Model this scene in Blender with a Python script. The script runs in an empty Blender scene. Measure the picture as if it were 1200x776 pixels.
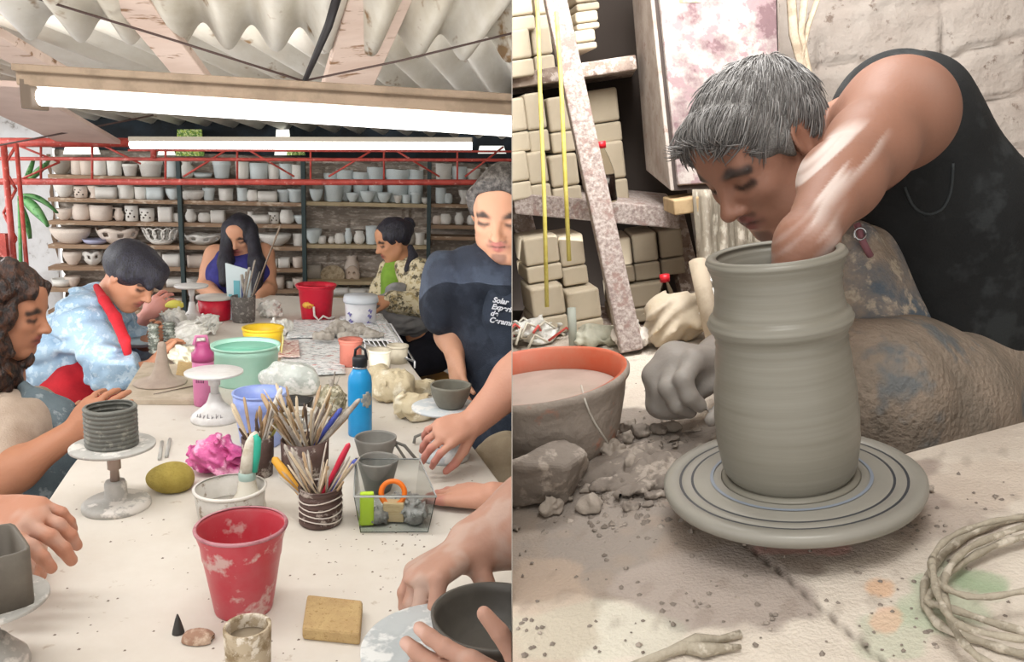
import bpy, bmesh, math, random
import numpy as np
from mathutils import Vector, Matrix, noise as mnoise
PI = math.pi
F = 950.0                      # focal length in pixels of the 1200 px wide frame
rnd = random.Random(7)
C = bpy.context.scene.collection
D = math.radians

# ------------------------------------------------------------------ the two workshops and the camera
# each workshop is a local frame (X right, Y away, Z up) with its eye above its own bench
def frame_for(pitch, az, roll):
    p, a = D(pitch), D(az)
    up = Vector((math.sin(p) * math.sin(a), math.cos(p), math.sin(p) * math.cos(a)))
    up = Matrix.Rotation(D(roll), 3, 'Z') @ up          # camera coordinates: x right, y up, z back
    fw = Vector((0, 0, -1)); fw = (fw - up * fw.dot(up)).normalized()
    rt = fw.cross(up)
    return Matrix((rt, fw, up))                          # rows: local axes in camera coordinates
A = math.degrees(math.atan(300 / F))
EYE = {'L': Vector((0, 0, 1.52)), 'R': Vector((0, 0, 1.18))}
FR = {'L': frame_for(12.0, A, 1.7), 'R': frame_for(14.5, -A, 4.0)}
TL, TR = 0.90, 0.74                                      # bench heights
# world == left frame. right frame -> camera -> world
M_R2W = Matrix.Translation(EYE['L']) @ (FR['L'] @ FR['R'].transposed()).to_4x4() @ Matrix.Translation(-EYE['R'])
CTX = 'L'
def ctx(c):
    global CTX
    CTX = c
def ray(px, py):
    v = Vector(((px - 600) / F, -(py - 388) / F, -1.0))
    return FR[CTX] @ v
def on(px, py, z):
    """the point at height z seen at that pixel"""
    e, r = EYE[CTX], ray(px, py)
    return e + r * ((z - e.z) / r.z)
def at(px, py, d):
    """the point at camera depth d seen at that pixel"""
    return EYE[CTX] + ray(px, py) * d
def aty(px, py, y):
    e, r = EYE[CTX], ray(px, py)
    return e + r * (y / r.y)
def depth_of(p):
    v = FR[CTX].transposed() @ (Vector(p) - EYE[CTX])
    return -v.z
def m_per_px(p):
    return depth_of(p) / F
def atx(px, py, X):
    e, r = EYE[CTX], ray(px, py)
    return e + r * (X / r.x)

cam_d = bpy.data.cameras.new('camera'); cam = bpy.data.objects.new('camera', cam_d); C.objects.link(cam)
cam_d.sensor_width = 36; cam_d.lens = 36 * F / 1200; cam_d.clip_start = 0.05; cam_d.clip_end = 100
cam.matrix_world = Matrix.Translation(EYE['L']) @ FR['L'].to_4x4()
bpy.context.scene.camera = cam

# ------------------------------------------------------------------ materials
MC = {}
def hexc(h):
    h = h.lstrip('#'); v = [int(h[i:i+2], 16) / 255 for i in (0, 2, 4)]
    return tuple((c / 12.92 if c <= .04045 else ((c + .055) / 1.055) ** 2.4) for c in v) + (1,)
def mat(name, col='#888888', rough=.6, col2=None, scale=8, cover=.5, soft=.15, col3=None, scale3=40, cover3=.4,
        bump=0, bscale=40, metal=0, emit=0, alpha=1, trans=0, vcol=False, stretch=None, ior=1.45, spec=.5, sss=0, detail=6, coord='Object'):
    if name in MC: return MC[name]
    m = bpy.data.materials.new(name); MC[name] = m; m.use_nodes = True
    nt = m.node_tree; N = nt.nodes; Lk = nt.links; b = N['Principled BSDF']
    b.inputs['Roughness'].default_value = rough; b.inputs['Metallic'].default_value = metal
    b.inputs['Alpha'].default_value = alpha; b.inputs['Transmission Weight'].default_value = trans
    b.inputs['IOR'].default_value = ior; b.inputs['Specular IOR Level'].default_value = spec
    if sss:
        b.inputs['Subsurface Weight'].default_value = sss; b.inputs['Subsurface Radius'].default_value = (.01, .004, .002)
    tc = N.new('ShaderNodeTexCoord'); co = tc.outputs[coord]
    if stretch:
        mp = N.new('ShaderNodeMapping'); mp.inputs['Scale'].default_value = stretch; Lk.new(co, mp.inputs['Vector']); co = mp.outputs['Vector']
    if vcol:
        a = N.new('ShaderNodeAttribute'); a.attribute_name = 'Col'; cur = a.outputs['Color']
    else:
        r = N.new('ShaderNodeRGB'); r.outputs[0].default_value = hexc(col); cur = r.outputs[0]
    def layer(cur, c, sc, cov, sf, det):
        n = N.new('ShaderNodeTexNoise'); n.inputs['Scale'].default_value = sc; n.inputs['Detail'].default_value = det; n.inputs['Roughness'].default_value = .65
        Lk.new(co, n.inputs['Vector'])
        mr = N.new('ShaderNodeMapRange'); t = .5 + (.5 - cov) * .45
        mr.inputs['From Min'].default_value = t - sf * .5; mr.inputs['From Max'].default_value = t + sf * .5
        Lk.new(n.outputs['Fac'], mr.inputs['Value'])
        mx = N.new('ShaderNodeMix'); mx.data_type = 'RGBA'; Lk.new(mr.outputs['Result'], mx.inputs['Factor'])
        Lk.new(cur, mx.inputs['A']); mx.inputs['B'].default_value = hexc(c)
        return mx.outputs['Result']
    if col2: cur = layer(cur, col2, scale, cover, soft, detail)
    if col3: cur = layer(cur, col3, scale3, cover3, .08, 4)
    Lk.new(cur, b.inputs['Base Color'])
    if bump:
        n = N.new('ShaderNodeTexNoise'); n.inputs['Scale'].default_value = bscale; n.inputs['Detail'].default_value = 5; Lk.new(co, n.inputs['Vector'])
        bp = N.new('ShaderNodeBump'); bp.inputs['Strength'].default_value = min(1, bump); bp.inputs['Distance'].default_value = .01 if bump <= 1 else .01 * bump
        Lk.new(n.outputs['Fac'], bp.inputs['Height']); Lk.new(bp.outputs['Normal'], b.inputs['Normal'])
    if emit:
        b.inputs['Emission Color'].default_value = hexc(col); b.inputs['Emission Strength'].default_value = emit
    return m

# ------------------------------------------------------------------ objects
ALL = []
def _reg(o): o['_w'] = CTX; ALL.append(o); return o
def thing(name, label, cat, loc=(0, 0, 0), rotz=0, group=None, rot=None):
    o = bpy.data.objects.new(name, None); C.objects.link(o); o.empty_display_size = .05
    o.location = loc; o.rotation_euler = rot if rot else (0, 0, rotz)
    o['label'] = label; o['category'] = cat
    if group: o['group'] = group
    return _reg(o)
def tag(o, label, cat, group=None, kind=None):
    o['label'] = label; o['category'] = cat
    if group: o['group'] = group
    if kind: o['kind'] = kind
    return o
def link(name, me, parent=None, loc=(0, 0, 0), rot=(0, 0, 0)):
    o = bpy.data.objects.new(name, me); C.objects.link(o); o.location = loc; o.rotation_euler = rot
    if parent is not None: o.parent = parent
    return _reg(o)
class MB:
    """collects verts and faces, builds one mesh object"""
    def __init__(s): s.v = []; s.f = []; s.mi = []; s.sm = []
    def add(s, vs, fs, mi=0, smooth=True):
        b = len(s.v); s.v += [Vector(v) for v in vs]; s.f += [tuple(b + i for i in f) for f in fs]
        s.mi += [mi] * len(fs); s.sm += [smooth] * len(fs); return s
    def box(s, lo, hi, mi=0, M=None):
        x0, y0, z0 = lo; x1, y1, z1 = hi
        vs = [Vector(p) for p in ((x0,y0,z0),(x1,y0,z0),(x1,y1,z0),(x0,y1,z0),(x0,y0,z1),(x1,y0,z1),(x1,y1,z1),(x0,y1,z1))]
        if M: vs = [M @ v for v in vs]
        return s.add(vs, [(0,3,2,1),(4,5,6,7),(0,1,5,4),(1,2,6,5),(2,3,7,6),(3,0,4,7)], mi, False)
    def hexa(s, bot, top, mi=0):
        return s.add(list(bot) + list(top), [(3,2,1,0),(4,5,6,7),(0,1,5,4),(1,2,6,5),(2,3,7,6),(3,0,4,7)], mi, False)
    def bar(s, a, b, w, t, up=(0, 0, 1), mi=0):
        """rectangular bar from a to b, w across, t along up"""
        a, b = Vector(a), Vector(b); d = (b - a).normalized(); u = Vector(up); r = d.cross(u)
        if r.length < 1e-4: r = d.cross(Vector((1, 0, 0)))
        r.normalize(); u = r.cross(d).normalized()
        q = [(-w/2, -t/2), (w/2, -t/2), (w/2, t/2), (-w/2, t/2)]
        return s.hexa([a + r*x + u*y for x, y in q], [b + r*x + u*y for x, y in q], mi)
    def lathe(s, prof, n=32, mi=0, M=None, cap=True, wob=0, seed=0, sx=1, sy=1, smooth=True, sq=0):
        """prof: (r, z) points, open polyline; r==0 ends close"""
        rings = []; vs = []; fs = []
        rr = random.Random(seed); ph = [rr.uniform(0, 6.28) for _ in range(4)]
        for r, z in prof:
            ring = []
            if r < 1e-6:
                ring = [len(vs)]; vs.append(Vector((0, 0, z)))
            else:
                for i in range(n):
                    a = 2*PI*i/n
                    q = 1 + wob*(math.sin(2*a+ph[0]) + .6*math.sin(3*a+ph[1]+z*20) + .4*math.sin(5*a+ph[2]))
                    if sq: q *= 1/ (abs(math.cos(a))**sq + abs(math.sin(a))**sq)**(1/sq)
                    ring.append(len(vs)); vs.append(Vector((r*q*math.cos(a)*sx, r*q*math.sin(a)*sy, z + wob*r*.6*math.sin(3*a+ph[3]))))
            rings.append(ring)
        for A_, B_ in zip(rings, rings[1:]):
            if len(A_) == 1 and len(B_) == 1: continue
            if len(A_) == 1: fs += [(A_[0], B_[(i+1)%n], B_[i]) for i in range(n)]
            elif len(B_) == 1: fs += [(A_[i], A_[(i+1)%n], B_[0]) for i in range(n)]
            else: fs += [(A_[i], A_[(i+1)%n], B_[(i+1)%n], B_[i]) for i in range(n)]
        if M: vs = [M @ v for v in vs]
        return s.add(vs, fs, mi, smooth)
    def tube(s, pts, r, n=8, mi=0, caps=True, flat=1, closed=False):
        pts = [Vector(p) for p in pts]; m = len(pts)
        rs = r if isinstance(r, (list, tuple)) else [r]*m
        vs = []; fs = []; prev = None
        for i, p in enumerate(pts):
            t = (pts[min(i+1, m-1)] - pts[max(i-1, 0)]).normalized()
            if prev is None:
                u = t.cross(Vector((0, 0, 1)))
                if u.length < .1: u = t.cross(Vector((1, 0, 0)))
            else: u = prev - t*prev.dot(t)
            u.normalize(); prev = u; w = t.cross(u)
            for k in range(n):
                a = 2*PI*k/n; vs.append(p + u*math.cos(a)*rs[i] + w*math.sin(a)*rs[i]*flat)
        for i in range(m-1):
            for k in range(n):
                fs.append((i*n+k, i*n+(k+1)%n, (i+1)*n+(k+1)%n, (i+1)*n+k))
        if caps: fs.append(tuple(range(n-1, -1, -1))); fs.append(tuple((m-1)*n+k for k in range(n)))
        return s.add(vs, fs, mi)
    def sheet(s, rows, mi=0, smooth=True):
        nr, nc = len(rows), len(rows[0]); vs = [v for r in rows for v in r]
        return s.add(vs, [(i*nc+j, i*nc+j+1, (i+1)*nc+j+1, (i+1)*nc+j) for i in range(nr-1) for j in range(nc-1)], mi, smooth)
    def build(s, name, mats, parent=None, loc=(0, 0, 0), rot=(0, 0, 0), bevel=0, solid=0, sub=0, seg=2):
        me = bpy.data.meshes.new(name); me.from_pydata([tuple(v) for v in s.v], [], s.f); me.update()
        me.polygons.foreach_set('use_smooth', s.sm); me.polygons.foreach_set('material_index', s.mi)
        for m in (mats if isinstance(mats, (list, tuple)) else [mats]): me.materials.append(m)
        o = link(name, me, parent, loc, rot)
        if solid: md = o.modifiers.new('s', 'SOLIDIFY'); md.thickness = solid; md.offset = 0
        if bevel: md = o.modifiers.new('b', 'BEVEL'); md.width = bevel; md.segments = seg; md.limit_method = 'ANGLE'
        if sub: md = o.modifiers.new('u', 'SUBSURF'); md.levels = sub; md.render_levels = sub
        return o
def struct(o, label=None): 
    o['kind'] = 'structure'
    if label: o['label'] = label
    return o
def copy_tree(root, loc, rotz=None, label=None, scale=None):
    r = root.copy(); C.objects.link(r); r.location = loc; ALL.append(r)
    if rotz is not None: r.rotation_euler = (0, 0, rotz)
    if scale is not None: r.scale = scale if hasattr(scale, '__len__') else (scale,)*3
    if label: r['label'] = label
    for ch in list(root.children):
        c = ch.copy(); C.objects.link(c); c.parent = r; ALL.append(c)
        for g in list(ch.children):
            d = g.copy(); C.objects.link(d); d.parent = c; ALL.append(d)
    return r

# ------------------------------------------------------------------ organic surfaces (signed distance fields, surface nets)
class SDF:
    def __init__(s, k=.02): s.p = []; s.k = k
    def cap(s, a, b, ra, rb=None, col=0, k=None, op='+'):
        s.p.append(('c', np.array(a, float), np.array(b, float), ra, ra if rb is None else rb, col, s.k if k is None else k, op)); return s
    def chain(s, pts, rs, col=0, k=None, op='+'):
        for i in range(len(pts)-1): s.cap(pts[i], pts[i+1], rs[i], rs[i+1], col, k, op)
        return s
    def ell(s, c, r, R=None, col=0, k=None, op='+'):
        r = (r,)*3 if not hasattr(r, '__len__') else r
        R = np.eye(3) if R is None else np.array(R, float)
        s.p.append(('e', np.array(c, float), np.array(r, float), R, None, col, s.k if k is None else k, op)); return s
    def box(s, c, h, R=None, rd=.01, col=0, k=None, op='+'):
        R = np.eye(3) if R is None else np.array(R, float)
        s.p.append(('b', np.array(c, float), np.array(h, float), R, rd, col, s.k if k is None else k, op)); return s
    @staticmethod
    def _d(p, P):
        t = p[0]
        if t == 'c':
            a, b, ra, rb = p[1:5]; ab = b - a; L = float(ab @ ab) + 1e-12
            q = P - a; h = np.clip((q @ ab) / L, 0, 1)
            return np.linalg.norm(q - h[:, None]*ab, axis=1) - (ra + (rb - ra)*h)
        if t == 'e':
            q = (P - p[1]) @ p[3]; r = p[2]
            k0 = np.linalg.norm(q / r, axis=1); k1 = np.linalg.norm(q / (r*r), axis=1)
            return k0*(k0 - 1)/np.maximum(k1, 1e-9)
        q = np.abs((P - p[1]) @ p[3]) - (p[2] - p[4])
        return np.linalg.norm(np.maximum(q, 0), axis=1) + np.minimum(q.max(axis=1), 0) - p[4]
    def bounds(s):
        lo, hi = np.full(3, 1e9), np.full(3, -1e9)
        for p in s.p:
            if p[7] != '+': continue
            if p[0] == 'c': l = np.minimum(p[1]-p[3], p[2]-p[4]); h = np.maximum(p[1]+p[3], p[2]+p[4])
            elif p[0] == 'e': e = np.sqrt(((p[3]*p[2])**2).sum(axis=1)); l, h = p[1]-e, p[1]+e
            else: e = (np.abs(p[3])*p[2]).sum(axis=1); l, h = p[1]-e, p[1]+e
            lo, hi = np.minimum(lo, l), np.maximum(hi, h)
        return lo, hi
    def mesh(s, name, mats, h=.006, parent=None, cols=None, disp=None, cut=None, lap=1, soft=None, colfn=None):
        lo, hi = s.bounds(); lo = lo - 3*h - .01; hi = hi + 3*h + .01
        n = np.ceil((hi - lo)/h).astype(int) + 1
        ax = [lo[i] + np.arange(n[i])*h for i in range(3)]
        Fd = np.full(n, 1.0, np.float32)
        for p in s.p:
            if p[0] == 'c': m = max(p[3], p[4]); l = np.minimum(p[1], p[2]) - m; u = np.maximum(p[1], p[2]) + m
            elif p[0] == 'e': e = np.sqrt(((p[3]*p[2])**2).sum(axis=1)); l, u = p[1]-e, p[1]+e
            else: e = (np.abs(p[3])*p[2]).sum(axis=1); l, u = p[1]-e, p[1]+e
            k = p[6]; mg = max(k, .004)*1.2 + 3*h
            i0 = np.maximum(np.floor((l - mg - lo)/h).astype(int), 0); i1 = np.minimum(np.ceil((u + mg - lo)/h).astype(int) + 1, n)
            if (i1 <= i0).any(): continue
            G = np.stack(np.meshgrid(*[ax[i][i0[i]:i1[i]] for i in range(3)], indexing='ij'), -1)
            sh = G.shape[:3]; d = s._d(p, G.reshape(-1, 3)).reshape(sh).astype(np.float32)
            sl = tuple(slice(i0[i], i1[i]) for i in range(3)); f = Fd[sl]
            if p[7] == '+':
                hh = np.maximum(k - np.abs(f - d), 0)/max(k, 1e-6); Fd[sl] = np.minimum(f, d) - hh*hh*k*.25
            else:
                d = -d; hh = np.maximum(k - np.abs(f - d), 0)/max(k, 1e-6); Fd[sl] = np.maximum(f, d) + hh*hh*k*.25
        if disp is not None:
            G = np.stack(np.meshgrid(*ax, indexing='ij'), -1)
            near = np.abs(Fd) < 4*h + .02
            Fd[near] += disp(G[near]).astype(np.float32)
        if cut is not None:
            G = np.stack(np.meshgrid(*ax, indexing='ij'), -1).reshape(-1, 3)
            for pt, nr in cut:
                nr = np.array(Vector(nr).normalized()); dd = ((G - np.array(pt)) @ nr).reshape(n)
                Fd = np.maximum(Fd, dd.astype(np.float32))
        V, Q = surface_nets(Fd, lo, h)
        if lap: V = smooth_v(V, Q, lap)
        me = bpy.data.meshes.new(name); me.vertices.add(len(V)); me.vertices.foreach_set('co', V.astype(np.float32).ravel())
        me.loops.add(len(Q)*4); me.loops.foreach_set('vertex_index', Q.astype(np.int32).ravel())
        me.polygons.add(len(Q)); me.polygons.foreach_set('loop_start', np.arange(0, len(Q)*4, 4, dtype=np.int32))
        me.polygons.foreach_set('loop_total', np.full(len(Q), 4, np.int32))
        me.update(calc_edges=True); me.validate(); me.polygons.foreach_set('use_smooth', [True]*len(me.polygons))
        for m in (mats if isinstance(mats, (list, tuple)) else [mats]): me.materials.append(m)
        if cols is not None:
            V = np.zeros(len(me.vertices)*3, np.float32); me.vertices.foreach_get('co', V); V = V.reshape(-1, 3).astype(float)
            best = np.full(len(V), 1e9); ci = np.zeros(len(V), int)
            W = np.zeros(len(V)); CC = np.zeros((len(V), 3)); sf = soft or .0011
            lin = [np.array(hexc(c)[:3]) for c in cols]
            for p in s.p:
                d = s._d(p, V)
                if p[7] != '+': d = np.where(d < 0, -d*0, d) if p[5] else np.full(len(V), 1.0)
                w = np.exp(-np.clip(d, -.0, 1)/sf) + 1e-12
                w = w*(8 if p[5] else 1)
                W += w; CC += w[:, None]*lin[p[5]]
            CC /= W[:, None]
            if colfn is not None: CC = colfn(V, CC)
            at_ = me.color_attributes.new('Col', 'FLOAT_COLOR', 'POINT')
            at_.data.foreach_set('color', np.concatenate([CC, np.ones((len(V), 1))], 1).astype(np.float32).ravel())
        return link(name, me, parent)
def surface_nets(Fd, lo, h):
    n = Fd.shape; ins = Fd < 0
    off = [(i, j, k) for i in (0, 1) for j in (0, 1) for k in (0, 1)]
    cnt = sum(ins[i:n[0]-1+i, j:n[1]-1+j, k:n[2]-1+k].astype(np.int8) for i, j, k in off)
    act = (cnt > 0) & (cnt < 8); idx = np.full(act.shape, -1, np.int64); cells = np.argwhere(act)
    idx[act] = np.arange(len(cells)); acc = np.zeros((len(cells), 3)); num = np.zeros(len(cells))
    for axis in range(3):
        for o in off:
            if o[axis]: continue
            a = cells + np.array(o); b = a.copy(); b[:, axis] += 1
            fa = Fd[a[:, 0], a[:, 1], a[:, 2]]; fb = Fd[b[:, 0], b[:, 1], b[:, 2]]; m = (fa < 0) != (fb < 0)
            t = np.where(m, fa/np.where(fa == fb, 1, fa - fb), 0)
            pt = a.astype(float); pt[:, axis] += t; acc[m] += pt[m]; num[m] += 1
    V = acc/num[:, None]*h + lo; Q = []
    for axis in range(3):
        u, w = [(1, 2), (2, 0), (0, 1)][axis]
        s0 = [slice(None)]*3; s1 = [slice(None)]*3; s0[axis] = slice(0, n[axis]-1); s1[axis] = slice(1, n[axis])
        ea, eb = ins[tuple(s0)], ins[tuple(s1)]; e = np.argwhere(ea != eb)
        ok = (e[:, u] > 0) & (e[:, w] > 0) & (e[:, u] < n[u]-1) & (e[:, w] < n[w]-1); e = e[ok]
        flip = ea[e[:, 0], e[:, 1], e[:, 2]]
        def g(du, dw):
            c = e.copy(); c[:, u] += du; c[:, w] += dw; return idx[c[:, 0], c[:, 1], c[:, 2]]
        q = np.stack([g(-1, -1), g(0, -1), g(0, 0), g(-1, 0)], 1)
        q[~flip] = q[~flip][:, ::-1]; Q.append(q)
    return V, np.concatenate(Q)
def smooth_v(V, Q, it):
    for _ in range(it):
        acc = np.zeros_like(V); num = np.zeros(len(V))
        for a, b in ((0, 1), (1, 2), (2, 3), (3, 0)):
            np.add.at(acc, Q[:, a], V[Q[:, b]]); np.add.at(num, Q[:, a], 1)
            np.add.at(acc, Q[:, b], V[Q[:, a]]); np.add.at(num, Q[:, b], 1)
        V = V*.5 + acc/num[:, None]*.5
    return V
def wave(seed, fr, amp):
    """cheap smooth noise for displacing fields"""
    r = np.random.RandomState(seed); K = r.normal(size=(8, 3))*fr; ph = r.uniform(0, 6.28, 8)
    return lambda P: amp*sum(np.sin(P @ K[i] + ph[i]) for i in range(8))/3
def basis(fwd, up=(0, 0, 1)):
    """columns: right, forward, up"""
    f = Vector(fwd).normalized(); u = Vector(up); r = f.cross(u).normalized(); u = r.cross(f)
    return Matrix((r, f, u)).transposed()
# ------------------------------------------------------------------ world, lights, exposure
sc = bpy.context.scene
sc.view_settings.view_transform = 'Standard'; sc.view_settings.look = 'None'; sc.view_settings.gamma = 1; sc.view_settings.exposure = 0.0
w = bpy.data.worlds.new('World'); sc.world = w; w.use_nodes = True
w.node_tree.nodes['Background'].inputs['Color'].default_value = (1, .97, .93, 1)
w.node_tree.nodes['Background'].inputs['Strength'].default_value = 1.5
def area(name, c, loc, target, size, power, col=(1, 1, 1), sy=None):
    ctx(c)
    l = bpy.data.lights.new(name, 'AREA'); l.size = size; l.energy = power; l.color = col
    if sy: l.shape = 'RECTANGLE'; l.size_y = sy
    o = bpy.data.objects.new(name, l); C.objects.link(o)
    d = (Vector(target) - Vector(loc)).normalized()
    o.rotation_euler = d.to_track_quat('-Z', 'Y').to_euler(); o.location = loc
    return _reg(o)
area('tube_light', 'L', (-.6, 1.25, 2.15), (-.7, 2.4, .9), 2.2, 62, (1, .99, .97), .5)
area('daylight', 'L', (-2.6, 3.0, 2.0), (-.5, 3.6, 1.0), 1.6, 45, (.95, .98, 1), 1.2)
area('workshop_window', 'R', (.12, .30, 2.15), (.50, 1.25, .8), .7, 18, (.99, .98, .95), .6)

# ------------------------------------------------------------------ partition between the two workshops (seen edge on)
ctx('L')
mb = MB(); Mc = cam.matrix_world
vs = []
for z in (-.78, -6.5):
    for x, y in ((-.0004, -2.2), (.0004, -2.2), (.0004, 2.6), (-.0004, 2.6)):
        k = 1 if z < -1 else .5
        vs.append(Mc @ Vector((x, y*k, z)))
mb.hexa(vs[:4], vs[4:])
m_part = mat('partition_paint', '#a39c93', .9)
struct(mb.build('wall_middle', m_part))

# ------------------------------------------------------------------ left workshop: shell
YAW = D(13)
WP = at(330, 262, 4.7); WN = Vector((math.sin(YAW), -math.cos(YAW), 0)); WD = Vector((math.cos(YAW), math.sin(YAW), 0))
def onw(px, py, off=0):
    """point on the plane parallel to the rear wall, off metres in front of it"""
    e, r = EYE['L'], ray(px, py); p = WP + WN*off
    return e + r*((p - e).dot(WN)/r.dot(WN))
m_floorL = mat('concrete_floor', '#77716a', .9, '#5a554f', 3, .5, .3)
mb = MB(); mb.box((-3.2, -.6, -.05), (2.6, 7.5, 0)); struct(mb.build('floor', m_floorL))
# rear wall: rough stone slabs; white plaster to the left
m_stone = mat('stone_slabs', '#b5aa9f', .95, '#94887c', 5, .5, .4, '#cdc3b9', 22, .35, bump=.8, bscale=18, stretch=(1, 1, 3))
m_plaster = mat('white_plaster', '#d6d6d8', .9, '#b9b6b4', 4, .35, .2, '#8f8a86', 16, .16, bump=.3, bscale=30)
def wallgrid(u0, u1, z0, z1, step, fn, base, du, nn):
    nu = int((u1-u0)/step)+1; nz = int((z1-z0)/step)+1; rows = []
    for j in range(nz+1):
        z = z0+(z1-z0)*j/nz
        rows.append([base + du*(u0+(u1-u0)*i/nu) + nn*fn(u0+(u1-u0)*i/nu, z) + Vector((0, 0, z)) for i in range(nu+1)])
    return rows
r2 = random.Random(3)
rowsz = [0]
while rowsz[-1] < 2.4: rowsz.append(rowsz[-1] + r2.uniform(.035, .075))
cuts = [sorted(r2.uniform(-3, 4) for _ in range(34)) for _ in rowsz]
def stone(u, z):
    zz = z + .012*math.sin(u*5+z*3)
    for i, rz in enumerate(rowsz):
        if rz > zz: break
    j = min(abs(zz - rowsz[i]), abs(zz - rowsz[i-1])); k = min(abs(u-c) for c in cuts[i])
    e = min(1, j/.012)*min(1, k/.012+.2)
    return .035*e + .012*mnoise.noise(Vector((u*9, i*3.1, z*20)))
base = Vector((WP.x, WP.y, 0))
uL = (onw(72, 260) - WP).dot(WD); uR = (onw(640, 260) - WP).dot(WD)
rows = wallgrid(uL, uR, .3, (onw(330, 181).z), .02, stone, base, WD, WN)
mb = MB(); mb.sheet(rows, smooth=False); struct(mb.build('wall_back', m_stone))
rows = wallgrid(uL-1.3, uL, 0, 1.9, .04, lambda u, z: .06+.01*mnoise.noise(Vector((u*6, 0, z*6))), base, WD, WN)
mb = MB(); mb.sheet(rows); struct(mb.build('wall_left', m_plaster))
# shaded eaves gap as a solid dark strip with little openings where leaves show
m_dark = mat('eaves_gap_shade', '#1f2a33', .8, '#11171c', 6, .5)
mb = MB()
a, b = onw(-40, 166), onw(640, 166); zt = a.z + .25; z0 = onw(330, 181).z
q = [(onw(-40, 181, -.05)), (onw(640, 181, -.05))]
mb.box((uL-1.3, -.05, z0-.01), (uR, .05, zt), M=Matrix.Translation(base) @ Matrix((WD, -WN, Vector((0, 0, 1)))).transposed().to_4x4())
struct(mb.build('eaves_shade_strip', m_dark))
m_sky = mat('bright_opening', '#f1f3ec', .6, emit=.9)
m_leafy = mat('yellow_green_leaves', '#b7cf58', .6, '#dfe8a8', 60, .5, .1, '#5f8a3a', 90, .5)  # yellow-green foliage, mottled pale and dark
for i, (x0, x1, y0, y1, mt) in enumerate(((76, 118, 172, 181, m_sky), (186, 206, 172, 182, m_sky), (207, 240, 152, 183, m_leafy), (322, 342, 152, 182, m_sky), (336, 358, 170, 182, m_leafy), (560, 592, 171, 180, m_sky))):
    mb = MB(); a, b, c, d = onw(x0, y1, .1), onw(x1, y1, .1), onw(x1-3, y0, .1), onw(x0+2, y0, .1); t = WN*.03
    mb.hexa([a, b, b+t, a+t], [d, c, c+t, d+t]); struct(mb.build('window_%d' % (i+1), mt))

# corrugated roof
m_roof = mat('corrugated_roof', '#eceae4', .9, '#c3bbab', 2.2, .45, .3, '#8c6f4d', 9, .2, bump=.3, bscale=30, stretch=(1, .35, 1))
def roof_sheet(name, x0, x1, yn, yf, zn, zf, pitch, amp, m, dirx=0.0):
    """corrugations run away from the eye, yn near end, yf far end"""
    n = int((x1-x0)/pitch*14); rows = []
    for j in range(9):
        t = j/8; y = yn+(yf-yn)*t
        rows.append([Vector((x0+(x1-x0)*i/n + dirx*(y-yf), y + .10*(x0+(x1-x0)*i/n), zn+(zf-zn)*t + amp*math.cos(2*PI*i*(x1-x0)/n/pitch))) for i in range(n+1)])
    mb = MB(); mb.sheet(rows); return struct(mb.build(name, m, solid=.008))
P1, P2 = at(300, 58, 2.35), at(300, 152, 4.55)
roof_sheet('ceiling', -3.0, 1.6, P1.y+.05-.10*P1.x, P2.y-.10*P2.x, P1.z+.085, P2.z+.03, .135, .028, m_roof, .10)
roof_sheet('ceiling_near_sheet', -2.4, 1.2, .35, P1.y-.10*P1.x, P1.z+.42, P1.z+.035, .135, .036, m_roof, -.28)
m_pink = mat('pinkish_timber', '#dac6ba', .85, '#c8b0a2', 6, .5, .3, '#8d6c52', 25, .25, bump=.2, bscale=30, stretch=(.3, 1, 1))
def beam(name, a, b, w_, t_, m, lab, cat):
    mb = MB(); mb.bar(a, b, w_, t_); o = mb.build(name, m, bevel=.004); o['kind'] = 'structure'; o['label'] = lab; o['category'] = cat; return o
beam('trim_2', at(125, -40, 1.9), at(232, 96, 2.55), .10, .03, m_pink, 'pinkish diagonal timber under the corrugated roof near the left', 'beam')
beam('trim_3', at(455, -30, 2.0), at(400, 118, 2.75), .16, .03, m_pink, 'pinkish diagonal timber under the roof right of the black cable', 'beam')
beam('trim_4', at(-40, 28, 2.2), at(60, 84, 2.6), .12, .03, m_pink, 'pinkish timber at the far left under the roof', 'beam')
beam('trim_5', at(-30, 96, 2.5), at(110, 168, 3.6), .26, .02, mat('dusty_pink_board', '#d4beb3', .9, '#c2aaa0', 4, .5, .3), 'wide dusty pink board below the roof at the far left', 'beam')
m_wire = mat('dark_wire', '#4a3833', .6)
for pts, r, lab in (([(30, -6, 2.0), (200, 46, 2.1), (355, 95, 2.2)], .0035, 'thin dark wire stretched from upper left to the cable joint'),
                    ([(355, 95, 2.2), (470, 71, 2.15), (620, 34, 2.1)], .003, 'thin reddish wire stretched from the cable joint to the upper right'),
                    ([(-10, 172, 3.2), (80, 155, 3.3), (180, 135, 3.4)], .004, 'slack thin wire sagging left above the red girder')):
    mb = MB(); mb.tube([at(*p) for p in pts], r, 6); tag(mb.build('wire', m_wire), lab, 'wire')
mb = MB(); mb.tube([at(400, -20, 1.9), at(385, 30, 2.0), at(370, 65, 2.1), at(357, 95, 2.2)], [.012, .011, .009, .007], 8); mb.tube([at(357, 95, 2.2), at(357, 122, 2.2)], .0015, 5)
tag(mb.build('cable', mat('black_cable', '#1e1a1c', .5)), 'thick black cable hanging down to the near ceiling light', 'cable')

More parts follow.
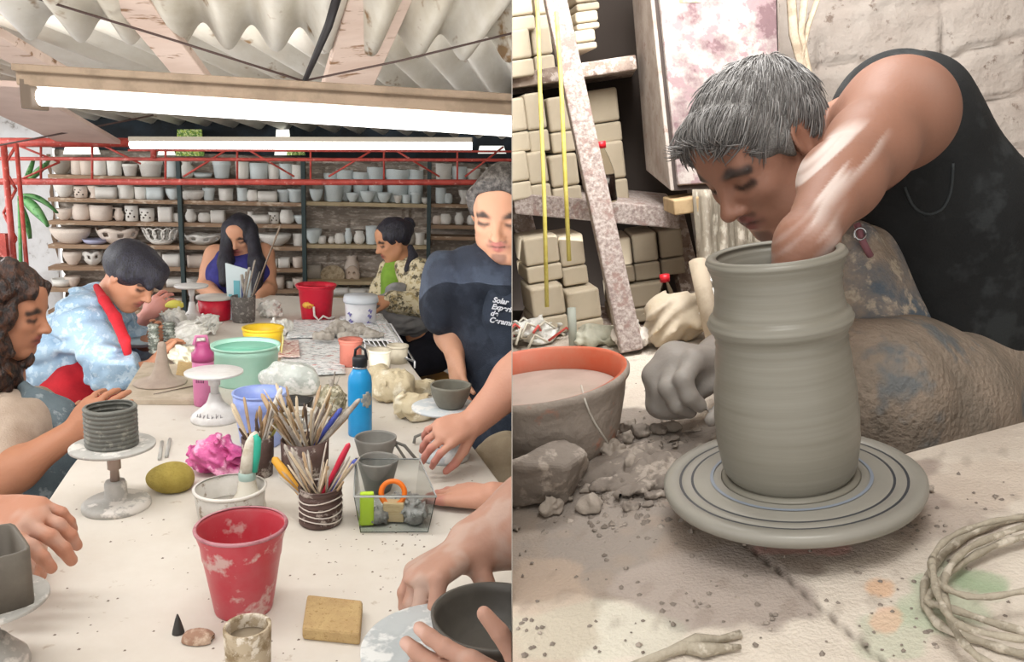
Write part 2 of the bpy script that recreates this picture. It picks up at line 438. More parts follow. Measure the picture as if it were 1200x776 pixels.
# fluorescent lights
m_house = mat('lamp_housing', '#8a7763', .6, '#7a6855', 12, .4)
m_tube = mat('lit_tube', '#fffdf8', .3, emit=4.0)
m_refl = mat('lamp_reflector', '#f3efe2', .4, emit=.9)
def tube_light(xl, xr, ytl, ytr, h, depth, lab, near=True):
    a, b = at(xl, ytl, depth), at(xr, ytr, depth*.98); k = depth/F
    t = thing('fluorescent_light', lab, 'light', (a+b)/2); loc = Vector((a+b)/2); dn = Vector((0, 0, -1))
    A_, B_ = a-loc, b-loc; yb = Vector((0, 1, 0))
    hh = h*k
    mb = MB(); q = lambda p, y, z: p + yb*y + dn*z
    if near:
        mb.hexa([q(A_, 0, 0), q(A_, .10, 0), q(A_, .10, hh*.5), q(A_, 0, hh*.5)], [q(B_, 0, 0), q(B_, .10, 0), q(B_, .10, hh*.5), q(B_, 0, hh*.5)])
        mb.hexa([q(A_, -.015, -.004), q(A_, .115, -.004), q(A_, .115, hh*.14), q(A_, -.015, hh*.14)], [q(B_, -.015, -.004), q(B_, .115, -.004), q(B_, .115, hh*.14), q(B_, -.015, hh*.14)])
        mb.build('housing', m_house, t, bevel=.003)
        u = (B_-A_).normalized(); mb = MB(); r_ = lambda p, y, z: p + yb*y + dn*z
        mb.hexa([r_(A_+u*.04, .008, hh*.5), r_(A_+u*.04, .09, hh*.5), r_(A_+u*.04, .08, hh*.62), r_(A_+u*.04, .022, hh*.62)], [r_(B_, .012, hh*.5), r_(B_, .09, hh*.5), r_(B_, .08, hh*.62), r_(B_, .022, hh*.62)])
        mb.build('reflector', m_refl, t)
        mb = MB(); mb.tube([A_+u*.035+yb*.03+dn*hh*.76, B_+yb*.03+dn*hh*.80], .0195, 16); mb.build('tube', m_tube, t)
        mb = MB(); mb.box((-.012, -.0, -.035), (.012, .07, .03), M=Matrix.Translation(A_+u*.018+yb*.0+dn*hh*.68)); mb.build('end_cap', mat('end_cap_grey', '#57493c', .6), t, bevel=.003)
    else:
        mb.hexa([q(A_, 0, 0), q(A_, .08, 0), q(A_, .08, hh*.35), q(A_, 0, hh*.35)], [q(B_, 0, 0), q(B_, .08, 0), q(B_, .08, hh*.35), q(B_, 0, hh*.35)])
        mb.build('housing', mat('pale_housing', '#a89f90', .6), t)
        mb = MB(); mb.tube([A_+yb*.02+dn*hh*.62, B_+yb*.02+dn*hh*.62], .0165, 12); mb.build('tube', m_tube, t)
    return t
tube_light(17, 640, 77, 115, 43, 1.75, 'long fluorescent light in a brown housing, the near and large one')
tube_light(150, 553, 160, 161, 15, 3.3, 'slim fluorescent light farther back above the pottery shelves', False)

# red lattice girder and column
m_red = mat('red_steel', '#b5493f', .5, '#96372f', 20, .4, .2, '#c9857b', 50, .2)
def G(px, py, d=0): return onw(px, py, .95+d)
t = thing('lattice_girder', 'red steel lattice girder of thin pipes spanning in front of the shelves', 'girder', G(0, 213))
o = t.location.copy()
for (x0, y0, x1, y1, r) in ((-20, 186, 700, 188, .008), (-20, 213, 700, 214, .014), (-20, 167, 155, 167, .02), (150, 176, 700, 178, .005)):
    mb = MB(); mb.tube([G(x0, y0)-o, G(x1, y1)-o], r, 8); mb.build('chord', m_red, t)
for x in (48, 108, 180, 194, 278, 364, 450, 536):
    mb = MB(); big = x in (180, 508); mb.tube([G(x, 168)-o, G(x, 186 if big else 213)-o], .013 if big else .005, 6); mb.build('post', m_red, t)
for x0, y0, x1, y1 in ((20, 170, 70, 190), (70, 190, 20, 212), (120, 170, 165, 192), (278, 168, 215, 207), (278, 168, 345, 207), (450, 168, 385, 207), (450, 168, 515, 207), (590, 172, 545, 207)):
    mb = MB(); mb.tube([G(x0, y0)-o, G(x1, y1)-o], .005, 6); mb.build('diagonal', m_red, t)
t = thing('lattice_column', 'red steel lattice column at the far left beside the plant', 'column', on(6, 420, 0.0) if False else G(6, 300, .1)); o = t.location.copy()
zb = -o.z
for x, r in ((4, .013), (19, .009)):
    p = G(x, 168, .1)-o; mb = MB(); mb.tube([p, Vector((p.x, p.y, zb))], r, 8); mb.build('upright', m_red, t)
for i, (y0, y1) in enumerate(((170, 196), (196, 222), (222, 250), (250, 280), (280, 310))):
    a, b = (4, 19) if i % 2 else (19, 4)
    mb = MB(); mb.tube([G(a, y0, .1)-o, G(b, y1, .1)-o], .006, 6); mb.build('diagonal', m_red, t)
mb = MB(); a = G(-14, 292, .12)-o; mb.box((-.01, -.02, -.05), (.09, .0, .07), M=Matrix.Translation(a)); mb.build('plate', m_red, t)

# plant
m_leaf = mat('banana_leaf', '#4c8c4e', .5, '#7fb173', 14, .4, .3, '#2f6a3c', 40, .3)
t = thing('leafy_plant', 'green plant with long broad leaves behind the red column', 'plant', G(27, 420, -.35)); o = t.location.copy()
mb = MB(); mb.tube([Vector((0, 0, -o.z)), G(27, 420, -.35)-o, G(25, 330, -.35)-o, G(22, 230, -.35)-o], [.014, .012, .01, .006], 8); mb.build('stem', m_leaf, t)
def leaf(a, b, wdt, droop):
    rows = []; n = 12; d = (b-a); s = d.cross(Vector((0, -1, 0))).normalized()
    for i in range(n+1):
        u = i/n; p = a + d*u + Vector((0, 0, droop*math.sin(u*PI))); hw = wdt*(math.sin(PI*min(1, u*.93+.05))**.7)*(1-.3*u)
        rows.append([p - s*hw + Vector((0, .02, 0)), p - s*hw*.5 + Vector((0, .006, 0)), p + Vector((0, -.004, 0)), p + s*hw*.5 + Vector((0, .006, 0)), p + s*hw + Vector((0, .02, 0))])
    mb = MB(); mb.sheet(rows); mb.build('leaf', m_leaf, t, solid=.002)
g = lambda x, y, d=0: G(x, y, -.35+d)-o
leaf(g(22, 232), g(55, 266, .1), .032, .015); leaf(g(24, 228), g(66, 250), .016, .02); leaf(g(30, 212), g(56, 188), .018, .0); leaf(g(22, 240), g(34, 280), .02, 0); leaf(g(26, 215), g(38, 186), .014, 0)

# ------------------------------------------------------------------ left workshop: the long work table
m_tab = mat('painted_table_top', '#dbd6ce', .55, '#cbc3b8', 3.5, .5, .4, '#b5a898', 30, .10, bump=.06, bscale=40)
ctx('L')
poly = [on(240, 343, TL), on(428, 350, TL), on(479, 424, TL), on(567, 540, TL), on(760, 800, TL), on(760, 1050, TL), on(-330, 1000, TL), on(-88, 800, TL), on(32, 622, TL), on(82, 548, TL)]
mb = MB(); n = len(poly); top = [Vector(p) for p in poly]; bot = [p - Vector((0, 0, .035)) for p in top]
t = thing('work_table', 'long pale work table crowded with pottery tools and buckets', 'table', (top[0]+top[4])/2*1.0); t.location.z = 0; o = t.location.copy()
mb.v = [p-o for p in top+bot]; mb.f = [tuple(range(n-1, -1, -1)), tuple(range(n, 2*n))] + [(i, (i+1) % n, n+(i+1) % n, n+i) for i in range(n)]
mb.mi = [0]*len(mb.f); mb.sm = [False]*len(mb.f)
mb.build('table_top', m_tab, t, bevel=.004)
for p in (poly[0]*.93+poly[4]*.07, poly[1]*.95+poly[7]*.05, poly[3]*.9+poly[9]*.1, poly[9]*.9+poly[3]*.1):
    mb = MB(); mb.box((-.03, -.03, 0), (.03, .03, TL-.035), M=Matrix.Translation(Vector((p.x, p.y, 0))-o)); mb.build('leg', mat('table_leg_wood', '#8a6f52', .7), t, bevel=.003)

# ------------------------------------------------------------------ right workshop: shell
ctx('R')
m_brickw = mat('whitewashed_brick', '#c9bfb6', .95, '#b5a79d', 4, .45, .3, '#8d7d72', 30, .2, bump=.6, bscale=60)
WR = at(1050, 150, 2.1); YR = D(8); RD = Vector((math.cos(YR), -math.sin(YR), 0)); RN = Vector((-math.sin(YR), -math.cos(YR), 0))
def onr(px, py, off=0):
    e, r = EYE['R'], ray(px, py); p = WR + RN*off
    return e + r*((p - e).dot(RN)/r.dot(RN))
r3 = random.Random(11)
def brick(u, z):
    rh, bw = .135, .30; uu = u + .012*math.sin(z*9) ; zz = z + .012*math.sin(u*6+1) + .006*math.sin(u*17)
    row = math.floor(zz/rh); fz = zz/rh-row; us = uu/bw + (.5 if row % 2 else 0) + .13*math.sin(row*2.3); col = math.floor(us); fu = us-col
    e = min(fz, 1-fz)*rh; k = min(fu, 1-fu)*bw
    n1 = mnoise.noise(Vector((u*4, 2, z*4))); gz = max(0, 1-e/.010)*max(0, min(1, .8+n1*1.6)); gk = max(0, 1-k/.009)*max(0, min(1, .6+n1*1.5))
    return -.045*max(gz, gk) + .010*mnoise.noise(Vector((u*7, col*.7, z*7))) + .006*mnoise.noise(Vector((u*24, row, z*24)))
bR = Vector((WR.x, WR.y, 0))
rows = wallgrid(-1.9, 1.5, .0, 2.3, .012, brick, bR, RD, RN)
mb = MB(); mb.sheet(rows); struct(mb.build('wall_right', m_brickw))
mb = MB(); mb.box((-1.6, -.6, -.05), (2.6, 4.0, 0)); struct(mb.build('floor_right', m_floorL))

# unseen roof and side wall, added to cut ambient light on the right
mb = MB(); mb.box((-.2, -2.2, 2.45), (2.3, 3.2, 2.5)); struct(mb.build('ceiling_blocker', mat('blocker_whitewash', '#b9aea3', .95)))
mb = MB(); mb.box((2.2, -2.2, 0), (2.3, 3.0, 2.45)); struct(mb.build('wall_blocker', mat('blocker_plaster', '#b3a79c', .95)))
area('ceiling_fill', 'L', (-.55, 2.0, 1.15), (-.6, 2.6, 2.0), 1.6, 10, (1, .99, .97), .8)  # unseen upward fill lamp, added to brighten the left ceiling
# ------------------------------------------------------------------ left workshop: shelving and the bisque pottery on it
ctx('L')
m_board = mat('shelf_board', '#a98d74', .8, '#8c7059', 9, .5, .3, '#c9b7a3', 30, .3, stretch=(.3, 1, 1))
m_board2 = mat('pale_shelf_board', '#c2b08f', .8, '#a99778', 9, .5, .3)
m_up = mat('dark_green_upright', '#2b3b3c', .6)
ORD = ['first', 'second', 'third', 'fourth', 'fifth', 'sixth', 'seventh', 'eighth', 'ninth', 'tenth', 'eleventh', 'twelfth', 'thirteenth', 'fourteenth', 'fifteenth', 'sixteenth']
DEP = .20
def W3(px, py, off): return onw(px, py, off)
BAYS = [('wide left', 60, 214, [(205, 208), (231, 236), (258, 262), (285, 290), (311, 315), (336, 340), (362, 365)], m_board),
        ('centre', 214, 357, [(210, 211), (236, 237), (262, 263), (289, 289), (315, 315), (340, 340), (363, 363)], m_board),
        ('right', 357, 502, [(237, 239), (287, 288), (330, 330), (348, 348)], m_board2),
        ('far right', 502, 640, [(213, 213), (240, 241), (264, 266), (277, 279), (313, 316), (345, 347), (372, 375)], m_board)]
boards = {}
for bi, (bn, x0, x1, ys, mt) in enumerate(BAYS):
    a = W3((x0+x1)/2, 300, DEP); o = Vector((a.x, a.y, 0))
    t = thing('shelving_unit', '%s bay of board shelving along the rear wall full of pots' % bn, 'shelf', o, group='pottery shelving bays')
    for k, (ya, yb) in enumerate(ys):
        p, q = W3(x0+(1.5 if bi else -4), ya, DEP), W3(x1-1.5, yb, DEP); q.z = p.z = (p.z+q.z)/2
        q.x, q.y = (W3(x1-1.5, yb, DEP)).xy
        mb = MB(); up = Vector((0, 0, .0)); bk = -WN*(DEP-.02); dn = Vector((0, 0, -.02))
        mb.hexa([p+dn-o, q+dn-o, q+bk+dn-o, p+bk+dn-o], [p-o, q-o, q+bk-o, p+bk-o]); mb.build('board', mt, t)
        boards[bi, k] = (p, q, x0, x1)
    zt = W3(x1, 186, DEP).z
    for x, off, wd in ((x1, DEP+.012, .022), (x0 if bi else x0+6, .05, .03)):
        if (bi == 3 and x == x1) or (bi and x == x0): continue
        p = W3(x, 300, off); mb = MB(); mb.box((-wd/2, -.01, 0), (wd/2, .01, zt), M=Matrix.Translation(Vector((p.x, p.y, 0))-o)); mb.build('upright', m_up if x > 150 and off > .1 else mat('wood_upright', '#6f5a49', .8), t)
m_b = {'w': mat('bisque_white', '#e9e7e2', .8, '#d6d0c5', 30, .35, .3), 'b': mat('bisque_bluish', '#dae3e5', .8, '#c8d1d1', 30, .35, .3),
       'p': mat('bisque_pinkish', '#e6d9ce', .8, '#d5c4b5', 30, .4, .3), 'g': mat('grey_clay_pot', '#a59d92', .85, '#8f877c', 30, .4, .3)}
cn = {'w': 'white', 'b': 'bluish white', 'p': 'pinkish white', 'g': 'grey'}
def inner(pr, th=.05):
    """closed outer profile to a hollow one"""
    out = [(0, pr[0][1])] + pr; ins = [(max(.01, r-th), z) for r, z in reversed(pr)]
    ins = [(r, max(z, pr[0][1]+th)) for r, z in ins]
    return out + ins + [(0, pr[0][1]+th)]
PROF = {'cup': [(.42, 0), (.46, .03), (.48, .5), (.5, 1)], 'planter': [(.34, 0), (.38, .03), (.46, .75), (.5, .78), (.5, .98), (.49, 1)],
        'bowl': [(.2, 0), (.24, .06), (.38, .35), (.47, .7), (.5, 1)], 'vase': [(.32, 0), (.45, .2), (.5, .45), (.42, .7), (.3, .85), (.36, 1)],
        'dish': [(.3, 0), (.4, .1), (.5, 1)], 'jar': [(.36, 0), (.47, .12), (.5, .45), (.46, .8), (.36, .92), (.38, 1)],
        'goblet': [(.36, 0), (.33, .1), (.24, .3), (.26, .45), (.42, .7), (.48, 1)]}
protos = {}
def ring_pts(r, z, a0, a1, n=14): return [Vector((r*math.cos(a0+(a1-a0)*i/n), r*math.sin(a0+(a1-a0)*i/n), z)) for i in range(n+1)]
def pot_mesh(kind, mk, var):
    key = (kind, mk, var)
    if key in protos: return protos[key]
    mb = MB(); sd = var*7+len(kind)
    if kind == 'box_planter':
        mb.lathe(inner([(.5, 0), (.5, .5), (.5, 1)], .07), 32, sq=8, seed=sd)
    elif kind == 'pierced_bowl' or kind == 'lace_bowl':
        if kind == 'lace_bowl':
            mb.lathe(inner([(.18, 0), (.24, .06), (.36, .32)], .04), 28)
            for i in range(12):
                a = 2*PI*i/12
                for dz, s_ in ((.62, .30),):
                    pts = []
                    for j in range(17):
                        u = 2*PI*j/16; z = .62+.36*math.sin(u); aa = a + .34*math.cos(u); r = .30+.2*(z-.2)**.8 if z > .2 else .3
                        pts.append(Vector((r*math.cos(aa), r*math.sin(aa), z)))
                    mb.tube(pts, .03, 6)
        else:
            n = 40; rows = []
            for z in (0, .1, .3, .5, .75, 1):
                r = {0: .16, .1: .24, .3: .36, .5: .43, .75: .48, 1: .5}[z]
                rows.append([Vector((r*math.cos(2*PI*i/n), r*math.sin(2*PI*i/n), z*(.84+.16*abs(math.sin(5*2*PI*i/n/2*1.0))))) for i in range(n+1)])
            fs = MB().sheet(rows); keep = []
            for fi, f in enumerate(fs.f):
                r_, c_ = divmod(fi, n)
                if r_ in (3,) and c_ % 5 in (1, 2): continue
                keep.append(f)
            fs.f = keep; fs.mi = [0]*len(keep); fs.sm = [True]*len(keep); fs.f.append(tuple(range(n-1, -1, -1))); fs.mi.append(0); fs.sm.append(False); mb = fs
    else:
        mb.lathe(inner(PROF[kind if kind in PROF else 'cup'], .06), 24, wob=.012*(var+1), seed=sd)
    if kind == 'jug':
        mb.tube([Vector((.47, 0, .8)), Vector((.72, 0, .82)), Vector((.78, 0, .5)), Vector((.62, 0, .25)), Vector((.46, 0, .25))], .06, 8)
    if kind == 'holed_cup':
        for k in range(7):
            a = -PI*.9+k*.3; z = .3+.4*((k*37) % 3)/2
            mb.lathe([(0, .0), (.07, 0), (.07, .02), (0, .02)], 8, mi=1, M=Matrix.Rotation(a, 4, 'Z') @ Matrix.Translation((.47, 0, z)) @ Matrix.Rotation(PI/2, 4, 'Y'))
    o = mb.build('pot', [m_b[mk], mat('hole_dark', '#4a4038', .9)], solid=.02 if kind == 'pierced_bowl' else 0)
    me = o.data
    if kind == 'pierced_bowl':
        ALL.remove(o); me2 = bpy.data.meshes.new_from_object(o.evaluated_get(bpy.context.evaluated_depsgraph_get())); bpy.data.objects.remove(o); me = me2
    else: ALL.remove(o); bpy.data.objects.remove(o)
    protos[key] = me; return me
NICE = {'cup': 'cup', 'planter': 'flared pot', 'bowl': 'bowl', 'vase': 'round vase', 'dish': 'shallow dish', 'jar': 'round jar', 'goblet': 'waisted vase', 'box_planter': 'square pot', 'pierced_bowl': 'scalloped bowl', 'lace_bowl': 'openwork lace bowl', 'jug': 'mug with handle', 'holed_cup': 'pierced lantern cup'}
NAME = {'cup': 'ceramic_cup', 'planter': 'ceramic_pot', 'bowl': 'ceramic_bowl', 'vase': 'ceramic_vase', 'dish': 'ceramic_dish', 'jar': 'ceramic_jar', 'goblet': 'ceramic_vase', 'box_planter': 'ceramic_planter', 'pierced_bowl': 'ceramic_bowl', 'lace_bowl': 'ceramic_bowl', 'jug': 'ceramic_mug', 'holed_cup': 'ceramic_lantern'}
CAT = {'ceramic_cup': 'cup', 'ceramic_pot': 'pot', 'ceramic_bowl': 'bowl', 'ceramic_vase': 'vase', 'ceramic_dish': 'dish', 'ceramic_jar': 'jar', 'ceramic_planter': 'pot', 'ceramic_mug': 'mug', 'ceramic_lantern': 'lantern'}
rp = random.Random(21)
def shelf_row(bi, k, items, off=DEP-.075, dz=0, extra=''):
    p, q, x0, x1 = boards[bi, k]; bay = ['left', 'centre', 'right', 'far right'][bi]
    for i, it in enumerate(sorted(items)):
        xc, wd, ht, kind, mk = it[:5]
        u = (W3(xc, 260, off) - WP).dot(WD); c = WP + WD*u + WN*off; c.z = p.z + .0005 + dz
        mpp = depth_of(c)/F; s = wd*mpp; hz = ht*mpp
        sy = min(s, .17) 
        o = link(NAME[kind], pot_mesh(kind, mk, rp.randrange(3)), loc=c, rot=(0, 0, rp.uniform(0, 6.28) if kind not in ('jug', 'box_planter', 'holed_cup') else (rp.choice((0, PI)) + YAW if kind == 'jug' else YAW)))
        o.scale = (s if kind in ('box_planter', 'jug', 'holed_cup') else s, sy if kind in ('box_planter', 'jug', 'holed_cup') else s, hz)
        if s > .17 and kind not in ('box_planter', 'jug'): o.rotation_euler = (0, 0, YAW); o.scale = (s, .17, hz)
        board = ORD[k]
        tag(o, ('%s %s, %s item on the %s board of the %s bay' % (cn[mk], NICE[kind], (ORD[i] + extra) if i < 16 else 'last' + extra, board, bay)), CAT[NAME[kind]], 'pottery on the %s board of the %s bay' % (board, bay))
# explicit rows: (x, width, height, kind, colour)
shelf_row(0, 0, [(76, 26, 20, 'bowl', 'g'), (95, 14, 19, 'cup', 'p'), (106, 15, 17, 'cup', 'p'), (121, 15, 19, 'cup', 'w'), (138, 16, 19, 'cup', 'w'), (156, 17, 14, 'planter', 'w'), (180, 27, 18, 'planter', 'w'), (204, 16, 19, 'cup', 'b')])
shelf_row(0, 1, [(78, 23, 17, 'bowl', 'w'), (97, 15, 13, 'holed_cup', 'p'), (112, 13, 14, 'goblet', 'p'), (128, 23, 13, 'box_planter', 'w'), (150, 18, 16, 'cup', 'w'), (167, 14, 14, 'cup', 'w'), (184, 18, 14, 'box_planter', 'b'), (204, 17, 13, 'bowl', 'b')])
shelf_row(0, 2, [(76, 20, 13, 'bowl', 'p'), (96, 20, 19, 'jar', 'p'), (119, 26, 18, 'jug', 'p'), (140, 11, 15, 'vase', 'p'), (155, 15, 18, 'holed_cup', 'w'), (173, 16, 15, 'holed_cup', 'w'), (195, 16, 17, 'box_planter', 'w'), (208, 9, 10, 'cup', 'w')])
shelf_row(0, 3, [(82, 45, 18, 'bowl', 'p'), (137, 46, 19, 'pierced_bowl', 'p'), (188, 44, 20, 'lace_bowl', 'w')])
shelf_row(0, 4, [(82, 21, 16, 'bowl', 'p'), (106, 22, 17, 'pierced_bowl', 'w'), (126, 13, 12, 'cup', 'w'), (150, 18, 12, 'bowl', 'w'), (180, 12, 16, 'cup', 'w'), (200, 20, 14, 'box_planter', 'w')])
shelf_row(0, 5, [(68, 24, 9, 'dish', 'w'), (80, 18, 12, 'bowl', 'p'), (160, 20, 14, 'cup', 'p'), (202, 18, 10, 'box_planter', 'w')])
shelf_row(0, 6, [(160, 24, 14, 'bowl', 'p'), (185, 22, 16, 'bowl', 'p'), (204, 16, 12, 'cup', 'p')])
shelf_row(1, 0, [(222, 16, 18, 'vase', 'w'), (240, 22, 6, 'dish', 'b'), (262, 20, 20, 'planter', 'b'), (286, 16, 20, 'cup', 'w'), (305, 21, 19, 'cup', 'b'), (322, 13, 18, 'cup', 'w'), (336, 15, 19, 'cup', 'b'), (350, 16, 18, 'cup', 'w')])
shelf_row(1, 1, [(208+12, 14, 10, 'bowl', 'w'), (230, 24, 11, 'bowl', 'w'), (246, 14, 14, 'planter', 'b'), (266, 17, 14, 'cup', 'w'), (285, 12, 15, 'cup', 'b'), (297, 14, 13, 'jar', 'w'), (315, 22, 12, 'box_planter', 'w'), (333, 14, 14, 'planter', 'b'), (347, 18, 15, 'planter', 'b')])
shelf_row(1, 2, [(224, 13, 15, 'vase', 'w'), (240, 15, 11, 'jar', 'w'), (256, 16, 14, 'box_planter', 'w'), (294, 10, 13, 'vase', 'w'), (306, 20, 10, 'box_planter', 'w'), (321, 12, 13, 'holed_cup', 'w'), (336, 17, 16, 'jar', 'w'), (352, 15, 10, 'bowl', 'b')])
shelf_row(1, 3, [(237, 40, 13, 'pierced_bowl', 'w'), (270, 14, 12, 'jug', 'w'), (322, 38, 14, 'bowl', 'w'), (349, 12, 14, 'cup', 'w')])
shelf_row(1, 4, [(229, 20, 14, 'box_planter', 'p'), (318, 12, 9, 'box_planter', 'w'), (332, 13, 11, 'box_planter', 'w'), (348, 12, 12, 'cup', 'p')])
shelf_row(1, 5, [(222, 16, 12, 'cup', 'w'), (320, 22, 14, 'box_planter', 'p'), (338, 9, 8, 'cup', 'w'), (348, 14, 12, 'bowl', 'p')])
shelf_row(1, 6, [(240, 16, 12, 'box_planter', 'p'), (330, 16, 12, 'bowl', 'p')])
shelf_row(2, 0, [(371, 16, 14, 'bowl', 'b'), (392, 22, 22, 'planter', 'b'), (413, 14, 11, 'bowl', 'b'), (431, 18, 13, 'bowl', 'b'), (450, 17, 12, 'bowl', 'b'), (466, 10, 9, 'bowl', 'w'), (476, 10, 10, 'cup', 'b'), (487, 14, 13, 'planter', 'b'), (498, 10, 7, 'bowl', 'w')])
shelf_row(2, 0, [(374, 17, 26, 'planter', 'g'), (388, 16, 32, 'cup', 'b'), (404, 20, 36, 'bowl', 'b'), (423, 20, 34, 'planter', 'b'), (440, 20, 40, 'planter', 'b'), (466, 28, 38, 'planter', 'b'), (486, 20, 38, 'cup', 'b')], off=.06, extra=' rear')
shelf_row(2, 1, [(367, 20, 17, 'bowl', 'b'), (377, 10, 9, 'cup', 'w'), (388, 8, 8, 'vase', 'w'), (398, 12, 12, 'jar', 'w'), (408, 9, 18, 'vase', 'b'), (421, 14, 15, 'vase', 'w'), (436, 15, 21, 'cup', 'b'), (482, 12, 16, 'vase', 'g'), (492, 12, 14, 'cup', 'w'), (499, 8, 6, 'bowl', 'w')])
shelf_row(2, 2, [(367, 18, 16, 'box_planter', 'g'), (412, 18, 26, 'vase', 'p')], off=.05)
shelf_row(2, 3, [(372, 22, 8, 'bowl', 'w'), (395, 26, 10, 'box_planter', 'w'), (418, 22, 9, 'box_planter', 'w'), (434, 18, 8, 'bowl', 'w')])
shelf_row(3, 0, [(519, 19, 19, 'jug', 'w'), (537, 18, 16, 'cup', 'b'), (553, 17, 14, 'planter', 'w'), (572, 14, 16, 'vase', 'w'), (590, 14, 14, 'cup', 'b')])
shelf_row(3, 1, [(516, 12, 18, 'cup', 'b'), (524, 12, 12, 'jar', 'b'), (543, 14, 16, 'goblet', 'w'), (556, 12, 10, 'jar', 'w'), (570, 12, 12, 'cup', 'b'), (585, 12, 12, 'jar', 'w')])
shelf_row(3, 2, [(512, 10, 10, 'jar', 'p'), (522, 14, 12, 'jar', 'w'), (538, 12, 14, 'vase', 'w'), (553, 12, 11, 'jar', 'w'), (572, 10, 10, 'jar', 'w')])
shelf_row(3, 4, [(510, 16, 12, 'bowl', 'g'), (520, 12, 18, 'vase', 'w'), (530, 10, 8, 'cup', 'g')])
shelf_row(3, 5, [(512, 14, 12, 'bowl', 'g'), (528, 12, 10, 'box_planter', 'g')])
# purple dish, leaning platters and a mask
mb = MB(); mb.lathe(inner([(.3, 0), (.42, .3), (.5, 1)], .04), 28)
o = mb.build('ceramic_dish', mat('lilac_glaze', '#b3b4cf', .5), loc=(0, 0, 0)); p = boards[0, 3][0]; c = onw(112, 287, DEP-.05); c.z = p.z+.001; o.location = c; o.scale = (.13, .13, .028)
tag(o, 'lilac shallow dish between the scalloped bowls on the fourth board', 'dish')
for (x, y, rx, rz_, lab, nm) in ((390, 323, 14, 12, 'oval speckled platter leaning against the stone wall under the right bay', 'platter'),):
    mb = MB(); c = onw(x, y, .09); k = depth_of(c)/F
    mb.lathe([(0, 0), (rx*k*.8, .0), (rx*k, .012), (rx*k, .018), (rx*k*.8, .008), (0, .008)], 32, sy=rz_/rx)
    tag(mb.build(nm, mat('speckled_clay', '#b5a48a', .8, '#8f7d62', 60, .4), loc=c, rot=(D(80), 0, YAW)), lab, 'platter')
c = onw(413, 323, .09); k = depth_of(c)/F
s_ = SDF(.006); s_.ell((0, 0, 0), (9*k, .02, 12*k)); s_.cap((-9*k, 0, -12*k), (9*k, 0, -12*k), .01)
for x, z in ((-3*k, 3*k), (3*k, 3*k), (0, -4*k)): s_.ell((x, -.02, z), (1.8*k, .02, 1.6*k), op='-', k=.003)
o = s_.mesh('clay_mask', mat('mask_clay', '#c0ad9c', .85), h=.004); o.location = c; tag(o, 'pinkish clay mask with round eye holes on the lower right shelf', 'mask')
# ------------------------------------------------------------------ left workshop: everything on the long table
ctx('L')
def proj(p):
    v = FR[CTX].transposed() @ (Vector(p) - EYE[CTX]); return (600 + F*v.x/-v.z, 388 - F*v.y/-v.z)
def kz(p): return .02/max(1e-6, (proj(p)[1] - proj(Vector(p)+Vector((0, 0, .02)))[1]))
def place(px, py, z=None):
    p = on(px, py, (TL if CTX == 'L' else TR) if z is None else z); return p, depth_of(p)/F, kz(p)
def prof(pr, k, h): return [(a*k, b*h) for a, b in pr]
def shell(pr, th):
    """outer profile bottom->top, hollow inside with wall th"""
    z0 = pr[0][1]; ins = [(max(.001, r-th), max(z, z0+th)) for r, z in reversed(pr)]
    return [(0, z0)] + pr + ins + [(0, z0+th)]
RNG = random.Random(5)
def blob(name, m, c, r, seed=0, amp=.18, h=None, freq=3.0, parts=6, squash=.6, parent=None, k=.02, label=None, cat=None, sharp=0):
    """a crumpled lump resting on z=c.z"""
    rr = random.Random(seed); s = SDF(k); c = Vector(c); rx, ry, rz = r
    s.ell((0, 0, rz*.5), (rx*.75, ry*.75, rz*.5))
    for i in range(parts):
        a = rr.uniform(0, 6.28); q = rr.uniform(.3, .62)
        s.ell((rx*q*math.cos(a), ry*q*math.sin(a), rz*rr.uniform(.3, .6)), (rx*rr.uniform(.3, .45), ry*rr.uniform(.3, .45), rz*rr.uniform(.3, .42)))
    w1 = wave(seed, freq/max(rx, ry), amp*rz*.5); w2 = wave(seed+9, 2.6*freq/max(rx, ry), amp*rz*.28)
    def dsp(P): 
        a = w1(P)*.6 + w2(P) 
        if sharp: a = a + sharp*np.abs(w2(P + .013))*1.5
        return a
    o = s.mesh(name, m, h=h or max(rx, ry)/16, disp=dsp, parent=parent, cut=[((0, 0, 0.001), (0, 0, -1))], lap=1)
    o.location = c
    if label: tag(o, label, cat)
    return o

m_redp = mat('red_plastic_dusty', '#bb3040', .35, '#b9585f', 14, .5, .4, '#c9a5a1', 22, .30)
m_redin = mat('red_plastic', '#c51f33', .3, '#a8283a', 10, .4)
# 1 small red bucket
p, k, h = place(286, 712)
t = thing('plastic_bucket', 'small dusty red bucket in the foreground holding red slip', 'bucket', p)
mb = MB(); mb.lathe(shell(prof([(32, 0), (33, 3), (43, 60), (44, 62), (46, 78), (50, 90), (51, 94)], k, h), 2*k), 48); mb.build('bucket_body', m_redp, t)
mb = MB(); mb.lathe([(48.5*k, 92*h), (51.5*k, 92.3*h), (52.2*k, 94.5*h), (51*k, 96*h), (48.5*k, 95.5*h)], 48); mb.build('rim', mat('dusty_pink_rim', '#b98088', .5, '#8d4b55', 20, .4), t)
mb = MB(); mb.lathe([(0, 50*h), (38*k, 50*h), (38*k, 49*h), (0, 49*h)], 32); mb.build('slip', mat('red_slip', '#c81a20', .25), t)
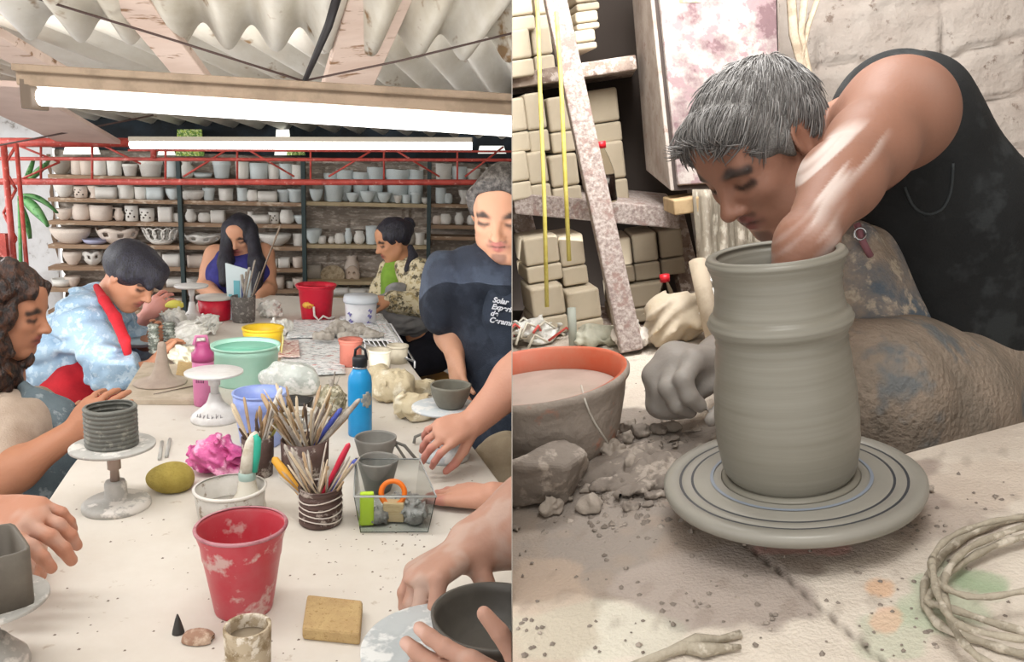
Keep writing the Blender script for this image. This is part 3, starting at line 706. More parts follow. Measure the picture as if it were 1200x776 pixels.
# 2 clay cup at the very front
p, k, h = place(292, 800)
t = thing('clay_cup', 'small cream splattered clay cup at the front edge of the picture', 'cup', p)
mb = MB(); mb.lathe(shell(prof([(24, 0), (25, 4), (26, 40), (27, 62), (27, 66)], k, h), 3.5*k), 36, wob=.012); mb.build('cup_body', mat('splattered_clay', '#b7a78f', .7, '#8a7659', 40, .4, .1, '#d9cfc0', 60, .4), t)
mb = MB(); mb.lathe([(0, 52*h), (23*k, 52*h), (23*k, 50*h), (0, 50*h)], 28); mb.build('water', mat('murky_water', '#9c8f7c', .1), t)
# 3 sponge block
def slab(name, m, corners, zb, hh, lab, cat, bev=.004, parent=None, bump=0):
    P_ = [on(x, y, zb+hh) for x, y in corners]; c = sum(P_, Vector())/4; c.z = zb
    mb = MB(); mb.hexa([Vector((q.x, q.y, zb))-c for q in P_][::-1][::-1], [q-c for q in P_]); o = mb.build(name, m, loc=c, bevel=bev); bpy.context.view_layer.update()
    return tag(o, lab, cat)
m_sp = mat('brown_sponge', '#c3a878', .9, '#b3966a', 30, .5, .3, '#a08252', 160, .25, bump=.3, bscale=300)
slab('sponge', m_sp, [(354, 735), (422, 742), (425, 703), (360, 696)], TL, .019, 'tan rectangular sponge block lying left of the potter\'s turntable', 'sponge')
# 4 small cone and shard
p, k, h = place(209, 742); mb = MB(); mb.lathe(prof([(0, 0), (7, 0), (6.5, 3), (3, 16), (.8, 22), (0, 22.5)], k, h), 20)
tag(mb.build('pyrometric_cone', mat('black_cone', '#3a3836', .6), loc=p), 'little black cone standing alone on the table', 'cone')
blob('clay_shard', mat('brown_shard', '#9c7a66', .8, '#c7b09c', 60, .4), place(232, 751)[0], (.008, .0035, .004), 4, h=.0009, label='small brown shard of clay lying beside the black cone', cat='shard')
# crumbs: a few loose specks on the table
rr = random.Random(15); mb = MB()
for i in range(150):
    x, y = rr.uniform(60, 560), rr.uniform(560, 776); q = on(x, y, TL)
    if rr.random() < .5: q = on(rr.gauss(450, 60), rr.gauss(640, 25), TL)
    s = rr.uniform(.0006, .002); mb.add([q+Vector((s*a, s*b, 0)) for a, b in ((-1, -1), (1, -.8), (1, 1), (-.8, 1))] + [q+Vector((0, 0, s))], [(0, 1, 4), (1, 2, 4), (2, 3, 4), (3, 0, 4)])
tag(mb.build('clay_crumbs', mat('crumb', '#7d7066', .9)), 'scattered tiny dry clay crumbs on the pale table top', 'crumbs', kind='stuff')

# turntables (banding wheels)
m_whl = mat('dusty_steel', '#b9b8b4', .5, '#9a9893', 14, .45, .3, '#d9d5cf', 26, .4, bump=.1)
m_whl2 = mat('pale_blue_enamel', '#c6cdd2', .4, '#b1b7bb', 10, .4, .3, '#dcdcdb', 26, .4)
def banding(px, pyb, wb, ptop, wt, lab, m=m_whl, bell=False, hubr=9, thick=5):
    """pyb base centre row, ptop top plate centre row, wb/wt widths in px"""
    p, k, h = place(px, pyb); zt = None
    lo, hi = 0, .5
    for _ in range(30):
        mid = (lo+hi)/2
        if proj(p+Vector((0, 0, mid)))[1] > ptop: lo = mid
        else: hi = mid
    H = lo; kt = depth_of(p+Vector((0, 0, H)))/F; rb, rt = wb/2*k, wt/2*kt
    t = thing('banding_wheel', lab, 'turntable', p)
    if bell:
        mb = MB(); mb.lathe([(0, 0), (rb, 0), (rb*1.02, .006), (rb*.95, .016), (rb*.62, .03), (rb*.38, .042), (rb*.3, H*.42), (rb*.22, H*.55), (0, H*.55)], 40); mb.build('base', m, t)
        mb = MB(); mb.lathe([(0, H*.5), (rb*.17, H*.5), (rb*.17, H*.7), (rb*.24, H*.72), (rb*.26, H-.012), (0, H-.012)], 24); mb.build('shaft', m, t)
    else:
        mb = MB(); mb.lathe([(0, 0), (rb, 0), (rb*1.01, .004), (rb, .010), (rb*.9, .014), (rb*.34, .018), (rb*.32, .045), (rb*.28, .05), (0, .05)], 40); mb.build('base', m, t)
        mb = MB(); mb.lathe([(0, .04), (rb*.15, .04), (rb*.13, H*.6), (rb*.2, H*.62), (rb*.2, H-.01), (0, H-.01)], 20); mb.build('shaft', mat('brass_shaft', '#a7958a', .45, metal=.3), t)
    mb = MB(); tk = thick*k; mb.lathe([(0, H-tk), (rt*.9, H-tk), (rt, H-tk*.6), (rt*1.0, H-tk*.1), (rt*.985, H), (rt*.4, H-.0003), (0, H)], 56); mb.build('wheel_plate', m, t)
    return t, p+Vector((0, 0, H)), kt
tt, c1, k1 = banding(137, 594, 74, 521, 93, 'dusty grey banding wheel on the left carrying the coiled grey pot')
mb = MB(); pr = []
for i in range(9):
    z = i*5.1; pr += [(27.5+(i % 2)*.3, z), (29, z+1.4), (29.3, z+2.6), (29, z+3.8), (27.8, z+5)]
hh = kz(c1); mb.lathe(shell([(a*k1*.98, b*hh*.98) for a, b in pr], 3.2*k1), 40, wob=.02, seed=3)
m_wet = mat('wet_grey_clay', '#6f706a', .55, '#5f605b', 16, .5, .3, '#85857d', 50, .3, bump=.15, bscale=80)
tag(mb.build('coil_pot', m_wet, loc=c1), 'grey coil-built round pot sitting on the left banding wheel', 'pot')
tt, c2, k2 = banding(253, 492, 55, 435, 66, 'empty white turntable with a bell-shaped base before the mint tub', mat('white_enamel', '#dddcdb', .35, '#c9c6c3', 10, .4), True, thick=3.5)
mb = MB()
for i in range(7):
    a = -PI/2-.62+i*.2; rb = 24.5*depth_of(on(253, 492, TL))/F
    for dz in ((0, .010), (.010, .004))[:1 + (i % 2)]:
        q0 = Vector((rb*math.cos(a), rb*math.sin(a), .017+dz[0]*.3)); mb.tube([q0, q0*1.0+Vector((-.003*math.cos(a), -.003*math.sin(a), .0085))], .0011, 5)
    mb.tube([Vector((rb*math.cos(a), rb*math.sin(a), .020)), Vector((rb*math.cos(a+.1), rb*math.sin(a+.1), .020+.003*(i % 3)))], .0009, 5)
mb.build('embossed_marks', mat('greyish_emboss', '#9d9a9c', .5), tt)
# 6 sponges
blob('sponge', mat('mustard_sponge', '#b3a052', .9, '#96853d', 20, .5, .3, bump=.4, bscale=200), place(197, 575)[0], (.052, .042, .050), 8, amp=.03, parts=3, freq=1, squash=1, h=.003, k=.03, label='mustard yellow half-round sponge right of the coiled pot', cat='sponge')
slab('sponge', m_sp, [(206, 438), (228, 441), (230, 424), (209, 421)], TL, .018, 'small tan sponge behind the white turntable beside the pink bottle', 'sponge')
# 7 small glass vials
m_glass = mat('clear_glass', '#f2f4f4', .05, trans=1, ior=1.3)
m_vial = mat('frosted_glass', '#e3e2dd', .3, trans=.6)
for x, y, dx in ((187, 540, 3), (195, 537, 4)):
    p, k, h = place(x, y); mb = MB(); q = on(x+dx, y-22, TL+.004)-p
    mb.tube([Vector((0, 0, .004)), q], .004, 10); tag(mb.build('glass_vial', m_vial, loc=p), 'slim clear vial lying by the mustard sponge', 'vial', 'vials by the mustard sponge')
# 8 pink bag
blob('plastic_bag', mat('pink_plastic', '#dd6ba8', .3, '#bb4485', 18, .45, .2, '#eeb0d0', 30, .35, bump=.7, bscale=60), place(250, 556)[0], (.062, .046, .07), 12, amp=.35, freq=4, h=.0035, sharp=.6, label='crumpled bright pink plastic bag of clay behind the clear tub', cat='bag')
# 9 clear tub with specks
p, k, h = place(271, 606)
t = thing('plastic_tub', 'translucent plastic tub with a speckled rim behind the red bucket', 'tub', p)
m_frost = mat('cloudy_plastic', '#cfcbc4', .35, '#b3aca2', 12, .3, .3, '#8c7b69', 40, .2, alpha=.75)
mb = MB(); mb.lathe(shell(prof([(34, 0), (36, 3), (40, 34)], k, h), 1.2*k), 40); mb.build('tub_body', m_frost, t)
mb = MB(); mb.lathe([(38.5*k, 33*h), (41*k, 33*h), (41.5*k, 35.5*h), (38.5*k, 36*h)], 40); mb.build('rim', mat('white_plastic', '#d9d6d0', .4), t)
mb = MB(); mb.lathe([(0, 12*h), (35.5*k, 12*h), (35*k, 11*h), (0, 11*h)], 32); mb.build('slip', mat('pale_slip', '#c3beb4', .4, '#8a7d6c', 30, .25), t)
# 10 white squeeze bottle with a teal grip
p, k, h = place(291, 600)
t = thing('spray_bottle', 'white nozzle bottle with a teal grip behind the red bucket', 'bottle', p)
mb = MB(); mb.lathe(prof([(0, 0), (20, 0), (21, 3), (19, 14), (12, 24), (9, 40), (8, 50), (0, 50)], k, h), 28); mb.build('bottle_body', mat('milky_plastic', '#d8d3c6', .4, '#b5a98f', 20, .35), t)
mb = MB(); mb.tube([Vector((0, 0, 46*h)), Vector((2*k, 0, 62*h)), Vector((6*k, 0, 80*h)), Vector((10*k, 0, 88*h)), Vector((13*k, 0, 91*h))], [8.5*k, 8*k, 6.5*k, 5*k, 3.5*k], 14); mb.build('nozzle', mat('milky_plastic'), t)
mb = MB(); mb.tube([Vector((10*k, -3*k, 48*h)), Vector((13*k, -3*k, 66*h)), Vector((14*k, -2*k, 84*h)), Vector((11*k, -2*k, 90*h))], [3*k, 4*k, 4.5*k, 3*k], 10); mb.build('grip', mat('teal_plastic', '#2fae96', .4), t)
mb = MB(); mb.lathe(prof([(9.4, 38), (9.8, 40), (9.6, 46), (9, 47)], k, h), 24); mb.build('collar', mat('pale_teal', '#a9c2bb', .5), t)

# 11-13 tool cups
m_rib = mat('dark_ribbed_clay', '#5f4a45', .6, '#47352f', 20, .5, .3, '#b8aea6', 30, .28)
TOOLC = [mat('tool_wood', '#b59a7b', .6, '#957a5e', 20, .4), mat('tool_pale_wood', '#d3c2a8', .6), mat('tool_grey', '#9a928a', .6, '#bdb5ab', 30, .5), mat('tool_dark', '#5b4b41', .6)]
TN = ['brown wooden', 'pale wooden', 'dusty grey', 'dark wooden']
def tool_cup(px, py, r, hgt, n, reach, lab, where, seed, ribs=True, special=()):
    p, k, h = place(px, py); t = thing('tool_cup', lab, 'cup', p); mb = MB(); pr = [(r*.9, 0)]
    if ribs:
        for i in range(6): z = hgt*i/6; pr += [(r*.93, z+.5), (r, z+hgt/14), (r, z+hgt/9), (r*.93, z+hgt/6.3)]
    else: pr += [(r, hgt*.5)]
    pr += [(r*1.02, hgt)]
    mb.lathe(shell(prof(pr, k, h), 2*k), 32, wob=.01); mb.build('cup_body', m_rib, t)
    if ribs:
        mb = MB()
        for i in range(4):
            z = hgt*(.2+.18*i); mb.tube([Vector((math.cos(a/20*6.29)*r*1.01*k, math.sin(a/20*6.29)*r*1.01*k, (z+2*math.sin(a*.6+i))*h)) for a in range(21)], .8*k, 5)
        mb.build('wire_wrap', mat('pale_string', '#cfc6bd', .6), t)
    rr = random.Random(seed)
    for i in range(n + len(special)):
        if i < n: a = rr.uniform(0, 6.28); ln = rr.uniform(*reach); lean = rr.uniform(.15, .62); ci = rr.choice((0, 0, 1, 1, 2, 2, 3)); w_ = rr.uniform(1.0, 2.0); mt = TOOLC[ci]; desc = TN[ci]; kind = rr.random()
        else: a, ln, lean, w_, mt, desc = special[i-n]; kind = .1
        b = Vector((math.cos(a+2.5)*r*.5*k, math.sin(a+2.5)*r*.5*k, 5*h)); e = Vector((math.cos(a)*r*(.6+lean*2.2)*k, math.sin(a)*r*(.5+lean)*k, ln*h))
        mb = MB(); d = e-b
        if kind < .55: mb.tube([b, b+d*.5, b+d*.8, b+d*.97, e], [w_*k*.6, w_*k*.8, w_*k*1.1, w_*k*.9, w_*k*.3], 8)
        elif kind < .8: mb.tube([b, b+d*.7, b+d*.76, b+d*.9, e], [w_*k*.5, w_*k*.6, w_*k*1.0, w_*k*1.7, w_*k*.6], 8, flat=.4)
        else: mb.tube([b, b+d*.72], [w_*k*.7]*2, 8); mb.tube([b+d*.72, b+d*.76, b+d*.8], [w_*k*.9]*3, 8, mi=1); mb.tube([b+d*.8, b+d*.9, e], [w_*k*1.1, w_*k*1.2, .2*k], 8, mi=2)
        o = mb.build('clay_tool' if kind < .8 else 'paint_brush', [mt, mat('ferrule', '#b9b7b2', .3, metal=.8), mat('bristle', '#8c7250', .9)], loc=p)
        tag(o, '%s %s standing in the %s' % (desc, 'clay tool' if kind < .8 else 'paint brush', where), 'tool' if kind < .8 else 'brush', 'tools in the ' + where)
    return t
YW = mat('yellow_wood', '#d39a2f', .5); RDp = mat('red_handle', '#c02540', .35); BLp = mat('blue_handle', '#4a58b0', .35); WHp = mat('white_handle', '#dcd8d0', .4); PNK = mat('pink_handle', '#d98aa0', .4); GRp = mat('greenish_handle', '#b9b860', .5)
tool_cup(303, 556, 18, 44, 14, (52, 88), 'dark cup of tools standing behind the white nozzle bottle', 'dark cup behind the nozzle bottle', 2, False, [(.15, 100, .45, 3.2, WHp, 'white'), (.3, 70, .5, 3, GRp, 'olive green'), (2.9, 80, .5, 2.6, TOOLC[1], 'broad pale')])
tool_cup(358, 560, 27, 45, 46, (62, 106), 'brown cup crammed with tools behind the ribbed string-wrapped cup', 'crowded cup behind the ribbed cup', 5, False, [(.5, 78, .5, 3, BLp, 'blue'), (.1, 92, .8, 3, TOOLC[2], 'long flat grey'), (2.6, 90, .8, 3, TOOLC[0], 'long broad brown')])
tool_cup(376, 612, 25, 42, 32, (50, 88), 'dark ribbed cup wrapped in pale string holding many clay tools', 'ribbed string-wrapped cup', 8, True, [(2.6, 66, 1.0, 5, YW, 'chunky mustard yellow'), (.3, 90, .35, 3.5, RDp, 'glossy red'), (.25, 72, .5, 3, BLp, 'blue'), (2.4, 80, .9, 2.4, TOOLC[2], 'long grey')])
# 14 lavender blue bucket
def bucket(px, py, pr, m, lab, name='plastic_bucket', cat='bucket', th=1.5, content=None, loc=None, n=40, rimw=0, rimm=None):
    p, k, h = place(px, py) if loc is None else loc; t = thing(name, lab, cat, p)
    mb = MB(); mb.lathe(shell(prof(pr, k, h), th*k), n); mb.build('bucket_body', m, t)
    R_, Z_ = pr[-1]
    mb = MB(); mb.lathe(prof([(R_-th, Z_-2), (R_+rimw+.6, Z_-2), (R_+rimw+1, Z_-.2), (R_+.3, Z_+.8), (R_-th, Z_+.3)], k, h), n); mb.build('rim', rimm or m, t)
    if content:
        z, m2, nm = content; rr_ = np.interp(z, [b for a, b in pr], [a for a, b in pr])-th
        mb = MB(); mb.lathe([(0, z*h), (rr_*k, z*h), (rr_*k*.99, (z-1)*h), (0, (z-1)*h)], n); mb.build(nm, m2, t)
    return t, p, k, h
bucket(306, 520, [(22, 0), (23, 3), (28, 40), (28.5, 42), (29.5, 44), (30, 60)], mat('lavender_plastic', '#92a6e2', .35, '#a9b8e8', 10, .4), 'lavender blue plastic bucket beside the white turntable', content=(22, mat('cloudy_blue_water', '#6477c9', .2), 'water'))
# 16 pink bottle
p, k, h = place(240, 474)
t = thing('water_bottle', 'pink water bottle behind the white turntable', 'bottle', p)
m_pb = mat('pink_bottle', '#d27fa9', .3, '#b9608e', 10, .3)
mb = MB(); mb.lathe(prof([(0, 0), (11.5, 0), (12, 2), (12, 50), (11, 52), (0, 52)], k, h), 28); mb.build('bottle_body', m_pb, t)
mb = MB(); mb.lathe(prof([(0, 51), (12.5, 51), (12.5, 60), (9, 63), (8, 70), (7, 72), (0, 72)], k, h), 28); mb.build('cap', mat('dark_pink_cap', '#b34a80', .35), t)
mb = MB(); mb.tube([Vector((-6*k, -9*k, 70*h)), Vector((-5*k, -5*k, 79*h)), Vector((5*k, 0, 79*h)), Vector((7*k, 0, 69*h))], 2*k, 8); mb.build('loop', m_pb, t)
m_mrk = mat('dark_marking', '#5b2a4c', .5)
mb = MB(); 
for i in range(5): mb.tube([Vector((-4*k+i*2*k, -12.1*k, 28*h)), Vector((-3.4*k+i*2*k, -12.2*k, 35*h))], .45*k, 4)
mb.build('printed_marks', m_mrk, t)
# 18 mint tub
m_mint = mat('mint_plastic', '#a4d8c4', .35, '#b9e0d0', 6, .5, .4, alpha=.97)
t, p, k, h = bucket(289, 448, [(33, 0), (34, 3), (36.5, 34), (38, 36), (38.5, 44)], m_mint, 'large translucent mint green tub in the middle of the table', 'plastic_tub', 'tub', content=(40, mat('mint_water', '#79c8ae', .15), 'water'))
# 19 yellow bucket
t, p, k, h = bucket(309, 416, [(18, 0), (19, 2), (21.5, 22), (22.5, 24), (23, 32)], mat('yellow_plastic', '#e6c22c', .4, '#d4ad22', 10, .3), 'yellow plastic bucket behind the mint tub', content=(24, mat('deep_yellow_slip', '#d9b21f', .5), 'slip'))  # slip a deeper yellow than the bucket
mb = MB(); mb.tube([Vector((22*k, 0, 28*h)), Vector((25*k, -6*k, 20*h)), Vector((24*k, -12*k, 5*h)), Vector((19*k, -14*k, -0*h+4*h))], 1*k, 6); mb.build('handle', mat('pale_yellow_handle', '#d5cf8a', .5), t)
# 23 big red bucket
m_redb = mat('bright_red_plastic', '#d21f3a', .4, '#b81a33', 8, .4)
t, p, k, h = bucket(371, 374, [(16.5, 0), (17, 2), (20, 34), (22, 36), (22.5, 40)], m_redb, 'bright red bucket with a yellow oval sticker near the far end', content=(36, m_redin, 'slip'))
mb = MB(); mb.lathe([(0, 0), (6.5*k, 0), (6.5*k, .6*k), (0, .6*k)], 24, sy=.6, M=Matrix.Translation((-5*k, -18.2*k, 19*h)) @ Matrix.Rotation(D(84), 4, 'X')); mb.build('sticker', mat('yellow_sticker', '#e8b545', .5, '#c0402f', 60/1, .35), t)
mb = MB(); mb.tube([Vector((2*k, -20*k, 18*h)), Vector((3*k, -22*k, 8*h)), Vector((8*k, -23*k, 3*h)), Vector((13*k, -22*k, 8*h)), Vector((18*k, -16*k, 4*h)), Vector((24*k, -12*k, 6*h))], 1.3*k, 8); mb.build('handle', mat('white_cord', '#dcd7d2', .6), t)
# 24 white bucket with lid
m_wp = mat('white_bucket', '#dcdde2', .35, '#c9cad2', 10, .4)
p, k, h = place(423, 382)
t = thing('plastic_bucket', 'white bucket with lid and purple print by the far right corner', 'bucket', p)
mb = MB(); mb.lathe(prof([(0, 0), (16, 0), (17, 2), (18.5, 28), (0, 28)], k, h), 36); mb.build('bucket_body', m_wp, t)
mb = MB(); mb.lathe(prof([(0, 28), (20, 28), (20.5, 30), (20, 33), (19, 36), (0, 35.5)], k, h), 36); mb.build('lid', mat('bluish_lid', '#cfd6de', .35), t)
mb = MB()
for a, z in ((-2.2, 8), (-2.3, 16), (-1.0, 6), (-.95, 14), (-.9, 20)):
    mb.tube([Vector((18.2*k*math.cos(a+u*.09), 18.2*k*math.sin(a+u*.09), (z+2.5*math.sin(u*2.2))*h)) for u in range(4)], 1.0*k, 5)
mb.build('purple_print', mat('purple_ink', '#7d77b8', .5), t)
# 22 red tub behind with white lid, small turntable
p, k, h = place(253, 374)
t = thing('plastic_tub', 'red tub with a white dusty lid near the seated woman in purple', 'tub', p)
mb = MB(); mb.lathe(prof([(0, 0), (17, 0), (18, 2), (19, 24), (0, 24)], k, h), 32); mb.build('tub_body', m_redb, t)
mb = MB(); mb.lathe(prof([(0, 24), (21, 24), (21, 27), (0, 27)], k, h), 32); mb.build('lid', mat('dusty_white', '#cfcac4', .6), t)
banding(226, 377, 28, 334, 38, 'small white turntable at the far left end of the table', mat('white_enamel'), True, thick=3)
# 21 grey jar of tools with a long paddle and a printed bag
p, k, h = place(286, 377); t = thing('tool_jar', 'dark grey jar of tools in front of the woman in purple', 'jar', p)
mb = MB(); mb.lathe(shell(prof([(12, 0), (13, 3), (14, 30)], k, h), 1.5*k), 28, wob=.015); mb.build('jar_body', mat('dusty_grey_jar', '#6d6864', .8, '#575250', 30, .5, .3, '#94908b', 80, .3), t)
def stick(a, b, w_, m, lab, name='wooden_paddle', cat='tool', fl=.3, group=None):
    a, b = Vector(a), Vector(b); mb = MB(); mb.tube([(a-a), (b-a)*.5, (b-a)*.7, (b-a)*.98, b-a], [w_*.7, w_*.8, w_, w_, w_*.7], 8, flat=fl)
    return tag(mb.build(name, m, loc=a), lab, cat, group)
q = p + Vector((0, 0, 8*h)); stick(q+Vector((2*k, 0, 0)), q+Vector((44*k, 6*k, 104*h)), 3.6*k, mat('grey_wood', '#8f7f70', .7, '#76685b', 20, .4), 'long grey wooden paddle leaning out of the dark grey jar')
for i, (dx, dz, w_) in enumerate(((10, 56, 2.2), (16, 64, 2), (4, 50, 2.4), (19, 50, 2), (-3, 46, 2))):
    stick(q+Vector(((i-2)*2*k, 0, 0)), q+Vector((dx*k, (i-2)*3*k, dz*h)), w_*k, TOOLC[2], 'dusty grey tool standing in the dark grey jar', 'clay_tool', group='tools in the dark grey jar')
p2 = p + Vector((-10*k, 8*k, 0)); mb = MB()
mb.hexa([Vector((-12*k, 0, 0)), Vector((14*k, 0, 0)), Vector((14*k, 8*k, 0)), Vector((-12*k, 8*k, 0))], [Vector((-14*k, 3*k, 66*h)), Vector((16*k, 3*k, 58*h)), Vector((16*k, 6*k, 58*h)), Vector((-14*k, 6*k, 66*h))])
t2 = thing('paper_bag', 'pale blue printed paper bag standing behind the dark grey jar', 'bag', p2); mb.build('bag_body', mat('pale_blue_paper', '#cfdde2', .6), t2, bevel=.004)
mb = MB(); M_ = Matrix.Rotation(D(-2.2), 4, 'X')
for x0, x1, z0, z1, mi in ((-4, 3, 20, 46, 0), (5, 9, 26, 48, 1), (-10, -6, 18, 30, 0)): mb.hexa([Vector((x0*k, -.8*k+z0*.045*k, z0*h)), Vector((x1*k, -.8*k+z0*.045*k, z0*h)), Vector((x1*k, .4*k+z0*.045*k, z0*h)), Vector((x0*k, .4*k+z0*.045*k, z0*h))], [Vector((x0*k, -.8*k+z1*.045*k, z1*h)), Vector((x1*k, -.8*k+z1*.045*k, z1*h)), Vector((x1*k, .4*k+z1*.045*k, z1*h)), Vector((x0*k, .4*k+z1*.045*k, z1*h))], mi)
mb.build('print', [mat('teal_ink', '#6fb3c0', .6), mat('navy_ink', '#2a3a78', .6)], t2)
# 20 plastic bags
m_bag = mat('white_plastic_bag', '#dddcd6', .35, '#c2c3bd', 14, .45, .25, '#efeeea', 30, .4, bump=.6, bscale=40)
m_bagt = mat('clear_plastic_bag', '#d9dfdb', .25, '#b9c3be', 12, .45, .3, '#f1f3f1', 25, .4, bump=.6, bscale=40)
for x, y, rx, rz, sd, m, lab in ((222, 408, 26, 30, 1, m_bag, 'crumpled white plastic bag left of the mint tub'), (243, 392, 18, 22, 2, m_bag, 'crumpled white plastic bag touching the yellow bucket and red tub'),
                              (208, 390, 16, 28, 3, m_bag, 'crumpled white plastic bag with a yellow scrap on top'), (216, 428, 22, 20, 4, mat('cream_bag', '#e2ddcb', .5, '#cfc7b0', 10, .4, bump=.5, bscale=40), 'cream crumpled bag in front of the white bags beside the sponge'),
                              (338, 462, 38, 38, 5, m_bagt, 'big rounded translucent plastic bag right of the lavender bucket'), (330, 392, 14, 16, 6, m_bag, 'small crumpled white bag right of the yellow bucket'),
                              (316, 372, 16, 20, 7, m_bag, 'pale crumpled bag left of the bright red bucket')):
    p, k, h = place(x, y); big = sd == 5; blob('plastic_bag', m, p, (rx*k, rx*k*.8, rz*h), sd, amp=.14 if big else .4, freq=2.5 if big else 3.5, sharp=.3 if big else .5, h=rx*k/15, label=lab, cat='bag')
p, k, h = place(207, 386); blob('cloth_scrap', mat('yellow_cloth', '#d9cf5d', .8), p+Vector((0, -.01, 26*h)), (10*k, 8*k, 5*h), 31, h=.003, label='little yellow cloth scrap lying on the white bag', cat='cloth')
# 33 textured holder and 34 white tub, tray
p, k, h = place(389, 486)
t = thing('tool_holder', 'small lumpy clay holder with tools left of the blue bottle', 'pot', p)
s_ = SDF(.004); s_.ell((0, 0, 18*h), (15*k, 15*k, 19*h)); s_.ell((0, 0, 42*h), (9*k, 9*k, 10*h), op='-')
rr = random.Random(4)
for i in range(34):
    a = rr.uniform(0, 6.28); z = rr.uniform(4, 32); r_ = 15*math.sqrt(max(0, 1-((z-18)/19)**2)); s_.ell((r_*math.cos(a)*k, r_*math.sin(a)*k, z*h), 3.2*k, k=.002)
s_.mesh('holder_body', mat('mottled_beige_clay', '#a29a80', .8, '#6f6a55', 60, .5, .15, '#cfc9b5', 80, .4), h=.0035, parent=t)
for i, (dx, dz) in enumerate(((4, 50), (9, 44), (-2, 40))): stick(p+Vector((0, 0, 24*h)), p+Vector((dx*k, i*2*k, dz*h)), 2.6*k, TOOLC[2], 'dusty grey tool poking out of the lumpy clay holder', 'clay_tool', group='tools in the lumpy clay holder')
bucket(349, 500, [(15, 0), (17, 18)], mat('white_plastic'), 'small white tub between the lavender bucket and the crowded tool cup', 'plastic_tub', 'tub', content=(15, mat('grey_slip', '#b6afa4', .5, '#7f7667', 60, .4), 'slip'))
p, k, h = place(345, 478); mb = MB(); mb.lathe(shell([(14*k, 0), (16*k, 10*h)], 1.2*k), 32, sq=8, sx=1.3, sy=.9); tag(mb.build('tray', mat('black_plastic', '#2a2826', .5), loc=p), 'black square tray with a grey rim behind the small white tub', 'tray')
# 25 newspapers and striped rack
m_news = mat('newsprint', '#e6e8e9', .8, '#9aa2a8', 60, .38, .1, '#c9827c', 26, .2, stretch=(1, 2.2, 1))
def sheetpoly(name, m, pts, z, lab, cat, seed, th=.0015, amp=.006):
    a, b, c, d = [on(x, y, TL) for x, y in pts]; rows = []
    for j in range(15):
        v = j/14; rows.append([a.lerp(b, i/14).lerp(d.lerp(c, i/14), v) + Vector((0, 0, z + amp*(mnoise.noise(Vector((i*.35, v*5, seed)))*.5+.5))) for i in range(15)])
    cc = (a+b+c+d)/4; mb = MB(); mb.sheet([[q-cc for q in r] for r in rows]); return tag(mb.build(name, m, loc=cc, solid=th), lab, cat)
sheetpoly('newspaper', m_news, [(322, 445), (405, 440), (400, 398), (338, 398)], .003, 'crumpled newspaper sheet lying left of the terracotta pot', 'newspaper', 1)
sheetpoly('newspaper', m_news, [(335, 400), (400, 398), (398, 378), (345, 378)], .008, 'newspaper sheet spread in front of the bright red bucket', 'newspaper', 2)
sheetpoly('newspaper', m_news, [(398, 404), (470, 408), (448, 374), (398, 376)], .010, 'newspaper sheet spread in front of the white lidded bucket', 'newspaper', 3, amp=.02)
sheetpoly('cloth', mat('pinkish_print_cloth', '#d5b7b1', .9, '#b0605f', 40, .35, .1, '#efe6df', 60, .4), [(325, 424), (352, 424), (350, 404), (330, 404)], .012, 'pink printed cloth scrap on the newspaper', 'cloth', 4)
p, k, h = place(452, 400)
t = thing('wire_rack', 'white wire rack with slanting bars at the right table edge', 'rack', p)
A_, B_, C_, D_ = [on(x, y, TL+.02)-p for x, y in ((428, 402), (486, 424), (458, 380), (412, 378))]
mb = MB()
for i in range(9): u = i/8; mb.tube([A_.lerp(B_, u), D_.lerp(C_, u)], .8*k, 6)
mb.build('bars', mat('white_wire', '#dedfe2', .4), t); mb = MB(); mb.tube([A_, B_, C_, D_, A_], 1.1*k, 6); mb.build('rack_frame', mat('white_wire'), t)
mb = MB()
for q in (A_, B_, C_, D_): mb.tube([q, Vector((q.x, q.y, 0))], 1.0*k, 6)
mb.build('feet', mat('white_wire'), t)
rr = random.Random(77)
for i, (x, y) in enumerate(((392, 392), (408, 398), (425, 392), (380, 398), (438, 396), (415, 388), (398, 384))):
    p, k, h = place(x, y, TL+.02); blob('cloth_rag', mat('grey_rag', '#b9b3ab', .9, '#928b82', 20, .5, .3), p, (13*k, 8*k, 7*h), 40+i, amp=.5, h=.004, label='crumpled grey rag among the newspapers, number unclear' if False else ['crumpled grey rag under the bright red bucket', 'crumpled grey rag left of the wire rack', 'crumpled grey rag under the white lidded bucket', 'leftmost crumpled grey rag beside the white cord', 'crumpled grey rag touching the wire rack', 'crumpled grey rag between the two large buckets', 'small grey rag close behind the red bucket cord'][i], cat='rag')
# 26 terracotta pot, 27 tubs and blocks
bucket(411, 428, [(12, 0), (12.5, 2), (12.5, 24), (13.5, 25), (13.5, 30)], mat('terracotta', '#c87868', .7, '#b5685a', 12, .4), 'terracotta coloured plastic flower pot behind the blue bottle', 'flower_pot', 'pot', content=(22, mat('dark_soil', '#7a4437', .9), 'soil'))
m_cream = mat('cream_plastic', '#cfc6b2', .6, '#b7ad98', 12, .4)
for x, y, w_, hh, lab in ((445, 436, 13, 26, 'cream round tub right of the terracotta pot'), (466, 425, 12, 20, 'cream round tub next to the wire rack')):
    bucket(x, y, [(w_*.9, 0), (w_, hh)], m_cream, lab, 'plastic_tub', 'tub', content=(hh*.8, m_cream, 'slip'))
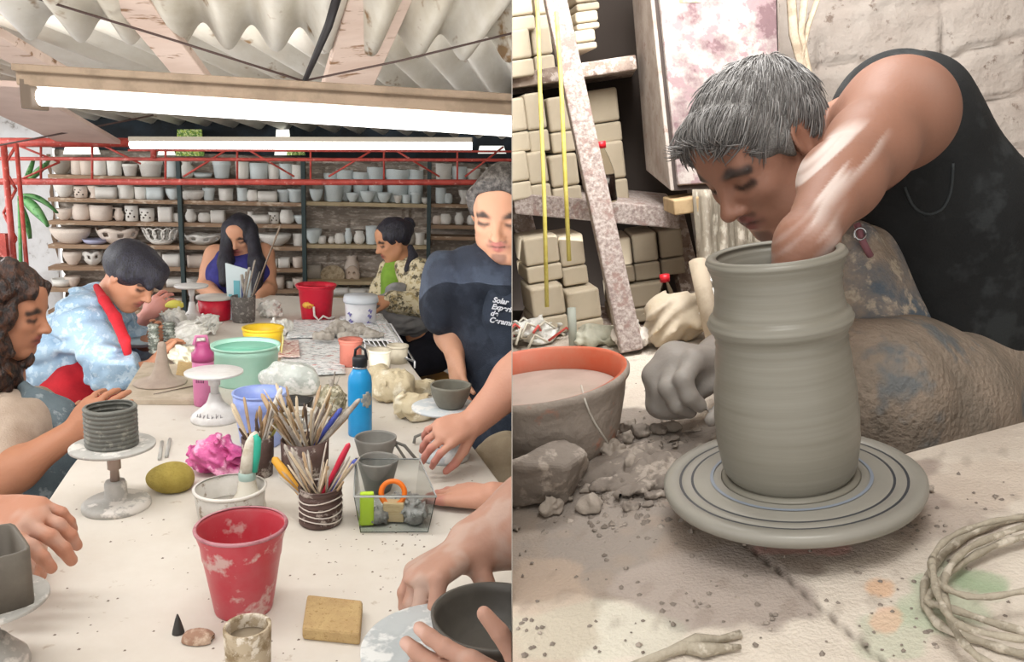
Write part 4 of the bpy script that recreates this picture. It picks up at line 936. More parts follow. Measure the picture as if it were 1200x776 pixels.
# 28 cloth bags
m_canv = mat('cream_canvas', '#d6c9ac', .9, '#c2b28f', 12, .45, .3, '#e6dec9', 24, .35, bump=.5, bscale=60)
for x, y, rx, rz, sd, lab in ((463, 468, 34, 34, 1, 'large cream cloth bundle behind the right turntable'), (440, 452, 22, 22, 2, 'cream cloth bundle right of the blue bottle'), (485, 492, 28, 30, 3, 'cream cloth bundle under the plate of the right turntable'), (496, 462, 20, 16, 4, 'small cream cloth bundle at the right table edge')):
    p, k, h = place(x, y); blob('cloth_bag', m_canv, p, (rx*k, rx*k*.8, rz*h), sd+60, amp=.22, freq=3, sharp=.5, h=rx*k/16, label=lab, cat='bag')
# 29 blue bottle
p, k, h = place(422, 509)
t = thing('water_bottle', 'bright blue metal water bottle with a black loop cap', 'bottle', p)
mb = MB(); mb.lathe(prof([(0, 0), (13.3, 0), (13.8, 2), (13.8, 60), (13, 67), (9.5, 73), (8, 76), (0, 76)], k, h), 36); mb.build('bottle_body', mat('blue_enamel', '#1f93d2', .3, '#1a86c4', 8, .4), t)
mb = MB(); mb.lathe(prof([(0, 76), (8, 76), (8, 79), (0, 79)], k, h), 28); mb.build('neck_ring', mat('steel_ring', '#b9bcc0', .25, metal=.9), t)
mb = MB(); mb.lathe(prof([(0, 79), (8.6, 79), (8.6, 88), (7.5, 90), (0, 90)], k, h), 28); mb.build('cap', mat('black_rubber', '#22252a', .4), t)
mb = MB(); mb.tube([Vector((-6*k, 0, 88*h)), Vector((-5*k, 0, 97*h)), Vector((0, 0, 101*h)), Vector((6*k, 0, 97*h)), Vector((8*k, 0, 86*h))], 1.6*k, 8); mb.build('loop', mat('black_rubber'), t)
mb = MB(); a0 = -.75
rows = [[Vector((14.1*k*math.cos(a0+u*.14), 14.1*k*math.sin(a0+u*.14), (43+w_*2.3)*h)) for u in range(-4, 5) ] for w_ in range(-4, 5)]
mb.sheet(rows); n_ = 9; keep = [f for i, f in enumerate(mb.f) if ((i % 8-3.5)/4)**2+((i//8-3.5)/4)**2 < .9]; mb.f = keep; mb.mi = [0]*len(keep); mb.sm = [True]*len(keep)
mb.build('sticker', mat('grey_sticker', '#a9a79c', .5, '#7f8a90', 60, .4), t, solid=.0006)
# 30 grey cups
for x, y, w_, hh, lab in ((440, 546, 24, 34, 'grey wet clay cup standing behind the clear box'), (443, 574, 24, 36, 'grey clay cup tapering down inside the clear box')):
    p, k, h = place(x, y); mb = MB(); mb.lathe(shell(prof([(w_*.62, 0), (w_*.66, 2), (w_, hh-2), (w_, hh)], k, h), 1.6*k), 36, wob=.015, seed=int(x)); tag(mb.build('clay_cup', mat('grey_leather_clay', '#8f8d88', .6, '#7d7b76', 14, .5, .3), loc=p), lab, 'cup')
p, k, h = place(462, 540); mb = MB(); mb.tube([Vector((-18*k, 0, 16*h)), Vector((-2*k, 2*k, 22*h)), Vector((12*k, 0, 18*h)), Vector((26*k, -4*k, 4*h))], 2*k, 8); mb.tube([Vector((-14*k, 0, 12*h)), Vector((2*k, 1*k, 18*h)), Vector((14*k, -6*k, 4*h))], 1.8*k, 8)
tag(mb.build('wire_loop', mat('grey_wire', '#77756f', .5), loc=p), 'bent grey wire tool hooked over the grey clay cup', 'tool')
p, k, h = place(494, 522); mb = MB(); mb.tube([Vector((-9*k, 0, 2*h)), Vector((-8*k, 2*k, 9*h)), Vector((0, 4*k, 12*h)), Vector((14*k, 4*k, 8*h))], 1.8*k, 8)
tag(mb.build('wire_loop', mat('grey_wire'), loc=p), 'curved grey wire hook beside the foot of the right turntable', 'tool')
# 31 clear box and contents
m_box = mat('clear_plastic', '#eef2f2', .06, trans=1, ior=1.12)
zt = TL+.072; A_, B_, C_, D_ = on(415, 582, zt), on(511, 582, zt), on(492, 538, zt), on(417, 538, zt)
b = [on(426, 620, TL+.002), on(499, 620, TL+.002)]
cc = (A_+B_+C_+D_)/4; cc.z = TL
bot = [A_.lerp(cc, .16), B_.lerp(cc, .16), C_.lerp(cc, .16), D_.lerp(cc, .16)]
for q in bot: q.z = TL+.001
t = thing('storage_box', 'clear open plastic box holding an orange ring and green scrap', 'box', cc)
mb = MB(); L_ = lambda a: a-cc
T_ = [L_(q) for q in (A_, B_, C_, D_)]; Bo = [L_(q) for q in bot]
mb.add(T_+Bo, [(4, 5, 6, 7), (0, 1, 5, 4), (1, 2, 6, 5), (2, 3, 7, 6), (3, 0, 4, 7)], smooth=False); mb.build('box_body', m_box, t, solid=.0016)
mb = MB(); mb.tube(T_+[T_[0], T_[1]], .0021, 6); mb.build('rim', mat('clear_rim', '#dfe3e2', .2, trans=.5), t)
zi = TL+.003
p, k, h = place(461, 606, zi)
mb = MB(); n_ = 28; mb.lathe([(11*k, 0), (16*k, 0), (16.5*k, 8*k), (11*k, 8*k), (11*k, 0)], 28, M=Matrix.Translation((0, 0, 16.5*h+12*h)) @ Matrix.Rotation(D(72), 4, 'X'))
tag(mb.build('tape_roll', mat('orange_plastic', '#e8741a', .4), loc=p), 'orange plastic ring standing on a wooden block in the clear box', 'ring')
mb = MB(); mb.box((-12*k, -7*k, 0), (12*k, 7*k, 22*h)); tag(mb.build('wooden_block', mat('pale_block', '#cbb68f', .7, '#b39c73', 20, .4, stretch=(1, 1, 6)), loc=p+Vector((2*k, -8*k, 0)), bevel=.002), 'pale wooden block under the orange ring in the clear box', 'block')
p, k, h = place(430, 615, zi); mb = MB(); mb.box((-8*k, -4*k, 0), (8*k, 4*k, 38*h)); tag(mb.build('sponge_scrap', mat('lime_foam', '#b5d53a', .7), loc=p, bevel=.003, rot=(0, 0, .2)), 'lime green foam piece standing in the clear box', 'foam')
for i, (x, y, r_) in enumerate(((485, 612, 14), (481, 600, 10), (444, 612, 9), (472, 594, 9))):
    p, k, h = place(x, y, zi); blob('foil_scrap', mat('silver_scrap', '#a7a7a5', .35, '#6c6a66', 30, .5, .2), p, (r_*k, r_*k*.7, r_*1.3*h), 80+i, amp=.6, sharp=.8, h=.003, label='crumpled silvery scrap in the clear box, ' + ['at its right end', 'behind the right-hand scrap', 'beside the lime foam', 'behind the orange ring'][i], cat='scrap')
# 32 right turntable and bowl
tt, c3, k3 = banding(521, 536, 58, 476, 79, 'pale blue turntable on the right carrying a small grey bowl', m_whl2, True, thick=4)
hh = kz(c3); q = c3+Vector((6*k3, -2*k3, 0)); mb = MB(); mb.lathe(shell([(a*k3, b*hh) for a, b in [(14, 0), (16, 2), (22, 14), (24, 24), (24, 26)]], 2*k3), 40, wob=.012)
tag(mb.build('clay_bowl', mat('greenish_grey_clay', '#77756a', .6, '#68665c', 20, .5, .3), loc=q), 'small grey clay bowl on the right-hand turntable', 'bowl')
# 35 front right turntable and dark bowl
tt, c4, k4 = banding(520, 848, 130, 757, 196, 'large grey-white turntable at the front right under two hands', mat('marbled_grey_plate', '#b1b6b8', .5, '#9aa0a3', 12, .45, .3, '#d3d4d3', 24, .4), True, thick=6)
CB = on(578, 764, c4.z)
kb = depth_of(CB)/F; hb = kz(CB)
mb = MB(); mb.lathe(shell([(a*kb, b*hb) for a, b in [(46, 0), (52, 4), (64, 18), (72, 34), (74, 44)]], 4*kb), 56, wob=.01, seed=5)
m_darkclay = mat('dark_wet_clay', '#54504a', .45, '#45413c', 14, .5, .3)
tag(mb.build('clay_bowl', m_darkclay, loc=CB+Vector((0, 0, .0005))), 'large dark grey clay bowl being shaped by two hands at front right', 'bowl')
# 36 front left turntable and slab-built box
tt, c5, k5 = banding(-4, 782, 70, 702, 124, 'grey turntable at the left frame edge under a square clay box', m_whl, True, thick=7)
hh = kz(c5); mb = MB(); a5 = c5+Vector((-8*k5, -4*k5, 0))
mb.lathe(shell([(48*k5, 0), (48*k5, 62*hh)], 4*k5), 48, sq=10, M=Matrix.Rotation(.75, 4, 'Z'))
tag(mb.build('clay_box', mat('brown_grey_clay', '#6e675d', .6, '#625b52', 10, .5), loc=a5), 'square grey clay box built of slabs at the left frame edge', 'box')
# 37 work board, mound and sculpture
P_ = [on(x, y, TL+.014) for x, y in ((140, 468), (231, 469), (226, 428), (168, 424))]; c = sum(P_, Vector())/4; c.z = TL
mb = MB(); mb.hexa([Vector((q.x, q.y, TL))-c for q in P_], [q-c for q in P_]); tag(mb.build('work_board', mat('beige_board', '#c3b6a4', .8, '#b0a28f', 14, .45), loc=c, bevel=.002), 'beige modelling board under the clay mound before the denim woman', 'board')
p, k, h = place(188, 449, TL+.0145); s_ = SDF(.012)
s_.cap((0, 0, 0), (0, 0, .1*h), 27*k, 27*k); s_.ell((0, 0, 0), (30*k, 30*k, 7*h)); s_.cap((2*k, 0, 6*h), (3*k, 0, 26*h), 13*k, 6*k); s_.cap((3*k, 0, 26*h), (4*k, 0, 44*h), 6*k, 5*k)
s_.p.pop(0); o = s_.mesh('clay_mound', mat('pinkish_clay', '#b9a99b', .8, '#a5958a', 14, .5, .3), h=.004, cut=[((0, 0, .0), (0, 0, -1))]); o.location = p
tag(o, 'pinkish clay mound with a conical stem on the modelling board', 'sculpture')
m_tex = mat('patterned_clay', '#cfd2cf', .8, '#4b4f4c', 34, .5, .1, stretch=(1, 1, 3.0))
for x, y, w_, hh, lab in ((181, 414, 6.5, 34, 'dark patterned clay column held between two hands'), (199, 408, 7, 30, 'second dark patterned clay column behind the first')):
    p, k, h = place(x, y, TL+.03); mb = MB(); pr = []
    for i in range(8): z = hh*i/8; pr += [(w_*.75, z), (w_, z+hh/18), (w_, z+hh/11), (w_*.75, z+hh/8.2)]
    mb.lathe([(0, 0)]+prof(pr, k, h)+[(0, hh*h)], 20); o = mb.build('patterned_column', mat('dark_green_clay', '#5d625a', .8, '#a8aca4', 60, .42, .1), loc=p); tag(o, lab, 'sculpture')
for x, y, lab in ((164, 405, 'pale blue dish behind the clay columns, left one'), (221, 404, 'pale blue dish behind the clay columns, right one')):
    p, k, h = place(x, y); mb = MB(); mb.lathe([(0, 0)]+prof([(14, 0), (20, 5), (21, 6), (14, 3)], k, h)+[(0, 3*h)], 32); tag(mb.build('dish', mat('pale_blue_glaze', '#b9cdd8', .35), loc=p), lab, 'dish')
p, k, h = place(196, 470); stick(on(180, 462, TL+.016), on(228, 452, TL+.016), 1.2*k, TOOLC[3], 'thin dark tool lying on the modelling board', 'clay_tool')
# ------------------------------------------------------------------ people: heads, hands, bodies
# colour slots of a skin field: 0 skin, 1 lips, 2 dark line, 3 hair coloured, 4 reddish skin, 5 clay dust
def head(s, c, B, hh, male=False, lids=True, wide=1.0, neck=None, neck_r=.055, stubble=False, lipk=1, fold=0):
    c = Vector(c)
    def T(x, y, z): return c + B @ (Vector((x*wide, y, z))*hh)
    R = np.array(B); f = hh
    e = lambda p, r, col=0, k=.03, op='+', RR=None: s.ell(T(*p), [r[0]*f*wide, r[1]*f, r[2]*f], R if RR is None else RR, col, k*f, op)
    cp = lambda a, b, ra, rb=None, col=0, k=.03, op='+': s.cap(T(*a), T(*b), ra*f, (ra if rb is None else rb)*f, col, k*f, op)
    e((0, -.07, .13), (.315, .40, .35)); e((0, .02, .05), (.30, .36, .36), k=.06)
    e((0, .10, -.13), (.245, .25, .33), k=.08)
    for sx in (-1, 1):
        cp((sx*.235, -.03, -.17), (sx*.10, .23, -.40), .075, .075, k=.10)
        e((sx*.155, .235, -.075), (.10, .085, .075), k=.08)
        e((sx*.15, .12, -.24), (.12, .15, .15), k=.1)
    e((0, .255, -.405), (.10, .075, .075), k=.07)
    cp((-.16, .275, .10), (.16, .275, .10), .055, k=.06)
    e((0, .22, .24), (.22, .12, .16), k=.08)
    for sx in (-1, 1):
        e((sx*.135, .385, .030), (.085, .07, .052), k=.05, op='-')
        e((sx*.135, .268, .028), (.070, .062, .052), k=.02)
        cp((sx*.085, .325, .012), (sx*.135, .340, .002), .006, .008, 2, .006)
        cp((sx*.135, .340, .002), (sx*.195, .300, .014), .008, .006, 2, .006)
        cp((sx*.06, .342, .100), (sx*.14, .346, .116), .012, .014, 3, .010)
        cp((sx*.14, .346, .116), (sx*.225, .292, .092), .014, .008, 3, .010)
    cp((0, .325, .075), (0, .425, -.10), .028, .046, k=.04)
    e((0, .425, -.115), (.052, .05, .042), k=.03)
    for sx in (-1, 1): e((sx*.052, .375, -.130), (.034, .045, .030), k=.025); e((sx*.030, .405, -.152), (.010, .014, .008), 2, .008, '-')
    e((0, .28, -.235), (.135, .085, .095), k=.06)
    lc = 1
    cp((-.085, .315, -.228), (-.02, .362, -.212), .012, .020, lc, .015); cp((.085, .315, -.228), (.02, .362, -.212), .012, .020, lc, .015); cp((-.02, .362, -.212), (.02, .362, -.212), .018, .018, lc, .015)
    cp((-.07, .318, -.255), (0, .355, -.265), .015, .026, lc, .015); cp((.07, .318, -.255), (0, .355, -.265), .015, .026, lc, .015)
    cp((-.095, .318, -.240), (0, .392, -.238), .007, .007, 2, .006, '-'); cp((.095, .318, -.240), (0, .392, -.238), .007, .007, 2, .006, '-')
    if stubble:
        cp((-.07, .338, -.188), (.07, .338, -.188), .009, .009, 6, .015); e((0, .30, -.40), (.06, .04, .045), 6, .04)
    for sx in (-1, 1):
        ec = (sx*.315, -.045, .0)
        RR = np.array(B @ Matrix.Rotation(sx*D(-22), 3, 'Z') @ Matrix.Rotation(D(-8), 3, 'X'))
        s.ell(T(*ec), [.028*f, .085*f, .135*f], RR, 0, .012*f)
        s.ell(T(sx*.345, -.03, .02), [.022*f, .045*f, .080*f], RR, 4, .012*f, '-')
        s.ell(T(sx*.325, .0, -.015), [.02*f, .02*f, .035*f], RR, 0, .015*f)
    if neck is not None:
        s.cap(T(0, -.10, -.22), neck, neck_r*hh/.23*1.05, neck_r*hh/.23*1.15, 0, .10*f)
    return T
def hand(s, W, f, n, L, side=1, curl=((20, 30, 20),)*4, spread=8, th=(.55, .75, .25), thb=(.1, .35), col=0, k=.10, nails=None, fr=1.0, ccol=None):
    """W wrist, f fingers' direction, n palm normal, side +1: thumb towards f x n"""
    f = Vector(f).normalized(); n = Vector(n); n = (n - f*n.dot(f)).normalized(); t = f.cross(n)*side
    W = Vector(W); P = lambda a, b, c: W + f*(a*L) + t*(b*L) + n*(c*L)
    R = np.array(Matrix((t, f, n)).transposed())
    s.ell(P(.30, -.02, 0), [.20*L, .30*L, .085*L], R, col, k*L*.6)
    s.cap(P(.0, 0, 0), P(.2, 0, 0), .115*L, .12*L, col, .06*L)
    base = (.17, .055, -.06, -.165); ln = (.40, .44, .41, .33); rr = (.052, .054, .051, .044)
    tips = []
    for i in range(4):
        b0 = P(.50 - .03*abs(i-1), base[i], 0.0); s.cap(P(.12, base[i]*.5, 0), b0, .075*L, (rr[i]+.010)*L*fr, col, .05*L)
        a = 0; sp = D(spread)*(1.5-i); d0 = (f*math.cos(sp) + t*math.sin(sp)); p = b0; r = rr[i]*L*fr
        for j, (sg, r2_) in enumerate(((.47, .92), (.29, .84), (.24, .74))):
            a += D(curl[i][j]); d = d0*math.cos(a) + n*math.sin(a); q = p + d*(ln[i]*sg*L)
            s.cap(p, q, r, rr[i]*L*r2_*fr, col if ccol is None or j < 1 else ccol, .012*L if j else .02*L); s.ell(p, r*1.06, None, col, .012*L); r = rr[i]*L*r2_*fr; p = q
        tips.append((p, d, -(d0*math.sin(a)*-1) if False else None))
        if nails is not None:
            nn = (d0*math.sin(a) - n*math.cos(a)); s.ell(p - d*.02*L + nn*r*.75, [r*.6, r*.9, r*.4], np.array(Matrix((t, d, nn)).transposed()), nails, .004*L)
    b0 = P(.10, .10, .03); d = (f*th[0] + t*th[1] + n*th[2]).normalized(); p = b0; q = b0 + d*.26*L
    s.cap(p, q, .085*L, .066*L, col, .06*L); p = q; d = (d + f*thb[0]*2 - t*thb[0] + n*thb[0]*.3).normalized(); q = p + d*.19*L; s.cap(p, q, .062*L, .056*L, col, .02*L)
    p = q; d = (d + f*thb[1] - t*thb[1]*.6 + n*thb[1]*.2).normalized(); q = p + d*.15*L; s.cap(p, q, .056*L, .045*L, col if ccol is None else ccol, .012*L)
    if nails is not None:
        nn = d.cross(f.cross(d)).normalized()*-1
    return tips
def arm(s, S, E, W, u=1.0, col=0, rs=(.046, .037, .036, .026)):
    S, E, W = Vector(S), Vector(E), Vector(W)
    m = S.lerp(E, .45); s.cap(S, m, rs[0]*u, rs[0]*.98*u, col, .02*u); s.cap(m, E, rs[0]*.98*u, rs[1]*u*.95, col, .03*u)
    m = E.lerp(W, .3); s.cap(E, m, rs[1]*u*.95, rs[2]*1.05*u, col, .02*u); s.cap(m, W, rs[2]*1.05*u, rs[3]*u, col, .03*u)
SKIN = mat('skin', vcol=True, rough=.55, sss=.08, bump=.08, bscale=180)
def skin_cols(skin, lips, dark='#2b1b17', hair='#2a211e', red=None, clay='#c9bcb4', stub='#6b4c3f'):
    return [skin, lips, dark, hair, red or skin, clay, stub]
def strands(name, roots, m, parent, r=.0012, seg=6):
    mb = MB()
    for pts, rr in roots: mb.tube(pts, [rr]*(len(pts)-1)+[rr*.3], 4, caps=False)
    return mb.build(name, m, parent)
def hair_mat(name, col, col2, str_=(40, 40, 6)):
    return mat(name, col, .42, col2, 6, .45, .2, bump=.5, bscale=12, stretch=str_, spec=.5)
def cloth_mat(name, col, col2, **k):
    return mat(name, col, .9, col2, k.pop('scale', 14), k.pop('cover', .45), .3, bump=.25, bscale=300, **k)
def fold(seed, fr=28, amp=.005, axis=(1, 1, .4)):
    w1 = wave(seed, fr, amp); w2 = wave(seed+1, fr*2.3, amp*.4); ax = np.array(axis)
    return lambda P: np.abs(w1(P*ax))*-1.2 + w2(P*ax)
# ------------------------------------------------------------------ the people around the long table
ctx('L')
def torso(s, Sl, Sr, Ch, Pv, u=1, r=(.065, .115, .12), col=0, k=.05):
    s.cap(Sl, Sr, r[0]*u, r[0]*u, col, k); s.cap((Vector(Sl)+Vector(Sr))/2, Ch, r[0]*1.1*u, r[1]*u, col, k)
    d = (Vector(Sl)-Vector(Sr)).normalized()*.05*u
    s.cap(Vector(Ch)+d, Vector(Pv)+d, r[1]*u*.92, r[2]*u, col, k); s.cap(Vector(Ch)-d, Vector(Pv)-d, r[1]*u*.92, r[2]*u, col, k)
def legs(s, Pv, fw, u=1, col=0, seat_z=None, r=(.085, .06, .045)):
    Pv = Vector((Pv[0], Pv[1], min(Pv[2], .70)))
    """seated legs, thighs forward along fw, feet on the floor"""
    fw = Vector(fw).normalized(); sd = Vector((-fw.y, fw.x, 0)); Pv = Vector(Pv)
    for q in (-1, 1):
        h = Pv + sd*q*.09*u; kn = h + fw*.36*u + Vector((0, 0, .0)); an = Vector((kn.x+fw.x*.02, kn.y+fw.y*.02, .09))
        s.cap(h, kn, r[0]*u, r[1]*u, col, .04); s.cap(kn, an, r[1]*u, r[2]*u, col, .03)
def shoes(p, Pv, fw, u=1, m=None):
    fw = Vector(fw).normalized(); sd = Vector((-fw.y, fw.x, 0)); Pv = Vector(Pv)
    for q in (-1, 1):
        an = Pv + sd*q*.09*u + fw*.38*u; s = SDF(.03); s.cap((an.x, an.y, .06), (an.x, an.y, .10), .042*u, .045*u); s.cap((an.x-fw.x*.03, an.y-fw.y*.03, .045), (an.x+fw.x*.14, an.y+fw.y*.14, .038), .045*u, .038*u)
        s.mesh('shoe', m or mat('dark_shoe', '#3a3532', .6), h=.009, parent=p, cut=[((0, 0, .003), (0, 0, -1))])
def stool(c, z, lab, m, legc=4):
    t = thing('stool', lab, 'stool', (c.x, c.y, 0)); mb = MB(); mb.lathe([(0, z-.03), (.15, z-.03), (.155, z-.01), (.14, z), (0, z)], 28); mb.build('seat', m, t)
    for i in range(legc):
        a = PI/4+i*PI/2; mb = MB(); mb.tube([Vector((.1*math.cos(a), .1*math.sin(a), z-.03)), Vector((.15*math.cos(a), .15*math.sin(a), 0))], .014, 8); mb.build('leg', m, t)
    return t
def person(lab, pos):
    return thing('person', lab, 'person', pos)
def fin(p):
    """children were modelled in place: shift them to the person's own origin"""
    for ch in p.children:
        ch.matrix_parent_inverse = Matrix.Translation(-p.location)
J = at
# --- denim woman bent over the clay columns
p = person('woman with dark bun in a blue denim jacket bending over clay work', Vector((J(100, 470, 2.6).x, J(100, 470, 2.6).y, 0)))
hc = J(154, 325, 2.55); B = basis((.80, -.22, -.58), (.35, .0, .8))
s = SDF(.02); T2 = head(s, hc, B, .205, neck=J(128, 350, 2.6), neck_r=.05)
Sl, Sr = J(98, 378, 2.48), J(126, 362, 2.78); El, Er = J(140, 447, 2.42), J(150, 404, 2.85); Wl, Wr = J(176, 431, 2.44), J(176, 402, 2.72)
arm(s, Sl, El, Wl, .95); arm(s, Sr, Er, Wr, .95); torso(s, Sl, Sr, J(85, 420, 2.62), J(92, 490, 2.66), .8)
hand(s, Wl, J(196, 404, 2.50)-Wl, (.3, .6, .4), .15, -1, curl=((20, 35, 20),)*4, k=.08); hand(s, Wr, J(192, 380, 2.68)-Wr, (.2, -.6, .3), .15, 1, curl=((20, 40, 25),)*4)
s.mesh('body', SKIN, h=.0045, parent=p, cols=skin_cols('#b98265', '#a65c55'))
s = SDF(.03); s.ell(T2(0, -.09, .16), [.205*.36, .205*.44, .205*.39], np.array(B)); s.ell(T2(0, .16, .33), [.05, .05, .03], np.array(B))
for sx in (-1, 1): s.cap(T2(sx*.1, .24, .32), T2(sx*.28, .10, .12), .020, .020)
s.cap(T2(.05, .30, .34), T2(.16, .42, .14), .016, .008); s.cap(T2(-.05, .30, .34), T2(-.12, .42, .12), .016, .008)
s.ell(T2(0, .10, -.12), [.21*.24, .21*.3, .21*.36], np.array(B), op='-', k=.012)
m_bh = hair_mat('black_hair', '#15131a', '#2b2a3a')
s.mesh('hair', m_bh, h=.0045, parent=p, disp=fold(3, 60, .002))
s = SDF(.01); c_ = J(141, 291, 2.58); s.ell(c_, (.026, .026, .022)); s.cap(c_, J(148, 300, 2.56), .016, .02); s.mesh('hair_bun', hair_mat('brown_black_hair', '#2b1717', '#4a2624'), h=.004, parent=p, disp=fold(5, 120, .003))
m_den = cloth_mat('denim', '#9fb9cf', '#7f9cb8', scale=10, col3='#b6cada', scale3=40, cover3=.4)
s = SDF(.04); torso(s, Sl, Sr, J(84, 415, 2.62), J(95, 462, 2.64), 1, (.075, .125, .12)); s.cap(Sl, El, .064, .058); s.cap(El, J(163, 434, 2.42), .056, .048); s.cap(Sr, Er, .06, .055); s.cap(Er, J(166, 402, 2.78), .05, .045)
s.mesh('denim_jacket', m_den, h=.006, parent=p, disp=fold(2, 30, .010, (1, 1, 1.3)), cut=[(J(100, 440, 2.6), (0.1, 0, -1)), (J(166, 433, 2.42), (J(176, 431, 2.44)-El))])
s = SDF(.008); s.chain([J(113, 336, 2.52), J(122, 352, 2.44), J(135, 372, 2.40), J(146, 398, 2.36), J(152, 425, 2.44)], [.010, .015, .017, .015, .010]); s.chain([J(113, 336, 2.56), J(130, 350, 2.66), J(142, 368, 2.70)], [.010, .013, .012])
m_redc = cloth_mat('red_cotton', '#c0202c', '#a31622'); s.mesh('red_collar', m_redc, h=.004, parent=p)
s = SDF(.04); s.cap(J(90, 446, 2.60), J(148, 446, 2.52), .085, .045); s.cap(J(95, 460, 2.55), J(120, 520, 2.52), .12, .11); legs(s, J(95, 500, 2.62), (.9, -.1, 0)); s.mesh('red_apron', m_redc, h=.008, parent=p, disp=fold(8, 22, .010))
shoes(p, J(95, 500, 2.62), (.9, -.1, 0)); fin(p)
c = J(95, 500, 2.62); stool(c, min(c.z, .70)-.10, 'wooden stool under the woman in the denim jacket', mat('stool_wood', '#a97d4f', .6))
# --- front left woman with curly dark hair
p = person('woman with long curly dark hair in a beige shirt and grey-blue apron', Vector((J(20, 520, 1.9).x, J(20, 520, 1.9).y, 0)))
hc = J(10, 366, 1.83); B = basis((.93, .12, -.22), (0, 0, 1))
s = SDF(.02); T1 = head(s, hc, B, .20, neck=J(-2, 445, 1.86))
Sl, Sr = J(4, 512, 1.72), J(34, 490, 2.02); El, Er = J(-12, 572, 1.62), J(52, 552, 2.06); Wl, Wr = J(84, 507, 1.70), J(84, 502, 1.92)
arm(s, Sl, El, Wl, 1.0, rs=(.046, .040, .037, .026)); arm(s, Sr, Er, Wr, .95); torso(s, Sl, Sr, J(15, 540, 1.86), J(20, 640, 1.9), .8)
hand(s, Wl, J(118, 474, 1.70)-Wl, (.4, .7, .2), .155, -1, curl=((8, 22, 15), (14, 25, 15), (22, 30, 20), (30, 35, 20)), spread=5)
hand(s, Wr, J(112, 478, 1.88)-Wr, (.3, -.8, .2), .15, 1, curl=((20, 30, 20),)*4)
s.mesh('body', SKIN, h=.004, parent=p, cols=skin_cols('#b07a5e', '#9c5550'))
m_beige = cloth_mat('beige_shirt', '#b8a697', '#a49282')
s = SDF(.04); torso(s, Sl, Sr, J(12, 530, 1.86), J(18, 630, 1.92), 1, (.07, .125, .13)); s.cap(Sl, Sl.lerp(El, .75), .062, .060); s.cap(Sr, Sr.lerp(Er, .6), .058, .056)
s.mesh('shirt', m_beige, h=.006, parent=p, disp=fold(12, 26, .008))
m_apr = cloth_mat('grey_blue_apron', '#67757c', '#55626a', col3='#8d979b', scale3=30, cover3=.3)
s = SDF(.04); s.cap(J(56, 498, 1.84), J(50, 545, 1.86), .070, .115); s.cap(J(44, 545, 1.88), J(38, 640, 1.92), .118, .135); s.chain([J(28, 452, 1.84), J(44, 474, 1.82), J(56, 492, 1.82)], [.012, .012, .016])
legs(s, J(20, 640, 1.92), (.9, .15, 0)); s.mesh('apron', m_apr, h=.006, parent=p, disp=fold(13, 20, .007), cut=[(J(-4, 500, 1.86), (-1, 0, .0))])
m_ch = hair_mat('curly_hair', '#191212', '#4a2c1c', (18, 18, 10))
s = SDF(.035); s.ell(T1(0, -.10, .16), [.078, .088, .084], np.array(B)); s.ell(T1(0, -.28, -.1), [.075, .07, .1], np.array(B)); s.ell(T1(0, -.2, -.42), [.085, .075, .10], np.array(B)); s.ell(T1(.15, -.02, -.55), [.06, .06, .08], np.array(B)); s.cap(T1(.28, -.02, .25), T1(.34, -.02, -.3), .022, .026); s.cap(T1(.34, -.02, -.3), T1(.33, .05, -.75), .028, .034); s.ell(T1(0, .36, -.05), [.066, .058, .085], np.array(B), op='-', k=.012); s.ell(T1(.16, .30, -.12), [.05, .045, .085], np.array(B), op='-', k=.012)
w_a, w_b = wave(31, 55, .008), wave(32, 120, .004)
o = s.mesh('hair', m_ch, h=.0045, parent=p, disp=lambda P: np.abs(w_a(P))*-1.4+w_b(P))
rr = random.Random(9); roots = []
for i in range(90):
    a = rr.uniform(0, 1); x0 = T1(rr.uniform(.1, .38), rr.uniform(-.45, .02), rr.uniform(-.45, .2)); pts = []; ph = rr.uniform(0, 6.28); ln = rr.uniform(.08, .17); rad = rr.uniform(.005, .010)
    for j in range(16): v = j/15; pts.append(x0 + Vector((.02*v + rad*math.cos(ph+v*16)*(.3+v), rad*math.sin(ph+v*16)*(.3+v) - .01, -ln*v)))
    roots.append((pts, rr.uniform(.0018, .0034)))
strands('hair_curls', roots, hair_mat('curl_brown', '#2a1a14', '#6b4226', (10, 10, 10)), p)
shoes(p, J(20, 640, 1.92), (.9, .15, 0)); fin(p)
c = J(20, 640, 1.92); stool(c, min(c.z, .70)-.10, 'wooden stool under the curly-haired woman', mat('stool_wood'))
# --- woman in purple at the far end
p = person('woman with long straight black hair in a sleeveless purple-blue top', Vector((J(280, 340, 3.9).x, J(280, 340, 3.9).y, 0)))
hc = J(281, 277, 3.85); B = basis((-.05, -.9, -.38), (0, 0, 1))
s = SDF(.02); T3 = head(s, hc, B, .190, neck=J(281, 303, 3.9), neck_r=.045)
Sl, Sr = J(253, 300, 3.9), J(308, 298, 3.9); El, Er = J(239, 336, 3.85), J(316, 338, 3.85); Wl, Wr = J(258, 348, 3.68), J(302, 352, 3.68)
arm(s, Sl, El, Wl, .95, rs=(.046, .037, .036, .026)); arm(s, Sr, Er, Wr, .95); torso(s, Sl, Sr, J(281, 325, 3.92), J(281, 385, 3.95), .88, (.05, .115, .12))
hand(s, Wl, (.9, -.5, -.1), (0, 0, -1), .15, -1); hand(s, Wr, (-.8, -.5, -.1), (0, 0, -1), .15, 1)
s.mesh('body', SKIN, h=.0055, parent=p, cols=skin_cols('#c99476', '#b0605a'))
m_pur = cloth_mat('purple_blue_top', '#3b3a86', '#2c2b66')
